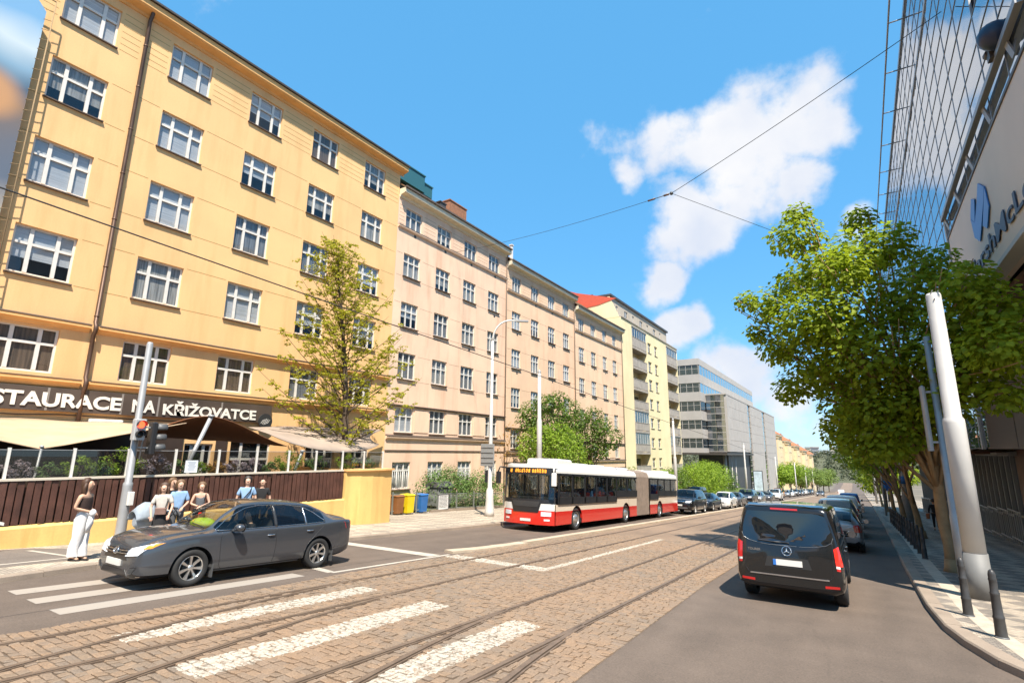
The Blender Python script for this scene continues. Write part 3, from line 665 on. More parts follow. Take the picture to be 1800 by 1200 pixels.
# ---- the yellow corner house with the restaurant
def yellow_house():
    root = empty('yellow_apartment_building', (FX-4, 8, gz(8)), 'large yellow rendered apartment house with brown downpipe and restaurant sign', 'building')
    o0 = ORG[root.name]; rnd = random.Random(11)
    cols = [(1.2, 2.98), (4.96, 6.76), (8.78, 10.57), (12.54, 14.30), (16.26, 18.02), (20.08, 21.80)]
    rows = [(4.87, 6.48), (8.26, 10.03), (11.68, 13.45), (15.10, 16.83), (18.50, 20.22)]
    ops = [(a, b, c, d) for a, b in cols for c, d in rows]
    gops = [(5.2, 7.1, .3, 2.9), (8.3, 10.6, .3, 2.9), (11.6, 12.8, -.2, 2.5), (13.6, 15.6, .3, 2.7), (17.6, 19.4, .3, 2.7), (20.6, 21.9, .5, 2.6)]
    Y0, Y1, ZT = -9.0, 23.1, 20.9
    m = MB(); wall_grid(m, FX, Y0, Y1, -1.6, ZT, ops+gops, .20)
    m.poly([(FX-11, Y1, -2), (FX-11, Y1, ZT), (FX, Y1, ZT), (FX, Y1, -2)]); m.poly([(FX-11, Y0, -2), (FX, Y0, -2), (FX, Y0, ZT), (FX-11, Y0, ZT)])
    m.build('wall', M_YEL, root)
    backing(root, FX, Y0+.3, Y1-.3, -1.5, ZT-.2)
    # cornice with soffit, gutter and roof
    m = MB(); prof = [(FX-.02, 20.62), (FX+.06, 20.62), (FX+.10, 20.74), (FX+.42, 20.80), (FX+.50, 20.86), (FX+.50, 21.12), (FX-.02, 21.14)]
    m.prism([(x, Y0, z) for x, z in prof], (0, Y1+.25-Y0, 0)); fix_normals(m.build('cornice', M_YELD, root).data)
    m = MB(); m.prism([(x, Y0, z) for x, z in ((FX+.42, 21.145), (FX+.60, 21.145), (FX+.60, 21.235), (FX+.42, 21.20))], (0, Y1+.3-Y0, 0)); m.build('gutter', M_ZINC, root)
    m = MB(); m.prism([(FX+.42, Y0, 21.15), (FX-5.5, Y0, 23.4), (FX-11, Y0, 21.2), (FX-11, Y0, 21.1), (FX+.42, Y0, 21.145)], (0, Y1-Y0, 0)); m.build('roof', M_ZINC, root)
    m = MB(); m.lathe([(.05, 0), (.04, .12), (.02, .25)], 8, (FX+.2, 11.5, 21.2)); m.build('roof_vent', M_WHITE, root)
    # downpipe
    m = MB(); yp = 7.72; m.tube([(FX+.30, yp, 21.1), (FX+.30, yp, 20.75), (FX+.13, yp, 20.45), (FX+.13, yp, 6.95), (FX+.25, yp, 6.8), (FX+.25, yp, 6.6), (FX+.13, yp, 6.45), (FX+.13, yp, 4.85), (FX+.24, yp, 4.7), (FX+.24, yp, 4.5), (FX+.13, yp, 4.3), (FX+.13, yp, -.3)], .075, 10)
    for z in (19.2, 17.2, 15.2, 13.2, 11.2, 9.2, 7.2): m.lathe([(.083, z-.03), (.09, z), (.083, z+.03)], 10, (FX+.13, yp, 0))
    m.build('downpipe', pbr('copper_brown', (.13, .075, .05), .45, metal=.5, var=.3, vscale=2), root)
    # belts above and below the first floor
    def belt(name, prof, mat, gap=None):
        m = MB()
        for a, b in ([(Y0, Y1)] if gap is None else [(Y0, yp-gap), (yp+gap, Y1)]): m.prism([(FX+x, a, z) for x, z in prof], (0, b-a, 0))
        o = m.build(name, mat, root); fix_normals(o.data)
    belt('belt_course', [(-.02, 6.56), (.05, 6.56), (.10, 6.64), (.22, 6.70), (.22, 6.80), (-.02, 6.86)], M_YELD, .12)
    belt('belt_flashing', [(-.01, 6.862), (.24, 6.803), (.24, 6.83), (-.01, 6.90)], M_BROWN, .12)
    belt('sill_course', [(-.02, 4.42), (.05, 4.42), (.10, 4.52), (.22, 4.60), (.22, 4.70), (-.02, 4.72)], M_YELD, .12)
    belt('sill_flashing', [(-.01, 4.722), (.24, 4.703), (.24, 4.73), (-.01, 4.75)], M_BROWN, .12)
    # scored joints: window head and sill lines, rusticated strips beside the top windows
    m = MB(); W = .012
    edges = [(cols[k][1]+.12, cols[k+1][0]-.12) for k in range(5)]+[(cols[-1][1]+.12, Y1-.1)]
    def jl(a, b, z):
        for (p, q) in ((a, min(b, yp-.15)), (max(a, yp+.15), b)):
            if q > p: m.box(FX-.004, FX+.004, p, q, z-W, z+W)
    for (c, d) in rows[1:4]:
        for a, b in edges: jl(a, b, d+.02); jl(a, b, c-.05)
    for a, b in edges:
        for k in range(7): jl(a, b, 18.50+k*.287)
    m.build('scored_joints', M_OCHRE, root)['kind'] = 'stuff'
    for ci, (a, b) in enumerate(cols):
        for ri, (c, d) in enumerate(rows):
            if ci == 0 and ri != 2: continue
            cu = rnd.choice([(0, .96), (2, .96), (1, .96), (1, .66), (2, .96), (3, .96), (0, .96), (2, .7)])
            if ri >= 3 and ci in (2, 3): cu = (1, .96) if ci == 2 else (1, .6)
            if ri == 0: cu = rnd.choice([(0, .96), (3, .96), (2, .5)])
            add_window(root, o0, a, b, c, d, FX, 'Y', .18, True, ri > 0, cu, M_GLASS)
    m = MB(); m.box(FX+.02, FX+.07, -8, 11.5, -1, 3.05); m.box(FX+.02, FX+.07, 12.9, 13.4, -1, 3.05); m.build('under_sail_shade', pbr('under_sail_shade_brown', (.045, .026, .018), .7, var=.3, vscale=2), root)  # added dark panels: the shade under the sails put into colour
    for k, (a, b, c, d) in enumerate(gops): add_window(root, o0, a, b, c, d, FX, 'Y', .18, True, False, (3, .5) if k % 2 else None, M_GLASSD)
    # wall lamp and cables under the sign
    m = MB(); m.bbox(FX+.02, FX+.2, 8.05, 9.15, 3.16, 3.34, .03); m.build('wall_lamp', M_WHITE, root)
    m = MB(); m.tube([(FX+.03, 3.5, 3.42), (FX+.03, 6, 3.38), (FX+.03, 7.2, 3.44), (FX+.03, 10, 3.40), (FX+.03, 12, 3.42)], .018, 6); m.tube([(FX+.25, 7.3, 3.2), (FX+.3, 7.7, 3.0), (FX+.3, 8.2, 3.05)], .02, 6); m.build('cable', M_BROWN, root)
    # restaurant sign
    sg = empty('restaurant_sign', (FX+.2, 9, 3.95), 'long dark brown restaurant sign with white lettering on the yellow house', 'sign')
    m = MB(); m.box(FX+.10, FX+.16, -4, 15.35, 3.54, 4.37); m.build('board', pbr('sign_brown', (.085, .062, .048), .45, var=.25, vscale=1.2), sg)
    m = MB()
    for y in (2.9, 6.72, 9.0, 10.30, 12.9): m.box(FX+.161, FX+.169, y-.035, y+.035, 3.56, 4.35)
    m.build('board_joint', pbr('sign_joint', (.26, .23, .2), .5), sg)
    tm = pbr('sign_letters', (.82, .76, .66), .5)
    def word(s, ya, yb, z, size, bold):
        me = text_mesh('letters', s, size, tm, .012, bold)
        xs = [v.co.x for v in me.vertices]; w = max(xs)-min(xs); k = (yb-ya)/w
        for v in me.vertices: v.co = ((v.co.z+.012), (v.co.x-min(xs))*k, v.co.y)
        fl = bmesh.new(); fl.from_mesh(me); bmesh.ops.recalc_face_normals(fl, faces=fl.faces); fl.to_mesh(me); fl.free()
        mobj('lettering', me, sg, Vector((FX+.172, ya, z))-ORG[sg.name])
    word('RESTAURACE', 4.42, 8.98, 3.71, .66, .022); word('NA', 9.36, 10.20, 3.70, .66, .022); word('KŘIŽOVATCE', 10.48, 14.55, 3.66, .60, .018)
    m = MB(); m.lathe([(.36, 0), (.36, .04)], 28, (FX+.17, 15.05, 3.62), 'X'); m.build('round_emblem', pbr('emblem_dark', (.03, .03, .03), .5), sg)
    m = MB()
    for k in range(5): m.obox((FX+.222, 15.02+.08*k-.14, 3.60), (.006, 0, 0), (0, .018, .004), (0, .06, .15-.03*abs(k-2)))
    m.build('emblem_motif', pbr('emblem_grey', (.5, .47, .43), .5), sg)
    # poster banner laced to the front at the very left
    bn = empty('facade_banner', (FX+.4, 1, 13), 'huge weathered picture banner laced to the yellow front at the left edge', 'banner')
    def poster():
        m = bpy.data.materials.new('poster_print'); m.use_nodes = True; nt = m.node_tree; b = nt.nodes['Principled BSDF']; N = nt.nodes.new; L = nt.links.new; b.inputs['Roughness'].default_value = .7
        g = N('ShaderNodeNewGeometry'); sp = N('ShaderNodeSeparateXYZ'); L(g.outputs['Position'], sp.inputs[0])
        # flat print: blue sky fading to pale, dark band, a warm rounded blur, grey-blue below
        mr = N('ShaderNodeMapRange'); mr.inputs['From Min'].default_value = 9; mr.inputs['From Max'].default_value = 18.6; L(sp.outputs[2], mr.inputs['Value'])
        n = N('ShaderNodeTexNoise'); n.inputs['Scale'].default_value = .4; L(g.outputs['Position'], n.inputs['Vector'])
        ad = N('ShaderNodeMath'); ad.operation = 'MULTIPLY_ADD'; ad.inputs[1].default_value = .18; L(n.outputs[0], ad.inputs[0]); L(mr.outputs[0], ad.inputs[2])
        cr = N('ShaderNodeValToRGB'); e = cr.color_ramp.elements; e[0].color = (.45, .40, .34, 1); e[1].color = (.16, .36, .58, 1); e[1].position = 1
        for p, c in ((.22, (.40, .34, .27)), (.34, (.10, .13, .18)), (.46, (.12, .13, .16)), (.60, (.18, .13, .10)), (.68, (.05, .10, .16)), (.76, (.20, .34, .46)), (.86, (.52, .60, .64))): q = e.new(p); q.color = (*c, 1)
        L(ad.outputs[0], cr.inputs[0])
        ds = N('ShaderNodeVectorMath'); ds.operation = 'DISTANCE'; L(g.outputs['Position'], ds.inputs[0]); ds.inputs[1].default_value = (FX+.4, 3.4, 14.2)
        dm = N('ShaderNodeMapRange'); dm.interpolation_type = 'SMOOTHSTEP'; dm.inputs['From Min'].default_value = .5; dm.inputs['From Max'].default_value = 1.25; dm.inputs['To Min'].default_value = .9; dm.inputs['To Max'].default_value = 0; L(ds.outputs['Value'], dm.inputs['Value'])
        mx = N('ShaderNodeMix'); mx.data_type = 'RGBA'; L(dm.outputs[0], mx.inputs[0]); L(cr.outputs[0], mx.inputs[6]); mx.inputs[7].default_value = (.55, .28, .12, 1); L(mx.outputs[2], b.inputs['Base Color'])
        return m
    m = MB(); pts = [(FX+.40, -8, 5.5), (FX+.40, 4.45, 5.5), (FX+.40, 4.45, 18.1), (FX+.40, 4.15, 18.45), (FX+.40, -8, 18.6)]; m.prism(pts, (-.03, 0, 0)); fix_normals(m.build('canvas', poster(), bn).data)
    m = MB()
    for (p, q) in (((FX+.40, 4.66, 5), (FX+.40, 4.66, 18.7)), ((FX+.40, 4.66, 18.7), (FX+.40, -8, 18.85))): m.tube([p, q], .022, 6)
    z = 5.6
    while z < 18.3:
        m.tube([(FX+.40, 4.42, z), (FX+.40, 4.66, z+.07)], .012, 4); z += .42
    m.build('lacing', pbr('rope', (.30, .2, .1), .8), bn)
yellow_house()

# ---- three stepped pink houses
def pink_house(Y0, Y1, dz, mat, label, cols, rnd_seed, extras):
    root = empty('pink_apartment_building', (FX-4, (Y0+Y1)/2, gz((Y0+Y1)/2)), label, 'building', 'stepped pink houses in a row'); o0 = ORG[root.name]; rnd = random.Random(rnd_seed)
    rows = [(-.02, 1.60), (3.45, 5.02), (6.85, 8.55), (10.28, 11.92), (13.72, 15.30), (17.15, 18.55)]
    rows = [(a+dz, b+dz) for a, b in rows]; ZT = 19.25+dz; ZB = gz(Y1)-.4
    ops = [(a, b, c, d) for a, b in cols for c, d in rows]
    m = MB(); wall_grid(m, FX, Y0, Y1, ZB, ZT, ops, .16)
    m.poly([(FX-11, Y1, ZB), (FX-11, Y1, ZT), (FX, Y1, ZT), (FX, Y1, ZB)]); m.poly([(FX-11, Y0, ZB), (FX, Y0, ZB), (FX, Y0, ZT), (FX-11, Y0, ZT)])
    m.build('wall', mat, root); backing(root, FX, Y0+.3, Y1-.3, ZB, ZT-.3)
    def bar(name, prof, mt, a=Y0+.02, b=Y1-.02):
        m = MB(); m.prism([(FX+x, a, z+dz) for x, z in prof], (0, b-a, 0)); o = m.build(name, mt, root); fix_normals(o.data)
    bar('cornice', [(-.02, 19.02), (.08, 19.04), (.14, 19.20), (.44, 19.26), (.50, 19.32), (.50, 19.62), (-.02, 19.62)], M_CREAMC)
    bar('gutter', [(.42, 19.625), (.62, 19.625), (.62, 19.74), (.46, 19.70)], M_BROWN)
    bar('belt_course', [(-.02, 16.90), (.06, 16.90), (.14, 16.98), (.14, 17.06), (-.02, 17.08)], mat); bar('belt_flashing', [(-.01, 17.082), (.16, 17.063), (.16, 17.09), (-.01, 17.12)], M_BROWN)
    bar('belt_course', [(-.02, 5.04), (.05, 5.04), (.13, 5.10), (.13, 5.16), (-.02, 5.18)], M_BROWN)
    bar('belt_course', [(-.02, 2.98), (.06, 2.98), (.14, 3.08), (.14, 3.18), (-.02, 3.20)], mat); bar('belt_flashing', [(-.01, 3.202), (.17, 3.183), (.17, 3.21), (-.01, 3.30)], M_BROWN)
    bar('plinth_line', [(-.02, 2.28), (.05, 2.28), (.05, 2.34), (-.02, 2.36)], M_BROWN)
    # recessed panels and scored joints between windows
    m = MB(); W = .012
    gaps = [(cols[k][1]+.22, cols[k+1][0]-.22) for k in range(len(cols)-1)]+[(Y0+.1, cols[0][0]-.15), (cols[-1][1]+.2, Y1-.1)]
    for a, b in gaps:
        if b-a < .2: continue
        for (c, d) in rows[2:5]: m.box(FX-.004, FX+.004, a, b, d-.1-W, d-.1+W); m.box(FX-.004, FX+.004, a, b, c-.08-W, c-.08+W)
        for k in range(6): m.box(FX-.004, FX+.004, a, b, rows[5][0]+.1+k*.26-W, rows[5][0]+.1+k*.26+W)
    m.build('scored_joints', pbr('pink_joint', (.42, .27, .18), .9), root)['kind'] = 'stuff'
    for k in range(len(cols)-1):
        m = MB(); a, b = cols[k][1]+.16, cols[k+1][0]-.16; m.box(FX, FX+.035, a, b, rows[1][0]+.02, rows[1][1]-.12); m.build('wall_panel', mat, root)
    m = MB()
    for (c, d) in rows[2:]:
        for k, (a, b) in enumerate(cols):
            if rnd.random() < .6: m.box(FX-.02, FX+.006, (a+b)/2+.05, (a+b)/2+.27, c-.5, c-.28)
    m.build('vent_holes', M_ZINC, root)['kind'] = 'stuff'
    for ci, (a, b) in enumerate(cols):
        for ri, (c, d) in enumerate(rows):
            cu = rnd.choice([(2, .96), (0, .96), (2, .96), (1, .6), (2, .75), (1, .96)])
            add_window(root, o0, a, b, c, d, FX, 'P' if ri else 'G', .15, extras.get('panes', False), True, cu)
            if ri == 0 and extras.get('bars'):
                m = MB()
                for q in range(9): m.tube([(FX-.02, a+.1+q*(b-a-.2)/8, c+.03), (FX-.02, a+.1+q*(b-a-.2)/8, c+1.05)], .014, 5)
                m.build('window_bars', M_WHITE, root)
    # tiled roof slope: courses of tiles as steps, with ridge
    m = MB(); n = 9; x0, z0, x1, z1 = FX+.45, 19.70+dz, FX-6, 24.3+dz
    for k in range(n):
        xa, xb = x0+(x1-x0)*k/n, x0+(x1-x0)*(k+1)/n; za, zb = z0+(z1-z0)*k/n, z0+(z1-z0)*(k+1)/n
        m.prism([(xa, Y0, za-.05), (xa, Y0, za+.045), (xb, Y0, zb+.0), (xb, Y0, zb-.05)], (0, Y1-Y0, 0))
    m.prism([(x1, Y0, z1), (x1-5.5, Y0, z0), (x1, Y0, z1-.3)], (0, Y1-Y0, 0))
    o = m.build('roof', M_TILE, root); fix_normals(o.data)
    for (y0, y1, xa, xb, za, zb, mt, nm) in extras.get('roof', []):
        m = MB(); m.box(xa, xb, y0, y1, za, zb); m.box(xa-.06, xb+.06, y0-.06, y1+.06, zb, zb+.09); m.build(nm, mt, root)
    # downpipe at the joint of the fronts
    m = MB(); m.tube([(FX+.3, Y1-.12, 19.65+dz), (FX+.09, Y1-.12, 19.0+dz), (FX+.09, Y1-.12, ZB)], .05, 8); m.build('downpipe', pbr('grey_pipe', (.38, .28, .21), .6), root)
    return root
M_TEAL = pbr('teal_sheet', (.03, .12, .14), .5)
pink_house(23.12, 36.38, 0, M_PINK, 'pink stepped house right beside the yellow one with teal box on its roof', [(23.85, 25.45), (27.12, 28.70), (30.32, 31.92), (33.65, 35.22)], 5,
           {'panes': True, 'bars': True, 'roof': [(24.6, 27.2, FX-3.4, FX-1.6, 21.6, 22.9, M_TEAL, 'roof_cabin'), (27.25, 28.3, FX-3.2, FX-1.8, 21.6, 22.5, M_TEAL, 'roof_cabin'), (32.6, 35.0, FX-4.6, FX-3.6, 21.5, 23.9, M_BRICK, 'chimney'), (29.2, 29.9, FX-2.4, FX-1.7, 20.9, 21.75, M_ZINC, 'skylight')]})
pink_house(36.42, 49.78, -.86, M_PINK2, 'middle pink stepped house behind the round leafy trees', [(37.3, 38.78), (40.6, 42.05), (43.88, 45.3), (47.06, 48.5)], 6,
           {'roof': [(37.6, 39.4, FX-3.0, FX-2.2, 20.4, 21.6, M_ZINC, 'skylight'), (41.4, 41.65, FX-3, FX-2.75, 20.4, 22.6, M_WHITE, 'vent_pipe')]})
pink_house(49.82, 63.75, -1.70, M_PINK3, 'farthest pink stepped house beside the pale yellow balcony block', [(50.8, 52.25), (54.0, 55.4), (57.38, 58.72), (60.5, 61.85)], 8, {'roof': [(51.5, 52.4, FX-3.2, FX-2.3, 19, 20.6, M_BRICK, 'chimney')]})

# ---- pale yellow balcony block
M_PALE = stucco('pale_yellow_render', (.86, .72, .43), (.85, .75, .55), .3)
M_CONC = pbr('balcony_concrete', (.40, .35, .30), .85, var=.2, vscale=1.5)
M_ATTIC = pbr('attic_render', (.47, .40, .32), .9, var=.12, vscale=.5)
def balcony_block():
    Y0, Y1 = 63.8, 90.2; root = empty('balcony_apartment_building', (FX-4, 77, gz(77)), 'pale yellow apartment block with two stacks of grey balconies', 'building'); o0 = ORG[root.name]; rnd = random.Random(4)
    ZB = gz(Y1)-.5; ZT = 19.9
    bands = [(16.42, 18.03), (13.63, 15.05), (10.72, 12.23), (7.95, 9.31), (5.05, 6.36), (2.22, 3.5), (-.6, .65)]
    tops = [19.4, 16.42, 13.63, 10.72, 7.95, 5.05, 2.22]
    bal = [(67.8, 73.7), (83.9, 89.8)]
    ops = [(a, b, bands[k][0], tops[k]-.02 if k else 19.4) for a, b in bal for k in range(7)]
    # the openings touch: merge them per stack
    ops = [(a, b, bands[6][0], 19.4) for a, b in bal]
    wr = [(16.9, 18.38), (14.05, 15.55), (11.36, 12.88), (8.6, 10.05), (5.86, 7.3), (3.1, 4.5), (.3, 1.7)]
    wops = [(a, b, c, d) for a, b in ((74.5, 76.0), (77.6, 79.0)) for c, d in wr]
    m = MB(); wall_grid(m, FX, Y0, Y1, ZB, ZT, ops+wops, .2); m.poly([(FX-12, Y1, ZB), (FX-12, Y1, ZT), (FX, Y1, ZT), (FX, Y1, ZB)]); m.poly([(FX-12, Y0, 14), (FX, Y0, 14), (FX, Y0, ZT), (FX-12, Y0, ZT)])
    m.build('wall', M_PALE, root)
    m = MB(); m.box(FX-2.0, FX-1.8, 74.1, 83.5, ZB, ZT-.2); m.build('interior', M_DARK, root)
    for a, b, c, d in wops: add_window(root, o0, a, b, c, d, FX, 'TB', .2, False, True, rnd.choice([(2, .9), (0, .9), (1, .5)]), M_GLASSD)
    for si, (a, b) in enumerate(bal):
        m = MB(); m.box(FX-1.45, FX-1.3, a, b, bands[6][0], 19.4); m.box(FX-1.3, FX-.2, a-.02, a, bands[6][0], 19.4); m.box(FX-1.3, FX-.2, b, b+.02, bands[6][0], 19.4); m.build('loggia_wall', M_PALE, root)
        for k, (c, d) in enumerate(bands):
            m = MB(); m.box(FX-1.3, FX+.1, a+.02, b-.02, c-.02, c+.18); m.build('balcony_slab', M_CONC, root)
            m = MB(); m.box(FX-.02, FX+.06, a+.04, b-.04, c+.34, d); m.box(FX-.05, FX+.09, a+.03, b-.03, d, d+.06); m.box(FX-.01, FX+.05, a+.04, b-.04, c+.2, c+.28); m.build('balcony_parapet', M_CONC, root)
            m = MB(); m.box(FX-1.3, FX-1.24, a+.7, b-.6, c+.2, c+2.2); m.build('balcony_door', M_GLASSD, root)
            if (k == 0) or rnd.random() < .2:
                m = MB(); zt = tops[k]-.05
                for q in range(7): m.box(FX-.02, FX+.03, a+.1+q*(b-a-.25)/6, a+.16+q*(b-a-.25)/6, d+.06, zt)
                m.box(FX-.02, FX+.03, a+.05, b-.05, zt-.1, zt); m.build('loggia_glazing_frame', M_WHITE, root)
                m = MB(); m.box(FX-.005, FX+.005, a+.1, b-.1, d+.06, zt-.1); m.build('loggia_glazing', M_GLASS, root)
        m = MB(); m.box(FX-.25, FX+.1, a-.12, b+.12, 19.4, 19.62); m.build('loggia_head', M_CONC, root)
    AX = FX-1.5
    ao = [(Y0+2.2+k*3.25, Y0+2.2+k*3.25+(1.3 if k % 2 else .8), 21.0, 22.2) for k in range(7)]
    m = MB(); wall_grid(m, AX, Y0+.05, Y1-.6, ZT-.1, 23.0, ao, .15); m.poly([(AX-9, Y1-.6, ZT), (AX-9, Y1-.6, 23), (AX, Y1-.6, 23), (AX, Y1-.6, ZT)]); m.build('attic_wall', M_ATTIC, root)
    for a, b, c, d in ao: add_window(root, o0, a, b, c, d, AX, 'T', .15, False, False, None, M_GLASSD)
    m = MB(); m.box(FX-10, FX+.12, Y0, Y1, ZT, ZT+.14); m.build('terrace_slab', M_CONC, root)
    m = MB(); m.box(AX-9, AX+.25, Y0-.05, Y1-.3, 23.0, 23.28); m.build('roof_edge', M_ZINC, root)
    m = MB(); m.prism([(FX-.2, Y0+.04, ZT), (AX+.02, Y0+.04, 22.9), (AX-9, Y0+.04, 22.9), (AX-9, Y0+.04, ZT)], (0, -.06, 0)); fix_normals(m.build('gable', M_PALE, root).data)
    m = MB(); m.prism([(FX-.5, Y0-.03, 22.5), (FX-3.2, Y0-.03, 21.9), (FX-9, Y0-.03, 21.5), (FX-9, Y0-.03, 25.2), (FX-6.3, Y0-.03, 24.1)], (0, -.05, 0)); fix_normals(m.build('red_gable_panel', pbr('red_panel', (.62, .10, .05), .7, var=.1), root).data)
    m = MB(); m.box(FX-5.2, FX-4.9, 66, 66.3, 23.2, 24.3); m.box(FX-3, FX-2.8, 80, 80.2, 23.2, 23.9); m.build('roof_vents', M_ZINC, root)
balcony_block()

# ---- grey office block
M_OFF = pbr('office_panel', (.44, .40, .36), .7, var=.08, vscale=.6)
M_OFFD = pbr('office_frame', (.05, .05, .055), .5)
M_OFFG = glass('office_glass', tint=(.6, .65, .7), see=.12, f0=.30, body=(.03, .04, .05), bow=.04)
M_BLUEG = glass('office_blue_glass', tint=(.5, .7, .75), see=.12, f0=.35, body=(.12, .20, .24), bow=.02)
def office():
    Y0 = 100.0; X0, X1 = -40.0, -22.7; Y1 = 163.0; root = empty('grey_office_building', (-26, 110, gz(110)), 'grey office block with ribbon windows and tall glazed stair slots', 'building'); o0 = ORG[root.name]
    fl = [(16.9, 18.7), (13.6, 15.3), (10.1, 11.9), (6.8, 8.45), (3.4, 5.15)]
    ZB = gz(Y1)-1
    # front (towards the camera): wall bands and window ribbons
    zs = [2.55]+[v for a, b in reversed(fl) for v in (a, b)]+[19.9]
    for k in range(0, len(zs), 2):
        m = MB(); m.box(X0, X1, Y0, Y1, zs[k], zs[k+1]); m.build('wall_band', M_OFF, root)
    m = MB(); m.box(X0+.3, X1-.3, Y0+.3, Y1-.3, 2.6, 19.8); m.build('core', M_OFFD, root)
    for a, b in fl:
        n = 14
        for k in range(n):
            xa = X1-.15-(k+1)*1.15; m = MB(); m.box(xa+.05, xa+1.10, Y0+.10, Y0+.14, a, b); m.build('pane', M_OFFG, root)
        m = MB()
        for k in range(n+1): xa = X1-.15-k*1.15; m.box(xa-.04, xa+.04, Y0+.06, Y0+.12, a, b)
        m.box(X1-16.4, X1-.1, Y0+.07, Y0+.11, (a+b)/2+.1, (a+b)/2+.16); m.build('mullion', M_OFF, root)
    # long street side: blue-green glass ribbons above the projecting box
    for a, b in fl[:2]:
        m = MB(); m.box(X1-.12, X1-.06, Y0+.3, Y1-.2, a, b); m.build('pane', M_BLUEG, root)
        m = MB(); y = Y0+.4
        while y < Y1-.4: m.box(X1-.07, X1-.02, y-.05, y+.05, a, b); y += 2.4
        m.build('mullion', M_OFF, root)
    for a, b in fl[2:]:
        m = MB(); m.box(X1-.14, X1-.08, Y0+.2, Y0+4.0, a, b); m.build('pane', M_OFFG, root)
    m = MB()
    for k in range(9): m.tube([(X1-5, 140+k*1.6, 19.9), (X1-5, 140+k*1.6, 23.0)], .12, 6)
    m.build('roof_pipes', M_WHITE, root)
    m = MB(); m.box(X0+2, X1-1.5, Y0+2, Y1-2, 19.9, 20.1); m.build('roof', M_ZINC, root)
    # projecting box over the lower floors with dark glazed slots
    BX = -19.0; BY0, BY1 = 104.0, 176.0; zt = 13.3
    slots = [(104.0, 105.2), (127.5, 131.0), (150, 154.5)]
    m = MB(); m.box(X1-2, BX-.4, BY0+.3, BY1-.3, ZB, zt-.2); m.build('core', M_OFFD, root)
    m = MB(); y = BY0
    segs = [(105.6, 127.4), (131.1, 149.9), (154.6, 176)]
    for (a, b) in segs:
        n = 5
        for k in range(n):
            for q in range(max(1, int((b-a)/3.6))):
                w = (b-a)/max(1, int((b-a)/3.6)); ya = a+q*w; z0 = 2.8+k*(zt-2.8)/n
                mm = MB(); mm.box(BX-.4, BX, ya+.02, ya+w-.02, z0+.02, z0+(zt-2.8)/n-.02); mm.build('facade_panel', M_OFF, root)
    for (a, b) in ((127.4, 131.1), (149.9, 154.6)):
        n = 16
        for k in range(n):
            z0 = ZB+3+(zt-ZB-3)*k/n; mm = MB(); mm.box(BX-.3, BX-.2, a+.05, b-.05, z0+.06, z0+(zt-ZB-3)/n-.06); mm.build('slot_pane', M_OFFG, root)
        mm = MB()
        for k in range(n+1): z0 = ZB+3+(zt-ZB-3)*k/n; mm.box(BX-.22, BX-.1, a, b, z0-.05, z0+.05)
        mm.build('slot_transom', M_OFF, root)
    m = MB(); m.box(X1-2, BX+.05, BY0-.2, BY1, zt, zt+.25); m.build('box_roof', M_OFF, root)
    # glazed end towards the camera
    n = 9
    for k in range(n):
        z0 = 2.8+(zt-2.8)*k/n
        for q in range(2): mm = MB(); xa = X1+q*1.65; mm.box(xa+.04, xa+1.61, BY0+.05, BY0+.1, z0+.05, z0+(zt-2.8)/n-.05); mm.build('end_pane', M_OFFG, root)
    mm = MB()
    for k in range(n+1): z0 = 2.8+(zt-2.8)*k/n; mm.box(X1, X1+3.35, BY0+.02, BY0+.08, z0-.05, z0+.05)
    mm.build('end_transom', M_OFF, root)
    mm = MB(); mm.box(BX-.42, BX+.02, BY0-.02, BY0+1.6, 2.8, zt); mm.build('end_pier', M_OFF, root)
    # canopy slab and columns at the entrance, ground storey
    mm = MB(); mm.box(-34, BX+.6, Y0-2, 127, 2.2, 2.55); mm.build('canopy', M_ZINC, root)
    for (a, b) in ((112, 114), (118, 127.4)): mm = MB(); mm.box(BX-1.6, BX-.9, a, b, ZB, 2.2); mm.build('ground_pier', M_OFF, root)
    for y in (102, 107, 111): mm = MB(); mm.lathe([(.3, ZB), (.3, 2.2)], 12, (BX-.6, y, 0)); mm.build('column', M_OFF, root)
    for (a, b) in segs[1:]: mm = MB(); mm.box(BX-.38, BX-.02, a, b, ZB, 2.8); mm.build('ground_wall', M_OFF, root)
office()

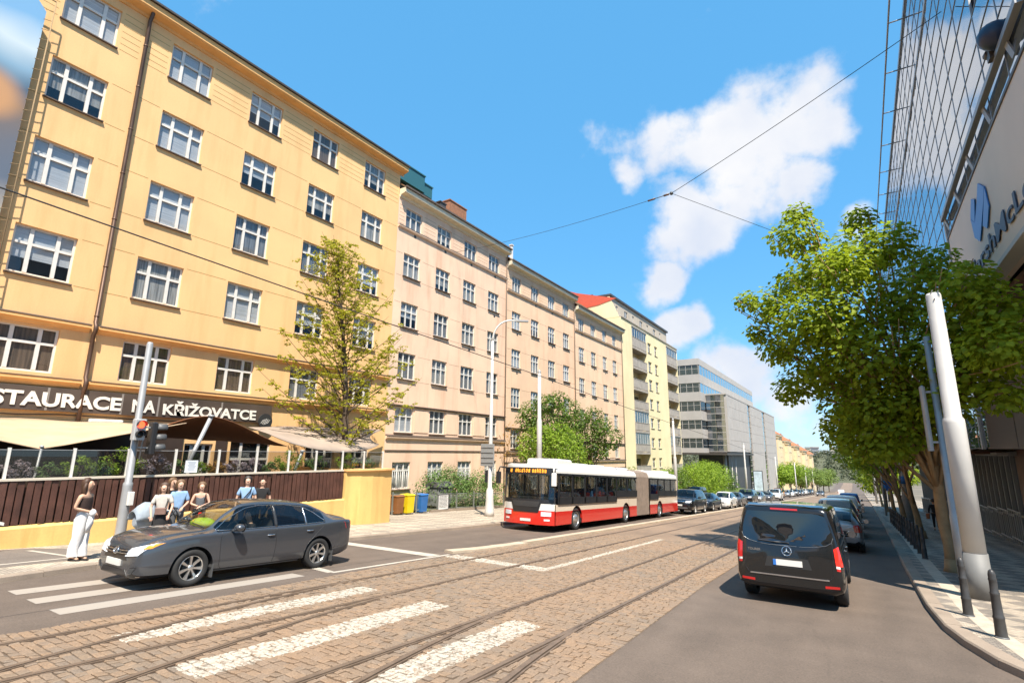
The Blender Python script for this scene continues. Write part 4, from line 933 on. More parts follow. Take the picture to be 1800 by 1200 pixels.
# ---- far cream houses with orange roofs, stepping downhill
M_CREAM = stucco('cream_render', (.74, .58, .36), (.8, .7, .55), .3)
M_ORANGE = pbr('orange_tiles', (.40, .15, .06), .85, var=.2, vscale=2)
def cream_house(Y0, Y1, eave, label, n, X=FX, mat=M_CREAM):
    root = empty('cream_townhouse', (X-4, (Y0+Y1)/2, gz(Y0)), label, 'building', 'cream houses far down the street'); o0 = ORG[root.name]; ZB = gz(Y1)-1
    w = (Y1-Y0)/n; fh = 3.5; ops = []; z = eave-2.6
    while z > gz(Y0)+1: ops += [(Y0+k*w+w*.32, Y0+k*w+w*.68, z, z+1.7) for k in range(n)]; z -= fh
    # the gable side facing the camera
    m = MB(); wall_grid(m, X, Y0, Y1, ZB, eave, ops, .25); m.poly([(X-12, Y0, ZB), (X, Y0, ZB), (X, Y0, eave), (X-12, Y0, eave)]); m.build('wall', mat, root); backing(root, X, Y0+.3, Y1-.3, ZB, eave-.3)
    for a, b, c, d in ops: add_window(root, o0, a, b, c, d, X, 'T', .25, False, False, None, M_GLASSD)
    m = MB(); m.box(X-12, X+.6, Y0-.3, Y1, eave, eave+.4); m.box(X-.02, X+.12, Y0, Y1, eave-4.2, eave-4.0); m.build('cornice', M_CREAMC, root)
    m = MB(); b = [(X-12.4, Y0-.4, eave+.4), (X+.7, Y0-.4, eave+.4), (X+.7, Y1, eave+.4), (X-12.4, Y1, eave+.4)]; t = [(X-7, Y0+4, eave+4.4), (X-5, Y0+4, eave+4.4), (X-5, Y1-2, eave+4.4), (X-7, Y1-2, eave+4.4)]
    m.loft([b, t], True, 0, cap=True); m.build('roof', M_ORANGE, root)
    m = MB(); m.box(X+.0, X+1.1, Y0+w*.15, Y0+w*.9, gz(Y0)+4, eave-1.2); m.box(X+.0, X+1.3, Y0+w*.1, Y0+w*.95, eave-1.2, eave-.9); m.build('bay', mat, root)
    m = MB(); m.box(X-6, X-5, Y0+5, Y0+6, eave+3.6, eave+6); m.build('chimney', M_BRICK, root)
for k, (a, b, e) in enumerate(((186, 214, 10.2), (215, 243, 9.6), (244, 272, 7.8), (273, 304, 6.2), (305, 340, 4.4), (341, 376, 2.6))):
    cream_house(a, b, e, ('cream townhouse with orange hipped roof right behind the grey office', 'second cream townhouse behind the office block with bay front', 'third cream townhouse down the street', 'fourth cream townhouse down the street', 'fifth cream townhouse down the street with low eaves', 'last cream townhouse visible far down the street')[k], 5, FX if k < 2 else FX+.8*k-1.0)
# ---- houses behind the camera, seen only mirrored in glass and paint
def back_house(x0, x1, y0, y1, h, mat, label):
    root = empty('rear_apartment_building', ((x0+x1)/2, (y0+y1)/2, gz(y1)), label, 'building', 'houses of the crossing behind the viewer'); z = gz(y1)
    m = MB(); m.box(x0, x1, y0, y1, z-1, z+h); m.build('wall', mat, root); m = MB(); m.box(x0-.4, x1+.4, y0-.4, y1+.4, z+h, z+h+.5); m.loft([[(x0-.4, y0-.4, z+h+.5), (x1+.4, y0-.4, z+h+.5), (x1+.4, y1+.4, z+h+.5), (x0-.4, y1+.4, z+h+.5)], [(x0+4, y0+4, z+h+4), (x1-4, y0+4, z+h+4), (x1-4, y1-4, z+h+4), (x0+4, y1-4, z+h+4)]], True, 0, cap=True); m.build('roof', M_TILE, root)
    for f in range(int(h/3.4)):
        n = int((x1-x0)/3.4)
        for k in range(n): m = MB(); xa = x0+1+k*(x1-x0-1)/n; m.box(xa, xa+1.5, y1-.02, y1+.03, z+1.2+f*3.4, z+2.9+f*3.4); m.build('window', M_GLASSD, root)
back_house(-60, -22, -60, -28, 19, M_PINK2, 'pink corner house across the junction behind the viewer on the left')
back_house(-6, 22, -75, -48, 17, M_CREAM, 'cream house across the junction behind the viewer')
# ---------------------------------------------------------------- the glass building on the right
M_CURTWALL = glass('curtain_wall_glass', tint=(.5, .6, .7), see=.05, f0=.6, refl=.78, body=(.16, .19, .22), bow=.03)
M_MULL = pbr('mullion_grey', (.34, .33, .32), .45, metal=.5)
M_MULLW = pbr('mullion_light', (.45, .44, .42), .5)
M_BEIGE = pbr('beige_fascia', (.68, .56, .45), .6, var=.06, vscale=.5)
M_STONE = pbr('red_brown_stone', (.17, .085, .06), .6, var=.25, vscale=2)
M_BLUE = pbr('logo_blue', (.03, .16, .46), .4)
M_INK = pbr('logo_ink', (.05, .06, .09), .5)
def glass_building():
    root = empty('glass_office_building', (9, 50, gz(50)), 'tall glass office building with gridded curtain wall and curved beige sign band', 'building'); o0 = ORG[root.name]
    fx = lambda y: 3.85+.0135*y
    ZR = 23.1; Y0, Y1 = 13.49, 78.0; NY = 2.03; HZ = .847; YB = 26.5; ZBAND = 10.7; YT, ZLOW = 17.55, 15.3
    ys = [Y0+NY*k for k in range(int((Y1-Y0)/NY)+1)]; zs = []
    z = ZR-.12
    while z > 2: zs.append(z); z -= HZ
    zs = zs[::-1]
    # panes: every one built on its own for the part the photo shows, slightly out of line with its neighbours
    rnd = random.Random(9); cnt = 0; far = MB(); cand = []
    for i in range(len(ys)-1):
        for j in range(len(zs)-1):
            c = Vector((fx(ys[i]), (ys[i]+ys[i+1])/2, (zs[j]+zs[j+1])/2))
            if ys[i+1] < YB+.3 and zs[j] < ZBAND: continue
            if ys[i] < YT-.1 and zs[j+1] > ZLOW: continue
            q = proj(c); cand.append((0 if (q and -20 < q[0] < 1830 and -30 < q[1] < 560) else 1, q[2] if q else 1e9, i, j))
    cand.sort()
    for (vis, _, i, j) in cand:
        a, b = ys[i]+.012, ys[i+1]-.012; c, d = zs[j]+.012, zs[j+1]-.012; t1, t2 = rnd.uniform(-.0015, .0015), rnd.uniform(-.0012, .0012)
        xa, xb = fx(a), fx(b)
        pts = [(xa-t1-t2, a, c), (xb+t1-t2, b, c), (xb+t1+t2, b, d), (xa-t1+t2, a, d)]
        if vis == 0 and cnt < 300:
            m = MB(); m.prism([(x+.008, y, z_) for x, y, z_ in pts], (.02, 0, 0)); m.build('pane', M_CURTWALL, root); cnt += 1
        else: far.prism([(x+.008, y, z_) for x, y, z_ in pts], (.02, 0, 0))
    far.build('far_panes', M_CURTWALL, root)['kind'] = 'stuff'
    for y in ys:
        zb = ZBAND if y < YB+.3 else 2.6
        m = MB(); m.box(fx(y)-.004, fx(y)+.05, y-.018, y+.018, zb, ZR if y > YT-.1 else ZLOW); m.build('mullion', M_MULL, root)
    for k, z in enumerate(zs):
        ya = (YT if z > ZLOW else Y0) if z > ZBAND else YB+.3
        m = MB(); m.prism([(fx(ya)-.008, ya, z-.011), (fx(Y1)-.008, Y1, z-.011), (fx(Y1)-.008, Y1, z+.011), (fx(ya)-.008, ya, z+.011)], (.06, 0, 0)); m.build('transom', M_MULL, root)
    for z in (19.7, 10.2):
        ya = YT if z > ZBAND else YB+.3
        m = MB(); m.prism([(fx(ya)-.02, ya, z-.08), (fx(Y1)-.02, Y1, z-.08), (fx(Y1)-.02, Y1, z+.08), (fx(ya)-.02, ya, z+.08)], (.08, 0, 0)); m.build('floor_band', M_MULLW, root)
    m = MB(); m.prism([(fx(YB)-.06, YB+.05, 2.6), (fx(YB)-.06, YB+.27, 2.6), (fx(YB)-.06, YB+.27, 11.9), (fx(YB)-.06, YB+.05, 11.9)], (.1, 0, 0)); m.build('corner_post', M_MULLW, root)
    m = MB(); m.prism([(fx(YT)+.08, YT, 8.0), (fx(Y1)+.08, Y1, 8.0), (30, Y1, 8.0), (30, YT, 8.0)], (0, 0, 15)); fix_normals(m.build('core', M_OFFD, root).data)
    m = MB(); m.prism([(fx(Y0)+.09, 13.6, 8.1), (fx(YT)+.09, YT-.02, 8.1), (16, YT-.02, 8.1), (16, 13.6, 8.1)], (0, 0, 7)); fix_normals(m.build('core', M_OFFD, root).data)
    m = MB(); m.prism([(fx(YB+.4)+.09, YB+.4, 2.7), (fx(Y1)+.09, Y1, 2.7), (7, Y1, 2.7), (7, YB+.4, 2.7)], (0, 0, 5.25)); fix_normals(m.build('core', M_OFFD, root).data)
    m = MB(); m.prism([(6.6, 32, -4), (6.6, Y1, -8), (30, Y1, -8), (30, 32, -4)], (0, 0, 13)); o = m.build('core', M_OFFD, root); fix_normals(o.data)
    m = MB(); m.prism([(fx(YT)-.05, YT, ZR), (fx(Y1)-.05, Y1, ZR), (30, Y1, ZR), (30, YT, ZR)], (0, 0, .25)); fix_normals(m.build('roof_edge', M_MULL, root).data)
    # outrigger rod at roof level with struts
    m = MB(); m.tube([(fx(YT)-.7, YT, 22.65), (fx(Y1)-.7, Y1, 22.65)], .04, 8)
    y = YT+2
    while y < Y1: m.tube([(fx(y), y, 22.65), (fx(y)-.74, y, 22.65)], .035, 6); y += 4.06
    m.build('outrigger_rod', M_MULL, root)
    # beige sign band, slightly bowed in plan
    FXb = lambda y: 4.05+.006*(y-17)+.0009*(y-17)**2
    N_ = 24; by = [13.75+k*(26.4-13.75)/N_ for k in range(N_+1)]
    m = MB(); zb_, zt_ = 7.76, 11.0
    m.loft([[(FXb(y)+.6, y, zb_), (FXb(y), y, zb_), (FXb(y), y, zt_), (FXb(y)+.6, y, zt_)] for y in by], True, 0, cap=True); o = m.build('sign_band', M_BEIGE, root); fix_normals(o.data)
    m = MB(); m.loft([[(FXb(y)-.04, y, zb_-.13), (FXb(y)+.35, y, zb_-.13), (FXb(y)+.35, y, zb_-.004), (FXb(y)-.04, y, zb_-.004)] for y in by], True, 0, cap=True); m.build('band_trim', M_MULLW, root)
    m = MB(); m.loft([[(FXb(y)-.03, y, zt_+.004), (FXb(y)+.3, y, zt_+.004), (FXb(y)+.3, y, zt_+.09), (FXb(y)-.03, y, zt_+.09)] for y in by], True, 0, cap=True); m.build('band_cap', M_ZINC, root)
    # rail in front of the glass above the band, with brackets, and a lamp on it
    m = MB(); ry = [13.6+k*.8 for k in range(17)]
    m.loft([[(FXb(y)-.17, y, 11.75), (FXb(y)-.02, y, 11.75), (FXb(y)-.02, y, 11.9), (FXb(y)-.17, y, 11.9)] for y in ry], True, 0, cap=True)
    for y in (15, 17.8, 20.6, 23.4, 26.2): m.obox((FXb(y)+.03, y, 11.42), (.02, 0, 0), (0, .11, 0), (-.09, 0, .36))
    m.build('rail', M_MULL, root)
    fl = empty('facade_floodlight', (FXb(15.3)-.15, 15.3, 11.9), 'dark round floodlight mounted on the rail above the sign band', 'floodlight')
    m = MB(); m.ball((FXb(15.3)-.14, 15.3, 12.24), .34, 14, 8); m.build('housing', pbr('lamp_navy', (.02, .03, .06), .4), fl)
    m = MB(); m.box(FXb(15.4)-.25, FXb(15.4)-.04, 15.5, 15.75, 11.82, 12.2); m.lathe([(.09, -.08), (.11, .08)], 10, (FXb(15.4)-.2, 15.75, 12.08), 'Y'); m.build('bracket', M_ZINC, fl)
    # company name and mark on the band
    ln = empty('company_lettering', (FXb(18)-.04, 18, 9), 'blue company mark with dark company name on the beige band', 'sign')
    for poly in ([(21.04, 10.45), (20.61, 10.25), (21.09, 9.66), (21.59, 9.99)], [(21.6, 9.97), (21.09, 9.64), (20.37, 10.05), (19.86, 10.45), (19.23, 10.05), (19.56, 9.74), (20.3, 9.26), (20.86, 8.93), (21.48, 9.28)], [(19.2, 10.04), (19.1, 9.37), (19.71, 8.93), (20.17, 9.18), (19.52, 9.72)]):
        m = MB(); m.prism([(FXb(y)-.02, y, z_) for y, z_ in poly], (-.03, 0, 0)); fix_normals(m.build('mark', M_BLUE, ln).data)
    me = text_mesh('letters', 'MarshMcLennan', .8, M_INK, .012, .008, space=1.02)
    xs = [v.co.x for v in me.vertices]; w = max(xs)-min(xs); k = 11.3/w
    for v in me.vertices: y = 23.3-(v.co.x-min(xs))*k; v.co = Vector((FXb(y)-.022-v.co.z-.012, y, 8.2+v.co.y))-ORG[ln.name]
    bmt = bmesh.new(); bmt.from_mesh(me); bmesh.ops.bisect_plane(bmt, geom=bmt.verts[:]+bmt.edges[:]+bmt.faces[:], plane_co=Vector((0, 13.8, 0))-ORG[ln.name], plane_no=(0, -1, 0), clear_outer=True); bmt.to_mesh(me); bmt.free()
    fix_normals(me); mobj('lettering', me, ln)
    for k in range(3):
        for q in range(2): m = MB(); m.box(4.36+k*.86, 4.36+k*.86+.84, YB+.30, YB+.38, 2.62+q*2.5, 5.09+q*2.5); m.build('return_panel', M_BEIGE, root)
    # lower storeys: soffit, beige panels, glazed ground floor, stone pier, entrance canopy
    m = MB(); m.box(4.75, 12, 13.8, 32.5, 7.55, 7.7); m.box(4.6, 7, 32.5, 78, 2.45, 2.6); m.build('soffit', M_STONE, root)
    for k in range(9):
        a = 32.6+k*4.6
        m = MB(); m.box(5.9, 6.35, a+.03, a+4.57, 2.62, 5.0); m.box(5.92, 6.35, a+.03, a+4.57, 5.06, 7.5); m.build('beige_panel', M_BEIGE, root)
    gg = glass('shop_glass', tint=(.5, .5, .48), see=.3, f0=.22, body=(.03, .028, .025), bow=.04)
    y = 32.4
    while y < 74:
        zb = gz(y+2.2)+KERB
        for q in range(2): m = MB(); m.box(6.25, 6.29, y+.05+q*1.13, y+1.10+q*1.13, zb+.12, 2.45); m.build('shop_pane', gg, root)
        m = MB()
        for q in range(3): m.box(6.12, 6.30, y-.03+q*1.13, y+.04+q*1.13, zb, 2.55)
        m.box(6.14, 6.3, y, y+2.3, zb+1.28, zb+1.36); m.build('shop_frame', M_MULL, root)
        # low railing before the panes
        m = MB()
        for q in range(6): m.box(5.93, 5.96, y+q*.4, y+.03+q*.4, zb, zb+1.5)
        m.box(5.92, 5.97, y-.05, y+2.35, zb+1.5, zb+1.55); m.box(5.92, 5.97, y-.05, y+2.35, zb+.25, zb+.29); m.build('railing', M_MULLW if y < 40 else M_MULL, root)
        y += 2.3
    m = MB(); m.box(5.7, 6.4, 31.4, 37.2, 2.38, 2.56); m.box(5.3, 5.75, 31.2, 36.2, 2.40, 2.52); m.build('entrance_canopy', M_MULLW, root)
    m = MB(); m.box(6.0, 7.6, 28.6, 31.9, -2, 7.5); m.build('stone_pier', M_STONE, root)
    m = MB(); m.box(9.2, 9.5, 16, 32, -2, 7.5); m.box(6.9, 9.3, 16, 16.3, -2, 7.5); m.build('recess_wall', M_STONE, root)
glass_building()
# ---------------------------------------------------------------- terrace of the restaurant
M_BOARD = pbr('brown_board', (.10, .042, .028), .55, var=.35, vscale=3, fine=.25, fscale=40, bump=.2)
M_RAIL = pbr('pale_rail', (.62, .54, .43), .6)
M_POLE = pbr('grey_pole', (.36, .355, .35), .45, metal=.25, var=.12, vscale=3)
M_POLEW = pbr('pale_pole', (.60, .57, .53), .45, var=.08, vscale=2)
M_POLED = pbr('dark_pole', (.10, .10, .10), .5, var=.2, vscale=4)
M_BLACK = pbr('black_plastic', (.02, .02, .022), .45)
M_SCREEN = glass('screen_glass', tint=(.86, .86, .84), see=.9, f0=.05)
def terrace():
    FXX = -17.5; rnd = random.Random(5)
    w = empty('terrace_wall', (FXX, 6, gz(6)), 'low yellow rendered wall carrying the brown board fence', 'wall')
    my = stucco('yellow_wall_render', (.80, .50, .17), (.45, .38, .2), .8, .9)
    m = MB(); m.loft([[(FXX+.12, y, gz(y)-.2), (FXX+.12, y, .34+.01*math.sin(y)), (FXX+.06, y, .40), (FXX-.25, y, .40), (FXX-.25, y, gz(y)-.2)] for y in [-8+k*.95 for k in range(25)]], False, 0); fix_normals(m.build('wall_body', my, w).data)
    f = empty('board_fence', (FXX, 6, .4), 'dark brown fence of upright boards along the restaurant terrace', 'fence')
    bm = {}
    y = -4.0; k = 0
    while y < 14.62:
        wd = .135; m = MB()
        key = k % 4
        if key not in bm:
            mm = MB(); mm.bbox(-.018, .022+.004*key, 0, wd, 0, 1.03+.006*key, .006); bm[key] = mm.mesh('board', M_BOARD)
        o = mobj('board', bm[key], f, Vector((FXX+.03+rnd.uniform(-.012, .03), y, .415))-ORG[f.name]); o.rotation_euler = (rnd.uniform(-.008, .008), 0, rnd.uniform(-.06, .06)); y += wd+.032; k += 1
    m = MB(); m.box(FXX-.08, FXX-.03, -4, 14.6, .62, .72); m.box(FXX-.08, FXX-.03, -4, 14.6, 1.2, 1.3); m.build('fence_rail', M_BOARD, f)
    m = MB(); m.box(FXX-.30, FXX-.26, -4, 14.6, .38, 1.44); m.build('fence_backing', M_BROWN, f)
    m = MB(); m.box(FXX-.12, FXX+.09, -4, 14.65, 1.465, 1.52); m.build('top_rail', M_RAIL, f)
    p = empty('yellow_gate_pier', (FXX-.4, 16, gz(16)), 'broad yellow rendered pier at the end of the board fence', 'wall')
    m = MB()
    ring = [(FXX+.12, 14.75), (FXX+.28, 15.4), (FXX+.34, 16.0), (FXX+.30, 16.6), (FXX+.2, 17.22), (FXX-.9, 17.3), (FXX-.9, 14.75)]
    m.loft([[(x, yy, gz(yy)-.1) for x, yy in ring], [(x, yy, 1.46) for x, yy in ring]], True, 0, cap=True); fix_normals(m.build('pier_body', my, p).data)
    m = MB(); ring2 = [(x+(.10 if x > FXX else -.05), yy+(.05 if yy > 16 else -.03)) for x, yy in ring]; m.loft([[(x, yy, 1.463) for x, yy in ring2], [(x, yy, 1.53) for x, yy in ring2]], True, 0, cap=True); fix_normals(m.build('pier_cap', M_YELD, p).data)
    # side wall from the pier to the house
    m = MB(); m.box(-24, FXX-.92, 17.05, 17.28, gz(18)-.2, 1.45); m.build('side_wall', my, p)
    # glass wind screen: panels and posts
    posts = [1.5, 3.0, 4.41, 5.73, 7.0, 8.27, 9.60, 10.92, 12.18, 13.37, 14.64, 15.77, 16.84]
    g = empty('glass_windscreen', (FXX-.1, 9, 1.5), 'clear glass wind screen with white posts on top of the terrace fence', 'screen')
    for a, b in zip(posts, posts[1:]):
        m = MB(); m.box(FXX-.055, FXX-.045, a+.03, b-.03, 1.53, 2.21); m.build('glass_panel', M_SCREEN, g)
        m = MB(); m.box(FXX-.06, FXX-.04, a+.03, b-.03, 2.213, 2.228); m.build('panel_edge', M_POLE, g)
    for a in posts: m = MB(); m.box(FXX-.08, FXX-.015, a-.03, a+.03, 1.52, 2.27); m.build('post', M_WHITE, g)
    # menu sheet in the screen
    s = empty('menu_sheet', (FXX+.0, 8.75, 1.55), 'white printed menu sheet fixed to the glass screen', 'menu')
    m = MB(); m.box(FXX-.035, FXX-.02, 8.58, 8.95, 1.56, 1.93); m.build('sheet', pbr('paper', (.75, .78, .82), .7), s)
    m = MB()
    for k in range(9): m.box(FXX-.0195, FXX-.018, 8.64+.02*(k % 3), 8.9-.015*(k % 4), 1.88-k*.034, 1.892-k*.034)
    m.build('print_lines', pbr('print_grey', (.25, .28, .33), .7), s)['kind'] = 'stuff'
    # terrace floor, planter
    m = MB(); m.box(-24, FXX-.32, -8, 17.0, gz(0)-1.2, .25); tag(m.build('terrace_floor', pbr('terrace_boards', (.10, .07, .05), .8, var=.3)), 'dark raised terrace floor behind the board fence', kind='structure')
    pl = empty('planter_box', (FXX-.6, 6, .25), 'long brown planter box behind the glass screen', 'planter')
    m = MB(); m.box(FXX-.9, FXX-.34, -4, 16.9, .25, 1.40); m.build('trough', M_BROWN, pl); m = MB(); m.box(FXX-.86, FXX-.38, -3.9, 16.8, 1.402, 1.44); m.build('soil', pbr('soil', (.06, .045, .03), .95), pl)
    # canopies
    def sail(name, grid, mat, label, edge=None, poles=()):
        r = empty(name, grid[0][0], label, 'canopy'); nu, nv = 14, 10; m = MB()
        def bez(P, t):
            n = len(P)-1
            if n > 6: i = min(int(t*n), n-1); q = t*n-i; return Vector(P[i])*(1-q)+Vector(P[i+1])*q
            return sum((Vector(P[i])*math.comb(n, i)*(1-t)**(n-i)*t**i for i in range(n+1)), Vector())
        rows = []
        for i in range(nu+1):
            t = i/nu; cp = [bez(row, t) for row in grid]; rows.append([bez(cp, j/nv)+Vector((0, 0, .02*math.sin(i*1.3)*math.sin(j*1.1))) for j in range(nv+1)])
        m.loft(rows, False, 0, smooth=True); o = m.build('sail_cloth', mat, r)
        sd = o.modifiers.new('thickness', 'SOLIDIFY'); sd.thickness = .012
        m = MB(); m.tube([rw[0] for rw in rows], .018, 6); m.build('hem', edge or mat, r)
        for (a, b, rad) in poles: m = MB(); m.tube([a, b], rad, 10); m.lathe([(rad*1.6, -.03), (rad*1.6, .03)], 10, b); m.build('pole', M_POLE, r)
        return r
    cream = pbr('cream_canvas', (.50, .345, .215), .85, var=.15, vscale=1.5); orange = pbr('rust_canvas', (.20, .075, .03), .85, var=.15, vscale=1.5); taupe = pbr('taupe_canvas', (.33, .255, .20), .85, var=.2, vscale=1.2)
    sail('cream_shade_sail', [[(-18.45, 1.6+.52*k, 2.23+.245*abs(1.6+.52*k-5.28)) for k in range(15)], [(-20.8, 1.6+.535*k, 2.66+.12*abs(1.6+.535*k-5.4)) for k in range(15)], [(-23.8, 1.6+.55*k, 3.22) for k in range(15)]], cream, 'cream canvas shade sail hanging low over the left terrace', poles=[((-18.45, 5.2, .3), (-18.45, 5.28, 2.3), .03)])
    sail('rust_shade_sail', [[(-18.6, 7.6, 2.72), (-18.6, 8.8, 3.05), (-18.6, 9.75, 4.2), (-18.7, 10.9, 2.87), (-18.8, 12.9, 2.42)], [(-20.5, 7.6, 2.7), (-20.5, 9.8, 3.0), (-20.5, 12.8, 2.5)], [(-23.0, 7.8, 2.75), (-23.0, 10, 2.7), (-23.0, 13, 2.6)]], orange, 'rust brown canvas shade sail seen from below with a leaning grey pole', poles=[((-18.9, 8.8, .3), (-18.55, 9.72, 3.4), .07)])
    sail('taupe_shade_sail', [[(-18.9, 12.2, 2.86), (-18.9, 13.7, 2.25), (-18.9, 15.5, 2.11), (-19.0, 17.4, 2.2), (-19.8, 18.7, 2.6)], [(-20, 12.5, 3.0), (-20.5, 15, 3.1), (-21, 18.4, 3.0)], [(-22.6, 13.5, 3.25), (-23, 17, 3.5), (-23.6, 22.6, 3.5)]], taupe, 'taupe canvas shade sail by the pink house', poles=[((-19.2, 13.2, .3), (-18.6, 13.5, 2.25), .06)])
    # terrace tables with chairs, mostly hidden
    for k, (x, y_) in enumerate(((-20.2, 6.2), (-20.4, 9.6), (-20.2, 14.2))):
        t = empty('terrace_table', (x, y_, .25), ('dark terrace table under the cream sail', 'dark terrace table under the rust sail', 'dark terrace table under the taupe sail')[k], 'table', 'terrace tables'); m = MB(); m.lathe([(.38, .70), (.40, .72), (.40, .74)], 16, (x, y_, .25)); m.build('table_top', M_BOARD, t); m = MB(); m.lathe([(.25, 0), (.24, .03), (.04, .05), (.04, .70)], 12, (x, y_, .25)); m.build('pedestal', M_BLACK, t)
terrace()

# ---------------------------------------------------------------- poles, signals, lamps
def signal_lamp(m, c, out, r, mi): 
    pass
M_RED = pbr('red_lamp_lit', (.6, .02, .01), .3, emit=(1., .06, .02), estr=3.0)
M_LENS = pbr('dark_lens', (.03, .03, .03), .25)
M_BLUEL = pbr('green_lamp_lit', (.05, .3, .5), .3, emit=(.1, .55, 1.), estr=3.0)
def traffic_signal():
    x, y = -16.53, 6.69; z = gz(y)+KERB
    r = empty('traffic_signal', (x, y, z), 'grey traffic signal pole with lit red pedestrian light before the restaurant', 'traffic light')
    m = MB(); m.lathe([(.13, 0), (.125, .05), (.115, 1.50), (.115, 1.58), (.085, 1.62), (.08, 5.4), (.06, 5.45)], 16, (x, y, z)); m.build('pole', M_POLE, r)
    m = MB(); m.bbox(x+.09, x+.2, y-.02, y+.12, z+1.02, z+1.36, .012); m.build('push_button', M_WHITE, r)
    # pedestrian head facing the street
    m = MB(); m.bbox(x+.10, x+.30, y-.17, y+.11, z+2.72, z+3.28, .02); m.build('pedestrian_head', pbr('head_grey', (.42, .41, .40), .5), r)
    for zz, mt, nm in ((z+3.13, M_RED, 'red_lens'), (z+2.87, M_LENS, 'dark_lens')):
        m = MB(); m.lathe([(.095, 0), (.08, .02), (.0, .028)], 16, (x+.302, y-.03, zz), 'X'); h = m.build(nm, mt, r)
        m = MB(); rings = []
        for d in (0, .13):
            rings.append([(x+.302+d, y-.03+.112*math.cos(a), zz+.112*math.sin(a)) for a in [math.pi*(-.1+1.2*k/12) for k in range(13)]])
        m.loft(rings, False, 0); v = m.build('visor', M_BLACK, r); sd = v.modifiers.new('t', 'SOLIDIFY'); sd.thickness = .006
    # vehicle head facing down the street, seen from the side
    m = MB(); m.bbox(x-.02, x+.28, y+.28, y+.42, z+2.35, z+3.22, .03); m.build('vehicle_head', M_BLACK, r)
    m = MB(); m.box(x+.1, x+.14, y+.05, y+.3, z+3.05, z+3.09); m.box(x+.1, x+.14, y+.05, y+.3, z+2.5, z+2.54); m.tube([(x+.02, y+.2, z+3.2), (x+.02, y+.16, z+2.2)], .02, 6); m.build('bracket', M_POLE, r)
    for k in range(3):
        zz = z+3.06-k*.275; m = MB(); rings = []
        for d in (0, .26): rings.append([(x+.13+.12*math.cos(a), y+.42+d, zz+.12*math.sin(a)) for a in [math.pi*(-.12+1.24*q/12) for q in range(13)]])
        m.loft(rings, False, 0, smooth=True); v = m.build('visor', M_POLED, r); sd = v.modifiers.new('t', 'SOLIDIFY'); sd.thickness = .008
        m = MB(); m.lathe([(.1, 0), (.0, .02)], 14, (x+.13, y+.422, zz), 'Y'); m.build('lens', M_LENS, r)
traffic_signal()
def lamp_post():
    x, y = -16.78, 24.06; z = gz(y)+KERB; r = empty('street_lamp', (x, y, z), 'tall pale street lamp with curved arm before the first pink house', 'street lamp')
    m = MB(); m.lathe([(.27, 0), (.25, .25), (.21, .9), (.19, 1.35), (.12, 1.5), (.105, 4.2), (.10, 6.0), (.085, 6.05), (.075, 9.6)], 16, (x, y, z)); m.build('pole', M_POLEW, r)
    m = MB(); d = Vector((.75, .66, 0)); pts = [Vector((x, y, z+9.5))]
    for k in range(1, 9): a = k/8*math.pi/2; pts.append(Vector((x, y, z+9.6))+d*(1.05*(1-math.cos(a)))+Vector((0, 0, 1.25*math.sin(a))))
    pts.append(pts[-1]+d*.45); m.tube(pts, .05, 8); m.build('arm', M_POLEW, r)
    e = pts[-1]; m = MB(); m.obox(e+d*.25, d*.32, Vector((-d.y, d.x, 0))*.12, (0, 0, .05)); m.build('lamp_head', M_POLE, r)
    s = empty('road_sign', (x, y, z+2.8), 'grey back of a pair of road signs on the lamp post', 'sign')
    m = MB(); m.bbox(x-.55, x+.35, y-.16, y-.13, z+2.62, z+3.80, .02); o = m.build('sign_plate', pbr('sign_back', (.33, .33, .32), .5, metal=.3), s)
    m = MB()
    for k in range(4): m.box(x-.5, x+.3, y-.19, y-.162, z+2.8+k*.27, z+2.84+k*.27)
    m.build('stiffener', M_POLE, s)
    m = MB(); m.bbox(x-.28, x-.1, y-.12, y+.1, z+1.75, z+2.4, .03); m.build('control_box', M_BLACK, r)
lamp_post()
def tram_pole(x, y, h, label, step=None, base=0., r0=.17, group='tram line poles', mat=None):
    z = gz(y)+(KERB if x < -14 or x > 1 else 0); r = empty('tram_line_pole', (x, y, z), label, 'pole', group); st = step or h*.55
    m = MB(); m.lathe([(r0, 0), (r0*.97, st-.1), (r0*.9, st), (r0*.72, st+.12), (r0*.66, h), (r0*.5, h+.02)], 14, (x, y, z)); m.build('pole', mat or M_POLEW, r)
    m = MB(); m.lathe([(r0*.70, h-.1), (r0*.74, h-.05), (r0*.6, h+.06), (.02, h+.14)], 12, (x, y, z)); m.build('cap', M_POLE, r); return r
tram_pole(-17.0, 29.86, 8.9, 'pale tram line pole behind the bus', step=5.7)
for k, (y, lb) in enumerate(((53.2, 'pale tram line pole just behind the bus tail'), (93.2, 'pale tram line pole before the grey office glass slot'), (133, 'tram line pole before the orange van far off'), (169, 'thin tram line pole far down the left kerb'), (205, 'distant tram line pole before the cream houses'), (240, 'more distant tram line pole before the far trees'), (275, 'farthest tram line pole on the left side'))): tram_pole(-14.9 if k < 3 else -14.2, y, 8.6 if k else 8.2, lb, r0=.16)
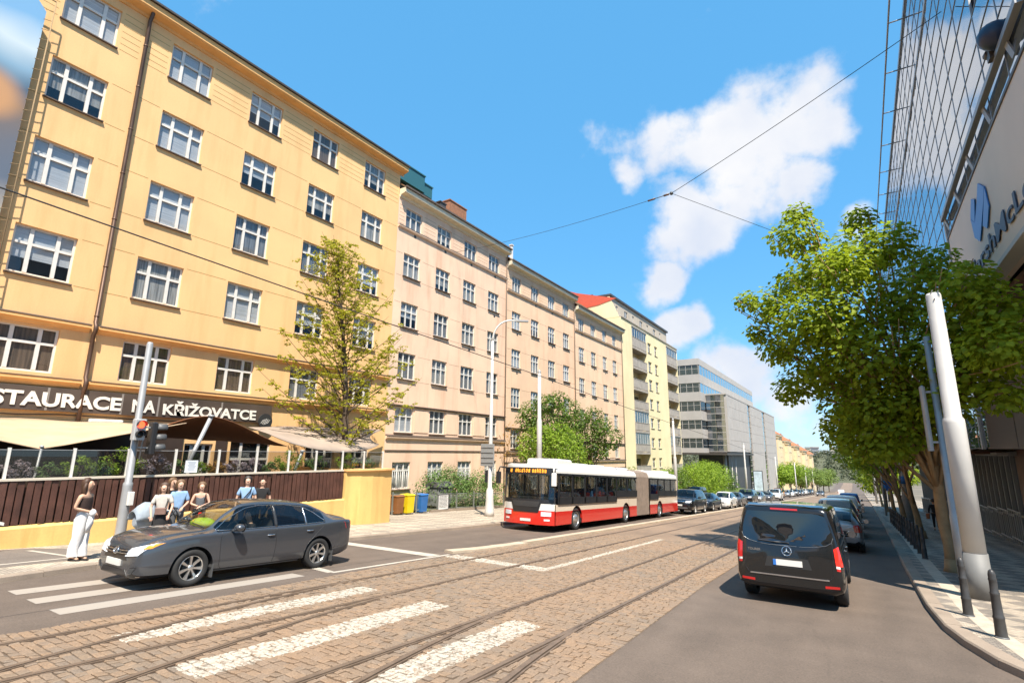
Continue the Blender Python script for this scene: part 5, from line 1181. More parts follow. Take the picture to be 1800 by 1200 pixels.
def big_pole():
    x, y = 2.01, 15.61; z = gz(y)+KERB; r = empty('tram_mast', (x, y, z), 'thick pale tram mast on the right pavement by the bollards', 'pole')
    m = MB(); m.lathe([(.205, .92), (.205, 3.72), (.20, 3.80), (.165, 3.86), (.15, 6.74), (.13, 6.80), (.02, 6.82)], 24, (x, y, z)); m.build('shaft', M_POLEW, r)
    m = MB(); m.lathe([(.235, 0), (.235, .56), (.225, .57), (.222, .93)], 24, (x, y, z)); m.build('base_sleeve', pbr('sleeve_grey', (.17, .165, .155), .6, var=.15), r)
    m = MB(); m.tube([(x-.14, y-.04, z+6.6), (x-.02, y-.16, z+6.85)], .012, 6); m.tube([(x-.02, y-.16, z+6.6), (x+.1, y-.05, z+6.85)], .012, 6); m.build('tie_straps', M_POLED, r)
    x, y = 1.97, 17.5; z = gz(y)+KERB; r = empty('sign_pole', (x, y, z), 'slim grey pole right behind the thick tram mast', 'pole')
    m = MB(); m.lathe([(.105, 0), (.10, 1.64), (.085, 1.66), (.075, 6.2)], 16, (x, y, z)); m.build('shaft', M_POLE, r)
    m = MB(); m.bbox(x-.32, x-.2, y-.1, y+.12, z+3.2, z+4.9, .04); m.box(x-.2, x-.08, y-.02, y+.02, z+4.7, z+4.75); m.box(x-.2, x-.08, y-.02, y+.02, z+3.4, z+3.45); m.build('hanging_box', M_POLE, r)
big_pole()
p3 = tram_pole(2.62, 43.5, 8.0, 'grey tram mast with blue band behind the row of bollards', step=3.4, r0=.24, mat=M_POLE)
m = MB(); m.lathe([(.262, 2.6), (.262, 3.1)], 16, (2.62, 43.5, gz(43.5)+KERB)); m.build('blue_band', pbr('blue_sleeve', (.03, .14, .42), .5), p3)
for k, y in enumerate((70, 105)): tram_pole(2.4, y, 8.4, ('grey tram mast beyond the leaning tree trunks on the right', 'far grey tram mast on the right pavement')[k], r0=.17, mat=M_POLE)
# bollards
def bollards():
    prof = [(.085, 0), (.085, .02), (.078, .05), (.072, .27), (.078, .29), (.078, .31), (.068, .33), (.060, .62), (.066, .64), (.066, .66), (.055, .68), (.052, .84), (.058, .86), (.050, .88), (.052, .93), (.040, .985), (.015, 1.01)]
    m = MB(); m.lathe(prof, 14); post = m.mesh('bollard_post', pbr('cast_iron', (.065, .062, .06), .45, metal=.3, var=.3, vscale=8))
    m = MB(); m.lathe([(.095, 0), (.095, .012), (.086, .03)], 14); base = m.mesh('bollard_base', M_POLED)
    lab = ['black cast iron bollard nearest the camera at the right kerb', 'second black bollard from the camera beside the thick mast']
    pts = [(1.67, 11.7), (1.48, 13.29)]+[(1.66+.006*k, 23.0+1.75*k) for k in range(14)]
    for k, (x, y) in enumerate(pts):
        b = empty('bollard', (x, y, gz(y)+KERB), lab[k] if k < 2 else '%s black bollard of the shaded row counted from the camera' % ('first second third fourth fifth sixth seventh eighth ninth tenth eleventh twelfth thirteenth fourteenth'.split()[k-2]), 'bollard', 'bollards along the right kerb')
        mobj('post', post, b); mobj('base', base, b)
bollards()
# wires
def wires():
    M_W = pbr('wire', (.03, .03, .03), .6)
    def span(name, pts, sag, rad, label, n=18):
        m = MB(); path = []
        for a, b in zip(pts, pts[1:]):
            a, b = Vector(a), Vector(b)
            for k in range(n+1):
                t = k/n; path.append(a+(b-a)*t-Vector((0, 0, sag*4*t*(1-t))))
        m.tube(path, rad, 5); return tag(m.build(name, M_W), label, 'wire')
    span('contact_wire', [(-8.43, y, gz(y)+5.5) for y in (-12, 14, 40, 66, 92, 118)], .04, .011, 'tram contact wire running along the far track')
    J = (-6.07, 23.43, 14.5)
    span('span_wire', [(-23.95, 29.27, 17.15), J], .25, .012, 'thin span wire from the first pink house to the wire joint')
    span('span_wire', [J, (3.95, 19.9, 16.7)], .1, .014, 'span wire from the joint up to the glass building')
    span('span_wire', [J, (-.4, 30, 12.81), (4.2, 35.2, 11.6)], .0, .012, 'span wire from the joint into the tree crown')
    j = empty('wire_insulator', J, 'small insulator joint where three span wires meet', 'insulator'); d = (Vector((-23.95, 29.27, 17.15))-Vector(J)).normalized(); d.z -= .05
    m = MB(); m.tube([Vector(J)+d*.15, Vector(J)+d*.42], [.05, .05], 8); m.tube([Vector(J)+d*.95, Vector(J)+d*1.35], [.045, .045], 8); m.build('insulator_body', pbr('brown_insulator', (.14, .07, .04), .35), j)
    m = MB(); m.tube([Vector(J)+d*.4, Vector(J)+d*1.0], .02, 6); m.ball(J, .09, 8, 6); m.build('clamp', M_POLED, j)
wires()
# ---------------------------------------------------------------- bins, railing, notice board
def bin_(x, y, col, label, h=1.05, w=.56, lid=None):
    z = gz(y)+KERB; b = empty('waste_bin', (x, y, z), label, 'bin', 'waste bins by the railing')
    m = MB(); m.loft([[(x-w*.42, y-w*.42, z+.08), (x+w*.42, y-w*.42, z+.08), (x+w*.42, y+w*.42, z+.08), (x-w*.42, y+w*.42, z+.08)], [(x-w*.5, y-w*.5, z+h*.9), (x+w*.5, y-w*.5, z+h*.9), (x+w*.5, y+w*.5, z+h*.9), (x-w*.5, y+w*.5, z+h*.9)]], True, 0, cap=True); fix_normals(m.build('body', pbr('bin_%s' % label.split()[0], col, .5, var=.12), b).data)
    m = MB(); m.loft([[(x-w*.54, y-w*.54, z+h*.905), (x+w*.54, y-w*.54, z+h*.905), (x+w*.54, y+w*.54, z+h*.905), (x-w*.54, y+w*.54, z+h*.905)], [(x-w*.5, y-w*.52, z+h*.97), (x+w*.45, y-w*.52, z+h*.95), (x+w*.45, y+w*.52, z+h*.95), (x-w*.5, y+w*.52, z+h*.97)]], True, 0, cap=True); fix_normals(m.build('lid', pbr('bin_lid_%s' % label.split()[0], lid or col, .5), b).data)
    m = MB(); m.tube([(x-w*.45, y-w*.4, z+h*.9), (x-w*.6, y-w*.4, z+h*.92), (x-w*.6, y+w*.4, z+h*.92), (x-w*.45, y+w*.4, z+h*.9)], .014, 6); m.build('handle', M_BLACK, b)
    for s in (-1, 1): m = MB(); m.lathe([(.08, -.03), (.1, -.02), (.1, .02), (.08, .03)], 12, (x-w*.38, y+s*w*.4, z+.1), 'Y'); m.build('wheel', M_BLACK, b)
bin_(-20.0, 20.35, (.25, .10, .03), 'brown wheeled waste bin beside the yellow pier', 1.0)
bin_(-20.02, 21.15, (.75, .55, .01), 'bright yellow wheeled waste bin')
bin_(-20.2, 22.4, (.03, .14, .38), 'blue wheeled waste bin')
def dumpster():
    x, y = -21.6, 25.6; z = gz(y)+KERB+.05; b = empty('waste_container', (x, y, z), 'large grey waste container with dark domed lid behind the railing', 'container')
    m = MB(); m.bbox(x-.5, x+.5, y-.65, y+.65, z+.2, z+1.25, .05); m.build('body', pbr('container_grey', (.16, .165, .165), .6, var=.15), b)
    m = MB(); rings = [[(x+.56*math.cos(a), yy, z+1.26+.34*math.sin(a)) for a in [math.pi*k/10 for k in range(11)]] for yy in (y-.7, y+.7)]; m.loft(rings, True, 0, cap=True, smooth=False); m.build('lid', M_POLED, b)
    for sx in (-1, 1):
        for sy in (-1, 1): m = MB(); m.lathe([(.09, -.03), (.1, 0), (.09, .03)], 10, (x+sx*.4, y+sy*.5, z+.1), 'Y'); m.build('wheel', M_BLACK, b)
dumpster()
def railing():
    a, e = Vector((-19.95, 20.0)), Vector((-20.8, 31.5)); n = 6; r = empty('garden_railing', (-20.4, 25, gz(25)), 'grey metal garden railing with upright bars before the bushes', 'railing'); M = pbr('railing_green_grey', (.24, .25, .22), .5, metal=.3)
    P = lambda t: a+(e-a)*t
    for k in range(n+1): p = P(k/n); z = gz(p.y)+KERB; m = MB(); m.box(p.x-.03, p.x+.03, p.y-.03, p.y+.03, z, z+1.12); m.build('post', M, r)
    for k in range(n):
        p, q = P(k/n), P((k+1)/n)
        m = MB()
        for h in (.18, .98): m.tube([(p.x, p.y, gz(p.y)+KERB+h), (q.x, q.y, gz(q.y)+KERB+h)], .018, 6)
        m.build('rail', M, r)
        for j in range(1, 14): t = p+(q-p)*(j/14); z = gz(t.y)+KERB; m = MB(); m.tube([(t.x, t.y, z+.18), (t.x, t.y, z+.98)], .008, 4); m.build('bar', M, r)
    # low stone edge under the railing
    m = MB(); m.loft([[(P(t).x+.12, P(t).y, gz(P(t).y)+.05), (P(t).x+.12, P(t).y, gz(P(t).y)+KERB+.13), (P(t).x-.12, P(t).y, gz(P(t).y)+KERB+.13), (P(t).x-.12, P(t).y, gz(P(t).y)+.05)] for t in (.28, .5, .75, 1)], True, 0, cap=True); fix_normals(m.build('stone_edge', M_KERB, r).data)
    s = empty('notice_board', (-20.25, 24.3, gz(24.3)+.4), 'white notice board with dark text hung on the railing', 'sign'); z = gz(24.3)+KERB
    m = MB(); m.box(-20.22, -20.19, 23.85, 24.75, z+.12, z+.95); m.build('board', pbr('notice_white', (.72, .70, .66), .6), s)
    m = MB(); m.box(-20.19, -20.18, 23.83, 23.87, z+.1, z+.97); m.box(-20.19, -20.18, 24.73, 24.77, z+.1, z+.97); m.box(-20.19, -20.18, 23.87, 24.73, z+.93, z+.97); m.box(-20.19, -20.18, 23.87, 24.73, z+.1, z+.14); m.build('frame', M_POLED, s)
    rr = random.Random(2); m = MB()
    for k in range(9):
        yy = 23.95
        while yy < 24.62: w = rr.uniform(.04, .13); m.box(-20.189, -20.186, yy, min(yy+w, 24.66), z+.84-k*.075, z+.875-k*.075); yy += w+.03
    m.build('text_rows', pbr('notice_ink', (.12, .11, .1), .7), s)['kind'] = 'stuff'
railing()
def barrier():
    x, y = -16.9, 4.35; z = gz(y)+KERB; b = empty('striped_barrier', (x, y, z), 'red and white striped barrier post at the left picture edge', 'barrier')
    m = MB(); m.bbox(x-.03, x+.03, y-.45, y-.02, z, z+.62, .01); m.build('board', pbr('barrier_red', (.55, .05, .03), .5), b); m = MB(); m.obox((x+.0, y-.22, z+.72), (.04, 0, 0), (0, .28, -.10), (0, 0, .035)); m.build('top_rail', M_WHITE, b); m = MB(); m.box(x-.02, x+.034, y-.3, y-.2, z+.2, z+.6); m.build('white_stripe', M_WHITE, b)
barrier()
# far street furniture
def citylight():
    x, y = -16.6, 118.; z = gz(y)+KERB; c = empty('advert_panel', (x, y, z), 'tall lit advert panel on the lawn before the grey office', 'advert panel')
    m = MB(); m.bbox(x-.9, x+.9, y-.12, y+.12, z+.9, z+5.0, .06); m.build('housing', M_POLED, c); m = MB(); m.box(x-.75, x+.75, y-.135, y-.125, z+1.1, z+4.8); m.build('poster', pbr('poster_pale', (.55, .65, .72), .5, var=.4, vscale=1.2), c); m = MB(); m.lathe([(.2, 0), (.2, .9)], 10, (x, y, z)); m.build('foot', M_POLED, c)
citylight()
def far_signal():
    x, y = 1.9, 58.; z = gz(y)+KERB; r = empty('far_traffic_signal', (x, y, z), 'black traffic signal with bluish lit lamp under the right tree crown', 'traffic light'); m = MB(); m.lathe([(.08, 0), (.06, 6.2)], 10, (x, y, z)); m.tube([(x, y, z+6.1), (x-2.6, y, z+6.3)], .05, 8); m.build('mast', M_POLE, r)
    m = MB(); m.bbox(x-2.85, x-2.45, y-.1, y+.12, z+5.4, z+6.55, .05); m.build('head', M_BLACK, r)
    for k in range(3): m = MB(); m.lathe([(.13, 0), (.0, -.04)], 12, (x-2.65, y-.105, z+6.3-k*.36), 'Y'); m.build('lens', M_BLUEL if k == 2 else M_LENS, r)
far_signal()
for k, (x, y, h, col, lb) in enumerate(((2.2, 52, 2.9, (.03, .13, .45), 'small blue road sign on a post behind the bollards'), (2.5, 66, 3.1, (.05, .25, .55), 'blue parking sign on a thin post on the right pavement'), (3.2, 74, 3.0, (.6, .6, .6), 'pale shop sign board far along the right pavement'))):
    z = gz(y)+KERB; r = empty('road_sign', (x, y, z), lb, 'sign'); m = MB(); m.lathe([(.035, 0), (.035, h)], 8, (x, y, z)); m.build('post', M_POLE, r); m = MB(); m.bbox(x-.33, x+.33, y-.06, y-.035, z+h-.75, z+h-.02, .03); m.build('plate', pbr('plate_%d' % k, col, .5), r)
# ---------------------------------------------------------------- vehicles
def paint(name, col, metal=.35, rough=.28, coat=.8):
    return pbr(name, col, rough, metal=metal, coat=coat, fine=.04, fscale=300)
M_TYRE = pbr('tyre_rubber', (.022, .021, .020), .8, bump=.2, bscale=150)
M_RIM = pbr('alloy_rim', (.62, .60, .57), .28, metal=.85)
M_RIMD = pbr('brake_dark', (.05, .05, .05), .6, metal=.4)
M_CHROME = pbr('chrome', (.75, .75, .75), .12, metal=1.)
M_TRIM = pbr('black_trim', (.018, .018, .02), .35)
M_PLATE = pbr('blank_plate', (.70, .66, .60), .6)
M_HEADL = pbr('headlight_lens', (.78, .80, .83), .08, spec=.8, coat=1.)
M_AMBER = pbr('amber_lens', (.75, .30, .02), .15, coat=1.)
M_TAIL = pbr('tail_lens', (.50, .012, .01), .12, coat=1.)
M_TAILON = pbr('tail_lens_lit', (.55, .012, .01), .12, coat=1., emit=(1., .03, .01), estr=.6)
M_WHITEL = pbr('reversing_lens', (.8, .78, .74), .15, coat=1.)
M_CARGLASS = glass('car_glass', tint=(.72, .75, .72), see=.88, f0=.045, body=(.01, .012, .012))
M_CARGLASSD = glass('car_glass_dark', tint=(.18, .19, .21), see=.6, f0=.05, body=(.006, .008, .012))
M_SEAT = pbr('seat_fabric', (.035, .033, .032), .9)

def pchip(xs, ys, q):
    """monotone cubic interpolation"""
    n = len(xs); d = [(ys[i+1]-ys[i])/(xs[i+1]-xs[i]) for i in range(n-1)]; mm = [0]*n
    mm[0], mm[-1] = d[0], d[-1]
    for i in range(1, n-1):
        if d[i-1]*d[i] <= 0: mm[i] = 0
        else:
            h0, h1 = xs[i]-xs[i-1], xs[i+1]-xs[i]; w1, w2 = 2*h1+h0, h1+2*h0; mm[i] = (w1+w2)/(w1/d[i-1]+w2/d[i])
    i = max(k for k in range(n-1) if xs[k] <= q+1e-9) if q > xs[0] else 0
    h = xs[i+1]-xs[i]; t = (q-xs[i])/h
    return ys[i]*(1+2*t)*(1-t)**2+h*mm[i]*t*(1-t)**2+ys[i+1]*t*t*(3-2*t)+h*mm[i+1]*t*t*(t-1)

def car_shell(sp):
    """closed body surface lofted from stations; returns (mesh data split by surface index, bvh)
    surfaces: 0 paint, 1 side glass, 2 windscreen, 3 rear glass, 4 black underside and wheel wells, 5 pillars"""
    st = sp['st']; ys = [s[0] for s in st]
    marks = sorted(set(ys+sp['marks'])); fine = []
    for a, b in zip(marks, marks[1:]):
        n = max(1, int(round((b-a)/.085)))
        fine += [a+(b-a)*k/n for k in range(n)]
    fine.append(marks[-1])
    val = lambda q, c: pchip(ys, [s[c] for s in st], q)
    NR = 3; rings = []; rowkey = None
    for q in fine:
        zb, zm, ze, zr, w, wr = (val(q, c) for c in range(1, 7))
        key = [(0, zb), (w*.80, zb), (w*.955, zb+.07), (w*1.0, zb+.20), (w*1.0, zm), (w*.985, ze-.075), (w*.945, ze), (wr, zr-.055-.02*(zr-ze)), (wr*.90, zr-.022), (wr*.62, zr), (0, zr+.018)]
        if sp.get('box'): key[6] = (w*.97, ze); key[5] = (w*.995, ze-.075)
        ring = []; lab = []
        for i in range(len(key)-1):
            p0, p1, p2, p3 = key[max(i-1, 0)], key[i], key[i+1], key[min(i+2, len(key)-1)]
            for k in range(NR):
                t = k/NR
                if i in (0, 1, 6): x, z = p1[0]+(p2[0]-p1[0])*t, p1[1]+(p2[1]-p1[1])*t
                    # straight glass and floor
                else:
                    f = lambda a, b, c, d: .5*((2*b)+(-a+c)*t+(2*a-5*b+4*c-d)*t*t+(-a+3*b-3*c+d)*t**3)
                    if i == 5: p3 = (2*p2[0]-p1[0], 2*p2[1]-p1[1])
                    if i == 7: p0 = (2*p1[0]-p2[0], 2*p1[1]-p2[1])
                    if i == len(key)-2: p3 = (-p1[0], p1[1])
                    if i == 2: p0 = (2*p1[0]-p2[0], 2*p1[1]-p2[1])
                    x, z = f(p0[0], p1[0], p2[0], p3[0]), f(p0[1], p1[1], p2[1], p3[1])
                if i == 6: x += .018*math.sin(math.pi*t)*(zr-ze > .15)
                ring.append((x, q, z)); lab.append(i)
        ring.append((0, q, key[-1][1])); rings.append(ring); rowkey = lab
    # shear of the rear and front ends (rake)
    rk = sp.get('rake')
    if rk:
        for ring in rings:
            for j, (x, y, z) in enumerate(ring):
                for (ya, yb, z0, k) in rk:
                    t = (y-ya)/(yb-ya) if ya != yb else 0
                    if 0 < t: ring[j] = (x, y+min(t, 1)*k*max(0, z-z0), z)
    full = []
    for r in rings:
        left = [(-x, y, z) for x, y, z in reversed(r[1:-1])]
        full.append(r+left)
    nh = len(rings[0]); n = len(full[0]); verts = [p for r in full for p in r]; faces = []; mi = []
    def half(j): return j if j < nh-1 else (2*(nh-1)-1-j)
    (sg0, sg1), (ws0, ws1), (rg0, rg1) = sp['side'], sp['screen'], sp['rear']; pil = sp['pillars']
    for i in range(len(full)-1):
        yc = (fine[i]+fine[i+1])/2
        for j in range(n):
            k = rowkey[half(j)]; s = 0
            if k in (0, 1): s = 4
            elif k == 6 and sg0 < yc < sg1: s = 5 if any(a < yc < b for a, b in pil) else 1
            elif k >= 8 and ws0 < yc < ws1: s = 2
            elif k >= 8 and rg0 < yc < rg1: s = 3
            elif k == 2 and sp.get('skirt'): s = 4
            faces.append([i*n+j, i*n+(j+1) % n, (i+1)*n+(j+1) % n, (i+1)*n+j]); mi.append(s)
    for e, ring0 in ((0, 0), (1, len(full)-1)):
        # domed end cap: fan of inset rings
        base = [verts[ring0*n+j] for j in range(n)]; cz = sum(p[2] for p in base)/n; out = -1 if e == 0 else 1; prev = [ring0*n+j for j in range(n)]
        for f, push in ((.82, .35), (.5, .75), (.15, 1.0)):
            b0 = len(verts)
            for p in base: verts.append((p[0]*f, p[1]+out*push*sp.get('dome', .05), cz+(p[2]-cz)*f))
            cur = list(range(b0, b0+n))
            for j in range(n):
                q = [prev[j], prev[(j+1) % n], cur[(j+1) % n], cur[j]]; faces.append(q if e else q[::-1]); mi.append(0)
            prev = cur
        faces.append(prev if e else prev[::-1]); mi.append(0)
    me = bpy.data.meshes.new('shell'); me.from_pydata(verts, [], faces); me.polygons.foreach_set('material_index', mi)
    for k in range(6): me.materials.append(M_TRIM)
    fix_normals(me)
    # wheel wells cut with cylinders
    o = bpy.data.objects.new('tmp_shell', me); COL.objects.link(o); cut = MB()
    R_ = sp['R']; W = sp['W']/2
    for ya in sp['axles']:
        for sx in (-1, 1): cut.lathe([(R_+.055, (W-.30)*sx), (R_+.055, (W+.3)*sx)] if sx > 0 else [(R_+.055, (W+.3)*sx), (R_+.055, (W-.30)*sx)], 40, (0, ya, R_-.005), 'X', mi=4)
    cm = cut.mesh('cutter', [M_TRIM]*6); fix_normals(cm); co = bpy.data.objects.new('tmp_cut', cm); COL.objects.link(co)
    md = o.modifiers.new('b', 'BOOLEAN'); md.operation = 'DIFFERENCE'; md.object = co; md.solver = 'EXACT'
    dg = bpy.context.evaluated_depsgraph_get(); res = bpy.data.meshes.new_from_object(o.evaluated_get(dg))
    bpy.data.objects.remove(o); bpy.data.objects.remove(co)
    bvh = BVHTree.FromPolygons([v.co for v in res.vertices], [list(p.vertices) for p in res.polygons])
    return res, bvh
def split_mesh(res, idx, name, mat, crease=35):
    bm = bmesh.new(); bm.from_mesh(res); bmesh.ops.delete(bm, geom=[f for f in bm.faces if f.material_index not in idx], context='FACES')
    if not bm.faces: bm.free(); return None
    for f in bm.faces: f.material_index = 0; f.smooth = True
    for e in bm.edges:
        if len(e.link_faces) == 2 and e.calc_face_angle(0) > R(crease): e.smooth = False
    me = bpy.data.meshes.new(name); bm.to_mesh(me); bm.free(); me.materials.clear(); me.materials.append(mat); return me
def project(bvh, pts, axis, off):
    """project 2-D points on the shell; axis: '+y' front, '-y' rear, '+x'/'-x' sides, '+z' top"""
    out = []
    for (a, b) in pts:
        if axis == '+y': o, d = Vector((a, 8, b)), Vector((0, -1, 0))
        elif axis == '-y': o, d = Vector((a, -8, b)), Vector((0, 1, 0))
        elif axis == '+x': o, d = Vector((4, a, b)), Vector((-1, 0, 0))
        elif axis == '-x': o, d = Vector((-4, a, b)), Vector((1, 0, 0))
        else: o, d = Vector((a, b, 6)), Vector((0, 0, -1))
        h = bvh.ray_cast(o, d); out.append((h[0]-d*off) if h[0] is not None else None)
    return out
def patch(bvh, quad, axis, mat, name, root, nu=8, nv=4, off=.010, back=.02):
    """a lamp, grille or panel lying on the body: quad = 4 corners (2-D), bilinear grid projected on the shell"""
    a, b, c, d = [Vector(q) for q in quad]; g = []
    for i in range(nu+1):
        u = i/nu; g.append([((a*(1-u)+b*u)*(1-v/nv)+(d*(1-u)+c*u)*(v/nv)) for v in range(nv+1)])
    dv = {'+y': (0, -1, 0), '-y': (0, 1, 0), '+x': (-1, 0, 0), '-x': (1, 0, 0), '+z': (0, 0, -1)}[axis]; dv = Vector(dv)
    top = []; last = None
    for row in g:
        r = project(bvh, [(p.x, p.y) for p in row], axis, off)
        for k, p in enumerate(r):
            if p is None: r[k] = last if last is not None else Vector((0, 0, .5))
            last = r[k]
        top.append(r)
    m = MB(); m.loft(top, False, 0, smooth=True)
    border = [top[i][0] for i in range(nu+1)]+[top[nu][j] for j in range(1, nv+1)]+[top[i][nv] for i in range(nu-1, -1, -1)]+[top[0][j] for j in range(nv-1, 0, -1)]
    m.loft([border, [p+dv*(off+back) for p in border]], True, 0); me = m.mesh(name, mat); fix_normals(me); return mobj(name, me, root)
def seam(bvh, pts, axis, name, root, mat=None, rad=.004, off=.001, n=10):
    path = []
    for p, q in zip(pts, pts[1:]):
        for k in range(n): path.append((p[0]+(q[0]-p[0])*k/n, p[1]+(q[1]-p[1])*k/n))
    path.append(pts[-1]); P = [x for x in project(bvh, path, axis, off) if x is not None]
    if len(P) < 2: return
    m = MB(); m.tube(P, rad, 5); return mobj(name, m.mesh(name, mat or M_TRIM), root)
WHEELS = {}
def wheel_meshes(Rw, spokes, wd=.21):
    k = (Rw, spokes)
    if k in WHEELS: return WHEELS[k]
    t = MB(); rr = Rw*.66
    t.lathe([(rr, -wd/2+.01), (Rw*.90, -wd/2-.005), (Rw*.975, -wd/2+.02), (Rw, -wd/2+.05), (Rw, wd/2-.05), (Rw*.975, wd/2-.02), (Rw*.90, wd/2+.005), (rr, wd/2-.01), (rr*.98, wd/2-.03), (rr*.9, -wd/2+.03)], 40, axis='X', cap=False)
    m = MB(); o = wd/2-.012
    m.lathe([(rr, o-.03), (rr*1.01, o), (rr*.955, o+.004), (rr*.93, o-.03), (rr*.92, -wd/2+.04)], 40, axis='X', cap=False)
    if spokes:
        for s in range(spokes):
            a = 2*math.pi*s/spokes; u = Vector((0, math.cos(a), math.sin(a))); v = Vector((0, -math.sin(a), math.cos(a)))
            w0, w1 = rr*.095, rr*.15
            ring = lambda r_, w, x0, x1: [tuple(u*r_+v*w+Vector((x0, 0, 0))), tuple(u*r_+v*w*.75+Vector((x1, 0, 0))), tuple(u*r_-v*w*.75+Vector((x1, 0, 0))), tuple(u*r_-v*w+Vector((x0, 0, 0)))]
            m.loft([ring(rr*.12, w0, o-.05, o-.012), ring(rr*.5, w0*1.05, o-.05, o-.01), ring(rr*.95, w1, o-.05, o+.002)], True, 0)
        m.lathe([(rr*.26, o-.05), (rr*.25, o-.012), (rr*.13, o-.006), (rr*.02, o-.004)], 20, axis='X')
    else:
        m.lathe([(rr*.93, o-.05), (rr*.6, o-.02), (rr*.55, o+.02), (rr*.3, o+.05), (rr*.02, o+.055)], 32, axis='X')
    d = MB(); d.lathe([(rr*.93, -.01), (rr*.93, .0), (.02, .0)], 24, axis='X')
    d.lathe([(rr*.62, .0), (rr*.62, .03), (rr*.3, .03)], 24, axis='X')
    WHEELS[k] = (t.mesh('tyre', M_TYRE), m.mesh('rim', M_RIM), d.mesh('brake', M_RIMD)); return WHEELS[k]
def add_wheels(root, sp, spokes, sides=(-1, 1)):
    ty, ri, br = wheel_meshes(sp['R'], spokes, sp.get('tw', .21)); W = sp['W']/2
    for ya in sp['axles']:
        for sx in sides:
            mm = Matrix.Translation((sx*(W-sp.get('tw', .21)/2-.015), ya, sp['R'])) @ (Matrix.Rotation(math.pi if sx < 0 else 0, 4, 'Z') @ Matrix.Rotation(.25+ya, 4, 'X'))
            w = mobj('wheel', ty, root, mat=mm); mobj('rim', ri, w); mobj('brake_disc', br, w)
def place(x, y, heading=0., z=None):
    """matrix of a vehicle standing on the slope; heading 0 = driving away (+y), 180 = towards the camera"""
    n = Vector((0, SL, 1)).normalized(); a = R(heading); f = Vector((-math.sin(a), math.cos(a), 0)); f = (f-n*f.dot(n)).normalized(); r = f.cross(n)
    M = Matrix((r, f, n)).transposed().to_4x4(); M.translation = (x, y, gz(y) if z is None else z); return M
def interior(root, sp, driver=None):
    sd = sp['seats']; m = MB(); W = sp['W']/2
    m.box(-W*.80, W*.80, sp['side'][0]+.1, sp['screen'][0]+.25, .30, .55); m.build('cabin_floor', M_SEAT, root, local=True)
    for (x, y, s) in sd:
        m = MB(); m.bbox(x-.24*s, x+.24*s, y-.28, y+.25, .40, .62, .05); m.loft([[(x-.24*s, y-.32, .58), (x+.24*s, y-.32, .58), (x+.24*s, y-.20, .58), (x-.24*s, y-.20, .58)], [(x-.20*s, y-.46, 1.08), (x+.20*s, y-.46, 1.08), (x+.20*s, y-.36, 1.08), (x-.20*s, y-.36, 1.08)]], True, 0, cap=True); m.bbox(x-.12, x+.12, y-.47, y-.36, 1.09, 1.29, .03); me = m.mesh('seat', M_SEAT); fix_normals(me); mobj('seat', me, root)
    c = sp['screen']; m = MB(); m.box(-W*.82, W*.82, c[0]+.20, c[1]-.15, .62, sp['dashz']); m.build('dashboard', M_TRIM, root, local=True)
    m = MB(); cx = -.36; cy = c[0]+.02
    m.tube([(cx+.18*math.cos(a), cy-.07*math.sin(a), sp['dashz']-.02+.17*math.sin(a)) for a in [2*math.pi*k/16 for k in range(17)]], .014, 6); m.build('steering_wheel', M_TRIM, root, local=True)
def mirror_pair(root, bvh, y, z, W, mat):
    for sx in (-1, 1):
        m = MB(); cx = sx*(W+.13)
        rings = []
        for (t, s) in ((-.075, .55), (-.055, .9), (.0, 1.0), (.05, .85), (.085, .45)):
            rings.append([(cx+.115*s*math.cos(a), y+t, z+.075*s*math.sin(a)) for a in [2*math.pi*k/12 for k in range(12)]])
        m.loft(rings, True, 0, cap=True, smooth=True); m.tube([(sx*(W-.03), y+.04, z-.06), (cx-sx*.03, y+.01, z-.045)], .028, 6); o = m.build('wing_mirror', mat, root, local=True); fix_normals(o.data)
        m = MB(); m.lathe([(.085, 0), (.085, -.006)], 12, (cx, y-.082, z), 'Y'); g = mobj('mirror_glass', m.mesh('mirror_glass', pbr('mirror_dark', (.22, .23, .25), .08, metal=1.)), o)
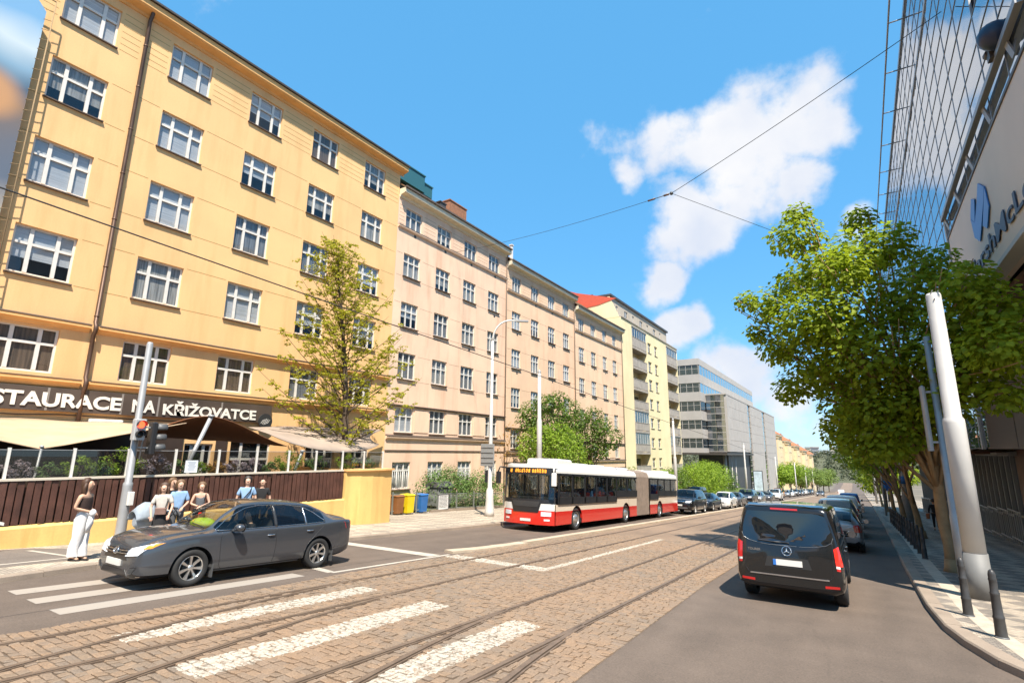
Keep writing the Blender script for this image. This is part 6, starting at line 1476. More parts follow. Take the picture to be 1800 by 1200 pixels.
def basic_car(sp, name, M, col, label, group=None, detail=True, spokes=7, cat='car', glassm=None, lit=False):
    res, bvh = sp['shell'] if 'shell' in sp else sp.setdefault('shell', car_shell(sp))
    root = empty(name, mat=M, label=label, cat=cat, group=group); gm = glassm or M_CARGLASS; W = sp['W']/2
    mobj('body', split_mesh(res, (0,), 'body', col), root)
    if split_mesh(res, (5,), 'x', M_TRIM): mobj('pillar', split_mesh(res, (5,), 'pillar', M_TRIM), root)
    split_y = sp['pillars'][-1][0] if len(sp['pillars']) > 1 and sp['pillars'][-1][0] > sp['pillars'][0][0] else sp['pillars'][0][0]
    for idx, nm, g in ((1, 'front_side_glass', gm), (1, 'rear_side_glass', sp.get('sg', gm)), (2, 'windscreen', gm), (3, 'rear_glass', gm)):
        q = split_mesh(res, (idx,), nm, g)
        if q and idx == 1:
            bm = bmesh.new(); bm.from_mesh(q); front = nm.startswith('front'); bmesh.ops.delete(bm, geom=[f for f in bm.faces if (f.calc_center_median().y > split_y) != front], context='FACES'); bm.to_mesh(q); bm.free()
        if q: mobj(nm, q, root)
    mobj('underbody', split_mesh(res, (4,), 'underbody', M_TRIM), root)
    add_wheels(root, sp, spokes); interior(root, sp)
    yf, yr = sp['st'][-1][0], sp['st'][0][0]
    for q in sp.get('heads', []):
        for s in (-1, 1): patch(bvh, [(s*a, b) for a, b in q], '+y', M_HEADL, 'headlight', root)
    for q in sp.get('tails', []):
        for s in (-1, 1): patch(bvh, [(s*a, b) for a, b in q], '-y', M_TAILON if lit else M_TAIL, 'tail_light', root)
    for (q, mt, nm) in sp.get('front', []): patch(bvh, q, '+y', mt, nm, root)
    for (q, mt, nm) in sp.get('back', []): patch(bvh, q, '-y', mt, nm, root)
    if sp.get('mirror'): mirror_pair(root, bvh, sp['mirror'][0], sp['mirror'][1], W, col)
    for s in ('+x', '-x'):
        for pts in sp.get('seams', []): seam(bvh, pts, s, 'door_seam', root)
        for (y, z) in sp.get('handles', []):
            P = project(bvh, [(y-.09, z), (y-.05, z+.004), (y+.05, z+.004), (y+.09, z)], s, .022)
            if all(P): m = MB(); P[0].x -= .018*(1 if s == '+x' else -1); P[-1].x -= .018*(1 if s == '+x' else -1); m.tube(P, .012, 6); mobj('door_handle', m.mesh('door_handle', sp.get('hm', M_CHROME)), root)
    return root, bvh

# ---- grey sedan on the crossing
SEDAN = dict(W=1.82, R=.325, axles=(-1.36, 1.42), dome=.03, dashz=.90, tw=.22,
    st=[(-2.34, .34, .55, .93, .95, .76, .60), (-2.28, .27, .55, 1.00, 1.04, .83, .66), (-2.13, .23, .54, 1.02, 1.085, .875, .69), (-1.86, .20, .54, 1.01, 1.12, .905, .66), (-1.52, .19, .54, .985, 1.27, .915, .60), (-1.10, .19, .54, .965, 1.405, .915, .575), (-.55, .19, .54, .955, 1.455, .912, .585), (.0, .19, .54, .945, 1.472, .912, .59), (.42, .19, .54, .935, 1.44, .912, .585), (.80, .19, .54, .925, 1.25, .912, .62), (1.16, .19, .53, .915, .99, .910, .70), (1.60, .20, .52, .885, .965, .905, .72), (1.92, .20, .50, .84, .915, .89, .71), (2.10, .20, .48, .79, .86, .85, .68), (2.22, .20, .46, .735, .795, .79, .63), (2.28, .22, .44, .67, .71, .73, .56), (2.31, .25, .42, .61, .64, .68, .50)],
    marks=[-1.50, -1.02, -.955, -.28, -.20, .62, 1.02], side=(-1.50, 1.02), screen=(.44, 1.14), rear=(-1.84, -1.12), pillars=[(-.28, -.20), (-1.02, -.955)], sg=M_CARGLASSD,
    seats=[(-.38, .0, 1.), (.38, .0, 1.), (-.36, -.95, 1.1), (.36, -.95, 1.1)], mirror=(.70, 1.0), handles=[(-.12, .80), (-1.08, .83)],
    seams=[[(.93, .95), (.95, .75), (.92, .32), (.84, .24)], [(-.24, .93), (-.25, .60), (-.22, .24)], [(-1.48, .97), (-1.38, .86), (-1.22, .72), (-1.05, .55), (-.98, .40), (-.90, .25)], [(.84, .24), (-.9, .25)]])
def sedan():
    col = paint('gunmetal_paint', (.085, .09, .10), .55, .27)
    M = place(-11.87, 7.18, 180) @ Matrix.Scale(1.04, 4)
    r, b = basic_car(SEDAN, 'grey_sedan', M, col, 'dark grey sedan crossing in front of the waiting pedestrians', spokes=7)
    for s in (-1, 1):
        patch(b, [(s*.36, .56), (s*.46, .70), (s*.86, .80), (s*.72, .60)], '+y', M_HEADL, 'headlight', r, 10, 5, .012)
        patch(b, [(s*.76, .70), (s*.78, .775), (s*.868, .80), (s*.83, .715)], '+y', M_AMBER, 'indicator', r, 6, 4, .016)
        patch(b, [(s*.50, .30), (s*.60, .40), (s*.735, .405), (s*.64, .29)], '+y', M_TRIM, 'fog_grille', r, 6, 4, .006)
        for k in range(5): t = k/5; seam(b, [(s*(.52+.09*t), .305+.09*t), (s*(.655+.075*t), .30+.1*t)], '+y', 'grille_fin', r, pbr('fin_grey', (.10, .10, .10), .5), .004, .012, 5)
        patch(b, [(s*.60, .80), (s*.60, .99), (s*.87, 1.0), (s*.87, .82)], '-y', M_TAIL, 'tail_light', r)
        patch(b, [(2.19, .235), (2.24, .235), (2.24, .255), (2.19, .255)], '+x' if s > 0 else '-x', M_CHROME, 'corner_sensor', r, 2, 2)
        ax = '+x' if s > 0 else '-x'
        seam(b, [(1.03, .955), (.80, 1.13), (.60, 1.24), (.40, 1.335), (.1, 1.385), (-.5, 1.385), (-.98, 1.325), (-1.25, 1.20), (-1.49, 1.02)], ax, 'window_chrome', r, M_CHROME, .0075, .004)
        seam(b, [(1.03, .950), (.4, .953), (-.4, .967), (-1.0, .978), (-1.48, .998)], ax, 'window_chrome', r, M_CHROME, .0075, .004)
        seam(b, [(1.02, .225), (.3, .222), (-.9, .225)], ax, 'sill_trim', r, pbr('sill_grey', (.16, .16, .16), .4), .014, .0)
        seam(b, [(-.985, .985), (-.985, 1.315)], ax, 'window_bar', r, M_CHROME, .009, .004)
        seam(b, [(-.24, .96), (-.24, 1.37)], ax, 'window_bar', r, pbr('pillar_gloss', (.03, .03, .03), .15), .03, .0)
    patch(b, [(-.46, .50), (-.36, .60), (.36, .60), (.46, .50)], '+y', M_TRIM, 'lower_grille', r, 10, 4, .008)
    patch(b, [(-.44, .585), (-.38, .675), (.38, .675), (.44, .585)], '+y', M_TRIM, 'upper_grille', r, 12, 4, .008)
    for z in (.61, .655): seam(b, [(-.43, z), (-.2, z-.008), (.2, z-.008), (.43, z)], '+y', 'grille_bar', r, M_CHROME, .011, .016)
    # emblem: three ovals
    for (a, bb, cx, cz) in ((.085, .055, 0, .635), (.045, .05, 0, .637), (.08, .022, 0, .652)):
        P = project(b, [(cx+a*math.cos(t), cz+bb*math.sin(t)) for t in [2*math.pi*k/20 for k in range(21)]], '+y', .026)
        if all(P): m = MB(); m.tube(P, .0075, 5); mobj('emblem', m.mesh('emblem', M_CHROME), r)
    patch(b, [(-.26, .395), (-.26, .50), (.26, .50), (.26, .395)], '+y', M_PLATE, 'number_plate', r, 6, 2, .03)
    patch(b, [(-.52, .24), (-.42, .345), (.42, .345), (.52, .24)], '+y', M_TRIM, 'bumper_intake', r, 10, 4, .006)
    for s in (-1, 1):
        ax = '+x' if s > 0 else '-x'
        # mud flaps behind the wheels
        for ya in (1.03, -1.75): m = MB(); m.box(s*.84-.07, s*.84+.07, ya-.012, ya+.012, .12, .36); mobj('mud_flap', m.mesh('mud_flap', pbr('flap_grey', (.07, .07, .07), .6)), r)
    # wipers, bonnet edges
    seam(b, [(-.62, 1.17), (-.1, 1.13)], '+z', 'wiper', r, M_TRIM, .012, .02); seam(b, [(.0, 1.16), (.55, 1.10)], '+z', 'wiper', r, M_TRIM, .012, .02)
    for s in (-1, 1): seam(b, [(s*.66, 1.12), (s*.70, 1.6), (s*.60, 2.1), (s*.40, 2.22)], '+z', 'bonnet_seam', r, M_TRIM, .004)
    # yellow-green blob added behind the windscreen, standing in for a tree's reflection
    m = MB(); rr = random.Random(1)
    m.ball((.28, .72, .98), .27, 14, 8, 0, (1.25, .8, .45)); me = m.mesh('reflection_blob', pbr('tree_reflection_green', (.45, .60, .03), .8, var=.3, vscale=9)); 
    v = mobj('windscreen_tree_reflection', me, r)
    return r
sedan()

# ---- black van, rear view
VAN = dict(W=1.93, R=.345, axles=(-1.62, 1.58), dome=.012, dashz=1.05, tw=.23, box=True, rake=[(-2.2, -2.60, .95, .10)],
    st=[(-2.60, .40, .70, 1.16, 1.83, .890, .70), (-2.585, .36, .70, 1.16, 1.865, .925, .74), (-2.52, .31, .70, 1.16, 1.895, .950, .775), (-2.30, .27, .70, 1.15, 1.905, .963, .79), (-1.4, .25, .70, 1.13, 1.915, .965, .80), (0, .25, .70, 1.11, 1.915, .965, .80), (.75, .25, .70, 1.10, 1.89, .965, .79), (1.2, .25, .68, 1.10, 1.66, .965, .80), (1.62, .25, .66, 1.09, 1.30, .96, .80), (1.95, .25, .64, 1.05, 1.14, .95, .78), (2.3, .26, .60, .93, 1.00, .90, .70), (2.48, .30, .55, .78, .82, .78, .55), (2.54, .36, .52, .66, .68, .66, .42)],
    marks=[-2.30, -1.0, -.90, .25, .35, 1.30], side=(-2.30, 1.45), screen=(.82, 1.60), rear=(-9, -8.9), pillars=[(-1.0, -.90), (.25, .35)], sg=M_CARGLASSD,
    seats=[(-.42, .5, 1.1), (.42, .5, 1.1), (-.42, -.6, 1.1), (.42, -.6, 1.1)], mirror=(1.18, 1.20), handles=[(.15, .98), (-.85, .98)],
    seams=[[(.30, 1.1), (.30, .35)], [(-.95, 1.1), (-.95, .35)], [(1.25, 1.1), (1.25, .6), (1.1, .35)]], heads=[[(.45, .72), (.50, .88), (.86, .92), (.85, .72)]])
M_VANGLASS = glass('van_rear_glass', tint=(.08, .09, .11), see=.06, f0=.13, refl=.7, body=(.006, .007, .009))
def van():
    col = paint('van_black', (.013, .0125, .012), .3, .22)
    M = place(-1.33, 14.92, 0)
    r, b = basic_car(VAN, 'black_van', M, col, 'black passenger van seen from behind in the right lane', spokes=5, cat='van')
    # tailgate: window with rounded lower corners, made from stacked quads so the outline bows
    def outline_patch(poly, mat, name, off, back=.02, n=24):
        # polygon as fan of strips between left and right chains
        L_, R_ = poly; rows = []
        for k in range(n+1):
            t = k/n; f = lambda ch: (pchip([i/(len(ch)-1) for i in range(len(ch))], [c[0] for c in ch], t), pchip([i/(len(ch)-1) for i in range(len(ch))], [c[1] for c in ch], t))
            (xa, za), (xb, zb) = f(L_), f(R_)
            rows.append(project(b, [(xa+(xb-xa)*j/14, za+(zb-za)*j/14) for j in range(15)], '-y', off))
        for rw in rows:
            for j, p in enumerate(rw):
                if p is None: rw[j] = Vector((0, -2.6, 1))
        m = MB(); m.loft(rows, False, 0, smooth=True); border = [rw[0] for rw in rows]+rows[-1][1:]+[rw[-1] for rw in rows[-2::-1]]+rows[0][-2:0:-1]
        m.loft([border, [p+Vector((0, off+back, 0)) for p in border]], True, 0); me = m.mesh(name, mat); fix_normals(me); return mobj(name, me, r)
    # left chain / right chain from top to bottom
    outline_patch(([(-.70, 1.775), (-.755, 1.62), (-.80, 1.40), (-.80, 1.29), (-.72, 1.215), (-.50, 1.165), (-.30, 1.15)], [(.70, 1.775), (.755, 1.62), (.80, 1.40), (.80, 1.29), (.72, 1.215), (.50, 1.165), (.30, 1.15)]), M_VANGLASS, 'rear_window', .008)
    seam(b, [(-.82, 1.33), (-.79, 1.25), (-.70, 1.195), (-.5, 1.148), (-.3, 1.132), (.3, 1.132), (.5, 1.148), (.70, 1.195), (.79, 1.25), (.82, 1.33)], '-y', 'window_chrome_line', r, pbr('soft_chrome', (.28, .28, .28), .3, metal=.8), .006, .004)
    for s in (-1, 1):
        patch(b, [(s*.835, .845), (s*.815, 1.14), (s*.90, 1.195), (s*.955, .835)], '-y', M_TAILON if s > 0 else M_TAIL, 'tail_light', r, 6, 8, .014)
        patch(b, [(s*.835, .80), (s*.835, .842), (s*.955, .832), (s*.955, .79)], '-y', M_WHITEL, 'reversing_light', r, 4, 2, .014)
        patch(b, [(s*.84, .755), (s*.84, .797), (s*.955, .787), (s*.955, .745)], '-y', M_TAIL, 'fog_light', r, 4, 2, .013)
        patch(b, [(s*.62, .42), (s*.62, .465), (s*.86, .475), (s*.86, .43)], '-y', M_TAIL, 'bumper_reflector', r, 4, 2, .010)
        seam(b, [(s*.80, 1.25), (s*.79, .90), (s*.78, .66), (s*.72, .58)], '-y', 'tailgate_seam', r, M_TRIM, .006)
        # windows frames on the sides
        seam(b, [(1.4, 1.14), (-2.3, 1.18)], '+x' if s > 0 else '-x', 'window_edge', r, M_TRIM, .008)
    seam(b, [(-.72, .58), (0, .565), (.72, .58)], '-y', 'tailgate_seam', r, M_TRIM, .006)
    patch(b, [(-.70, .555), (-.70, .578), (.70, .578), (.70, .555)], '-y', M_CHROME, 'load_edge_strip', r, 12, 2, .014)
    patch(b, [(-.42, .72), (-.36, .91), (.36, .91), (.42, .72)], '-y', pbr('plate_recess', (.03, .029, .028), .4), 'plate_recess', r, 8, 3, .003)
    patch(b, [(-.26, .755), (-.26, .865), (.26, .865), (.26, .755)], '-y', M_PLATE, 'number_plate', r, 6, 2, .014)
    patch(b, [(-.26, .755), (-.26, .865), (-.205, .865), (-.205, .755)], '-y', pbr('plate_blue', (.03, .16, .50), .5), 'plate_blue_band', r, 2, 2, .017)
    patch(b, [(-.25, 1.815), (-.25, 1.85), (.25, 1.85), (.25, 1.815)], '-y', M_TAIL, 'high_brake_light', r, 8, 2, .016)
    seam(b, [(-.52, 1.205), (-.2, 1.19), (.05, 1.185)], '-y', 'rear_wiper', r, M_TRIM, .014, .03)
    # ring emblem with three rays
    P = project(b, [(.085*math.cos(t), 1.035+.085*math.sin(t)) for t in [2*math.pi*k/24 for k in range(25)]], '-y', .018); m = MB(); m.tube(P, .009, 6); c = project(b, [(0, 1.035)], '-y', .018)[0]
    for k in range(3): a = math.pi/2+2*math.pi*k/3; e = project(b, [(.082*math.cos(a), 1.035+.082*math.sin(a))], '-y', .016)[0]; m.tube([c, e], [.017, .004], 5)
    mobj('emblem', m.mesh('emblem', M_CHROME), r)
    me = text_mesh('model_badge', 'TOURER', .062, M_CHROME, .003, .001, 'CENTER')
    bp = project(b, [(-.60, 1.0)], '-y', .008)[0]
    for v in me.vertices: v.co = bp+Vector((v.co.x, -v.co.z, v.co.y))
    mobj('badge_lettering', me, r)
    # roof spoiler lip
    m = MB(); m.loft([[(x, -2.44-(.05 if abs(x) < .6 else .0), 1.885), (x, -2.28, 1.93), (x, -2.2, 1.915)] for x in (-.70, -.5, 0, .5, .70)], False, 0, smooth=True); me = m.mesh('spoiler', col); mobj('roof_spoiler', me, r)
van()

# ---- other cars
SUV = dict(W=1.95, R=.37, axles=(-1.45, 1.45), dome=.04, dashz=1.1, tw=.25,
    st=[(-2.42, .45, .70, 1.10, 1.20, .80, .66), (-2.36, .36, .70, 1.14, 1.42, .90, .68), (-2.15, .30, .70, 1.15, 1.66, .95, .70), (-1.7, .28, .70, 1.15, 1.74, .972, .70), (-.5, .27, .70, 1.14, 1.78, .975, .70), (.35, .27, .70, 1.13, 1.74, .975, .70), (.75, .27, .70, 1.12, 1.52, .975, .73), (1.12, .27, .70, 1.11, 1.20, .97, .78), (1.7, .28, .70, 1.07, 1.13, .965, .78), (2.2, .32, .66, .98, 1.04, .93, .74), (2.38, .36, .62, .86, .92, .86, .62), (2.44, .42, .60, .76, .80, .76, .50)],
    marks=[-2.05, -1.2, -1.1, -.25, -.15, 1.0], side=(-2.05, 1.0), screen=(.42, 1.10), rear=(-2.34, -1.95), pillars=[(-1.2, -1.1), (-.25, -.15)], sg=M_CARGLASSD,
    seats=[(-.4, 0, 1.), (.4, 0, 1.)], mirror=(.72, 1.2), handles=[(-.1, 1.0), (-1.05, 1.0)], seams=[[(.9, 1.1), (.88, .4)], [(-.2, 1.1), (-.2, .4)], [(-1.4, 1.1), (-1.15, .8), (-1.0, .4)]],
    heads=[[(.48, .84), (.50, .96), (.88, .985), (.86, .85)]], tails=[[(.60, .95), (.60, 1.12), (.88, 1.12), (.88, .95)]],
    front=[([(-.42, .83), (-.42, .94), (.42, .94), (.42, .83)], M_CHROME, 'grille'), ([(-.26, .60), (-.26, .71), (.26, .71), (.26, .60)], M_PLATE, 'number_plate'), ([(-.65, .40), (-.6, .52), (.6, .52), (.65, .40)], pbr('skid_grey', (.2, .2, .2), .4), 'skid_plate')])
HATCH = dict(W=1.78, R=.315, axles=(-1.22, 1.30), dome=.03, dashz=.98, tw=.2,
    st=[(-2.02, .36, .6, .98, 1.02, .74, .60), (-1.98, .30, .6, 1.00, 1.12, .80, .60), (-1.80, .24, .58, 1.00, 1.30, .86, .60), (-1.45, .21, .56, .99, 1.45, .885, .60), (-.6, .2, .56, .97, 1.53, .89, .60), (.1, .2, .56, .95, 1.525, .89, .60), (.45, .2, .56, .94, 1.44, .89, .61), (.85, .2, .55, .93, 1.20, .89, .64), (1.2, .2, .54, .92, .99, .885, .70), (1.6, .21, .52, .86, .92, .87, .68), (1.95, .22, .50, .76, .81, .80, .58), (2.08, .26, .46, .64, .68, .68, .45)],
    marks=[-1.70, -.95, -.88, -.1, -.02, 1.05], side=(-1.70, 1.05), screen=(.45, 1.18), rear=(-1.96, -1.52), pillars=[(-.95, -.88), (-.1, -.02)], sg=M_CARGLASSD,
    seats=[(-.36, .1, .95), (.36, .1, .95)], mirror=(.76, 1.02), handles=[(.02, .84), (-.85, .86)], seams=[[(.95, .9), (.92, .3)], [(-.06, .92), (-.06, .3)]],
    heads=[[(.40, .62), (.45, .76), (.82, .80), (.78, .64)]], tails=[[(.60, .72), (.58, .98), (.80, 1.0), (.84, .74)]],
    front=[([(-.38, .52), (-.34, .62), (.34, .62), (.38, .52)], M_TRIM, 'grille'), ([(-.26, .38), (-.26, .48), (.26, .48), (.26, .38)], M_PLATE, 'number_plate')],
    back=[([(-.26, .62), (-.26, .73), (.26, .73), (.26, .62)], M_PLATE, 'number_plate'), ([(-.40, .58), (-.40, .77), (.40, .77), (.40, .58)], M_TRIM, 'plate_recess')])
SMALLV = dict(HATCH); SMALLV.pop('shell', None)
SMALLV.update(W=1.85, st=[(-2.2, .40, .7, 1.15, 1.70, .80, .70), (-2.15, .32, .7, 1.16, 1.80, .88, .74), (-1.9, .27, .68, 1.16, 1.84, .92, .76), (-.5, .25, .66, 1.12, 1.86, .925, .76), (.3, .25, .66, 1.10, 1.84, .925, .74), (.75, .25, .65, 1.08, 1.62, .925, .74), (1.25, .25, .62, 1.04, 1.14, .92, .76), (1.8, .26, .6, .95, 1.02, .9, .7), (2.1, .30, .56, .80, .84, .8, .55), (2.18, .34, .52, .7, .73, .7, .45)], axles=(-1.35, 1.38), side=(-1.9, 1.05), screen=(.35, 1.22), rear=(-9, -8.9), heads=[[(.45, .70), (.5, .86), (.84, .9), (.82, .72)]], tails=[[(.7, .8), (.7, 1.15), (.86, 1.15), (.86, .8)]], front=[], back=[], mirror=(.9, 1.12), seams=[])
P_BLACK = paint('car_black', (.012, .012, .013)); P_NAVY = paint('car_navy', (.02, .026, .035)); P_WHITE = paint('car_white', (.72, .70, .67), 0, .3); P_SILVER = paint('car_silver', (.33, .33, .33), .7, .3); P_ORANGE = paint('car_orange', (.62, .24, .03), .1, .3); P_GREY = paint('car_grey', (.11, .11, .115), .5, .3); P_BLUE = paint('car_blue', (.03, .10, .28), .3, .3); P_RED = paint('car_red', (.35, .03, .02), .2, .3)
def traffic():
    basic_car(SUV, 'black_suv', place(-11.15, 42.6, 180), P_BLACK, 'black off-road car with pale grille queuing right behind the bus', spokes=5)
    basic_car(SEDAN, 'dark_sedan', place(-11.3, 49.4, 180), P_NAVY, 'dark blue sedan queuing behind the black off-road car', spokes=5)
    d = bpy.context.scene
    basic_car(HATCH, 'white_hatchback', place(-11.0, 55.6, 180), P_WHITE, 'white hatchback queuing behind the dark blue sedan', spokes=5)
    basic_car(HATCH, 'silver_hatchback', place(-.86, 25.9, 0), P_SILVER, 'silver hatchback driving just ahead of the black van', spokes=5)
    # further vehicles, each a copy with its own paint
    protos = {}
    def proto(kind):
        if kind not in protos:
            sp = {'suv': SUV, 'sedan': SEDAN, 'hatch': HATCH, 'van': SMALLV}[kind]
            M = Matrix.Translation((0, 0, 0)); r, b = basic_car(sp, 'parked_car', M, P_GREY, 'x', detail=False, spokes=5); protos[kind] = [r, False]
        return protos[kind]
    def put(kind, x, y, hd, col, label, name='parked_car', cat='car', group='cars far along the street'):
        pr = proto(kind)
        if not pr[1]: r = pr[0]; pr[1] = True
        else: r = copy_tree(pr[0])
        r.name = name; r.matrix_world = place(x, y, hd)
        for ch in r.children:
            if ch.name.split('.')[0] in ('body', 'wing_mirror') and ch.material_slots: ch.material_slots[0].link = 'OBJECT'; ch.material_slots[0].material = col
        tag(r, label, cat, group)
    put('suv', -1.0, 33.0, 0, P_GREY, 'grey off-road car ahead of the silver hatchback')
    put('van', -.9, 40.5, 0, P_WHITE, 'white box van ahead of the grey off-road car', 'delivery_van', 'van')
    put('hatch', -.9, 47.5, 0, P_NAVY, 'navy hatchback ahead of the white box van')
    put('sedan', -.8, 55, 0, P_BLACK, 'black sedan in the shaded right lane')
    put('van', -.8, 66, 0, P_BLUE, 'blue box van far ahead in the right lane', 'delivery_van', 'van')
    put('hatch', -.7, 78, 0, P_SILVER, 'silver hatchback far ahead in the right lane')
    put('sedan', -11.3, 62.5, 180, P_GREY, 'grey sedan behind the white hatchback')
    put('suv', -11.2, 69.5, 180, P_BLACK, 'black estate car behind the grey sedan')
    put('van', -15.6, 63.0, 180, P_BLACK, 'dark van parked on the pavement before the lawn', 'parked_van', 'van')
    put('hatch', -11.2, 77, 180, P_SILVER, 'silver hatchback farther back in the queue')
    put('sedan', -11.2, 86, 180, P_GREY, 'grey sedan farther back in the queue')
    put('suv', -11.2, 96, 180, P_WHITE, 'white off-road car far back in the queue')
    put('van', -13.2, 118, 180, P_ORANGE, 'orange van parked far down the left kerb', 'orange_van', 'van')
    put('hatch', -13.2, 108, 180, P_NAVY, 'dark hatchback parked before the orange van')
    for k in range(9): put(('hatch', 'sedan', 'suv')[k % 3], -13.1, 130+k*9, 180, (P_SILVER, P_WHITE, P_GREY, P_NAVY)[k % 4], '%s parked car in the distant row beyond the orange van' % ('first second third fourth fifth sixth seventh eighth ninth'.split()[k]))
    put('van', -4.2, 190, 0, P_WHITE, 'white van driving far down the middle of the road', 'delivery_van', 'van')
    put('hatch', -8.4, 165, 180, P_GREY, 'small grey car coming up the far track')
traffic()
# ---------------------------------------------------------------- articulated bus
def bus():
    M = place(-12.22, 29.7, 180); r = empty('articulated_bus', mat=M, label='red and white articulated city bus waiting at the island', cat='bus')
    M_RED_ = pbr('bus_red', (.62, .018, .008), .25, coat=.7); M_BW = pbr('bus_white', (.74, .71, .66), .3, coat=.5, var=.05, vscale=1); M_CRM = pbr('bus_cream', (.70, .58, .45), .35, coat=.4)
    M_BG = glass('bus_glass', tint=(.78, .80, .78), see=.80, f0=.05, body=(.012, .012, .013)); M_BEL = pbr('bellows_rubber', (.22, .17, .135), .8, var=.2, vscale=4)
    WX = 1.275; arches = [7.05, .75, -5.35]; Ra = .56
    def arch(y): return max([0]+[.50+math.sqrt(max(0, Ra*Ra-(y-a)**2)) for a in arches if abs(y-a) < Ra])
    def band(y0, y1, z0, z1, mat, name, xo=0.):
        for s in (-1, 1):
            m = MB(); n = int((y1-y0)/.05); cols = []
            for k in range(n+1):
                y = y0+(y1-y0)*k/n; a = arch(y); b = max(z0, a)
                cols.append((y, min(b, z1)))
            m.loft([[(s*(WX+xo), y, b), (s*(WX+xo), y, z1)] for y, b in cols], False, 0); m.loft([[(s*(WX-.08), y, b), (s*(WX+xo), y, b)] for y, b in cols], False, 0)
            o = m.build(name, mat, r, local=True); fix_normals(o.data)
    segs = [(-.95, 9.22), (-9.4, -3.35)]
    for a, b in segs:
        band(a, b, .30, .86, M_RED_, 'red_skirt'); 
    band(2.2, 9.22, .86, 1.14, M_CRM, 'cream_band'); band(-.95, 2.2, .86, 1.36, M_CRM, 'cream_band'); band(-5.0, -3.35, .86, 1.16, M_CRM, 'cream_band'); band(-9.4, -5.0, .86, 1.34, M_CRM, 'cream_band')
    # windows one by one between black pillars, black panel below them
    def windows(y0, y1, n, zb, zlow):
        w = (y1-y0)/n
        for s in (-1, 1):
            for k in range(n):
                a = y0+k*w; m = MB(); m.box(s*WX-.012, s*WX+.004, a+.04, a+w-.04, zb, 2.36); m.build('window', M_BG, r, local=True)
                m = MB(); m.box(s*WX-.04, s*WX+.001, a+w-.05, a+w+.05, zlow, 2.46); m.build('window_pillar', M_TRIM, r, local=True)
                if k % 2 == 0: m = MB(); m.box(s*WX-.01, s*WX+.008, a+w*.5-.012, a+w*.5+.012, 1.95, 2.36); m.build('window_bar', M_POLE, r, local=True)
            m = MB(); m.box(s*WX-.04, s*WX, y0, y1, zlow, zb-.003); m.box(s*WX-.04, s*WX, y0, y1, 2.363, 2.46); m.build('dark_panel', M_TRIM, r, local=True)
    windows(2.2, 8.9, 5, 1.45, 1.14); windows(-.95, 2.2, 2, 1.72, 1.36); windows(-9.2, -5.0, 3, 1.68, 1.34); windows(-5.0, -3.35, 1, 1.5, 1.16)
    # roof
    prof = [(WX, 2.46), (WX-.01, 2.55), (WX-.06, 2.68), (WX-.18, 2.77), (WX-.45, 2.82), (0, 2.84)]
    prof = prof+[(-x, z) for x, z in reversed(prof[:-1])]
    for a, b in ((-.95, 9.1), (-9.4, -3.35)): m = MB(); m.loft([[(x, y, z) for x, z in prof] for y in (a, b)], True, 0, cap=True, smooth=False); fix_normals(m.build('roof', M_BW, r, local=True).data)
    for (y, l, w, h) in ((7.6, 1.0, .8, .26), (5.4, .9, .75, .14), (3.4, .9, .75, .14), (1.4, .9, .75, .10), (-.4, .8, .7, .12), (-4.4, .7, .7, .08), (-6.2, .9, .7, .10), (-8.2, 1.0, .8, .14)):
        m = MB(); m.bbox(-w, w, y-l, y+l*.6, 2.80, 2.84+h, .06); m.build('roof_pod', M_BW, r, local=True)
    # bellows: pleated ring
    m = MB(); n = 18; bp = [(WX-.02, .32), (WX-.02, 2.5), (WX-.12, 2.76), (WX-.5, 2.88), (0, 2.90)]; bp = bp+[(-x, z) for x, z in reversed(bp[:-1])]
    m.loft([[(x*(1 if k % 2 else .965), -3.35+2.4*k/n, z if k % 2 else z-.03) for x, z in bp] for k in range(n+1)], False, 0); m.build('bellows', M_BEL, r, local=True)
    # front face, curved in plan and raked
    fy = lambda x, z: 9.5-.28*abs(x/WX)**4-.09*max(0, z-1.2)-.03*(x/WX)**2
    def fpatch(x0, x1, z0, z1, mat, name, off=0., n=14, mz=4, taper=0.):
        m = MB(); rows = []
        for j in range(mz+1):
            z = z0+(z1-z0)*j/mz; e = taper*(j/mz); rows.append([(x0-e+(x1-x0+2*e)*k/n, fy(x0-e+(x1-x0+2*e)*k/n, z)+off, z) for k in range(n+1)])
        m.loft(rows, False, 0, smooth=True); bd = rows[0]+[q[-1] for q in rows[1:]]+rows[-1][-2::-1]+[q[0] for q in rows[-2:0:-1]]
        m.loft([bd, [(p[0], p[1]-.06-off, p[2]) for p in bd]], True, 0); o = m.build(name, mat, r, local=True); fix_normals(o.data); return o
    fpatch(-WX, WX, .30, .88, M_RED_, 'front_skirt'); fpatch(-WX, WX, .883, 1.16, M_BW, 'front_band'); fpatch(-WX, WX, 1.163, 1.34, M_TRIM, 'front_cowl')
    fpatch(-.62, .62, .80, 1.30, M_TRIM, 'grille_panel', .02, taper=.16); fpatch(-.60, .60, 1.02, 1.25, pbr('grille_soft', (.035, .033, .032), .6), 'grille_mesh', .03, taper=.1)
    fpatch(-WX+.05, WX-.05, 1.345, 2.36, glass('bus_windscreen', tint=(.75, .78, .72), see=.85, f0=.06), 'windscreen'); fpatch(-WX+.04, WX-.04, 2.363, 2.66, M_TRIM, 'destination_panel'); fpatch(-WX, WX, 2.663, 2.80, M_BW, 'front_roof_edge')
    m = MB()
    for s in (-1, 1):
        a = [(s*(WX-.05), fy(WX-.05, z), z) for z in (1.16, 1.6, 2.0, 2.4, 2.66)]; b = [(s*WX, 9.2, z) for z in (1.16, 1.6, 2.0, 2.4, 2.66)]; m.loft([a, b], False, 0)
    o = m.build('front_pillar', M_TRIM, r, local=True); fix_normals(o.data)
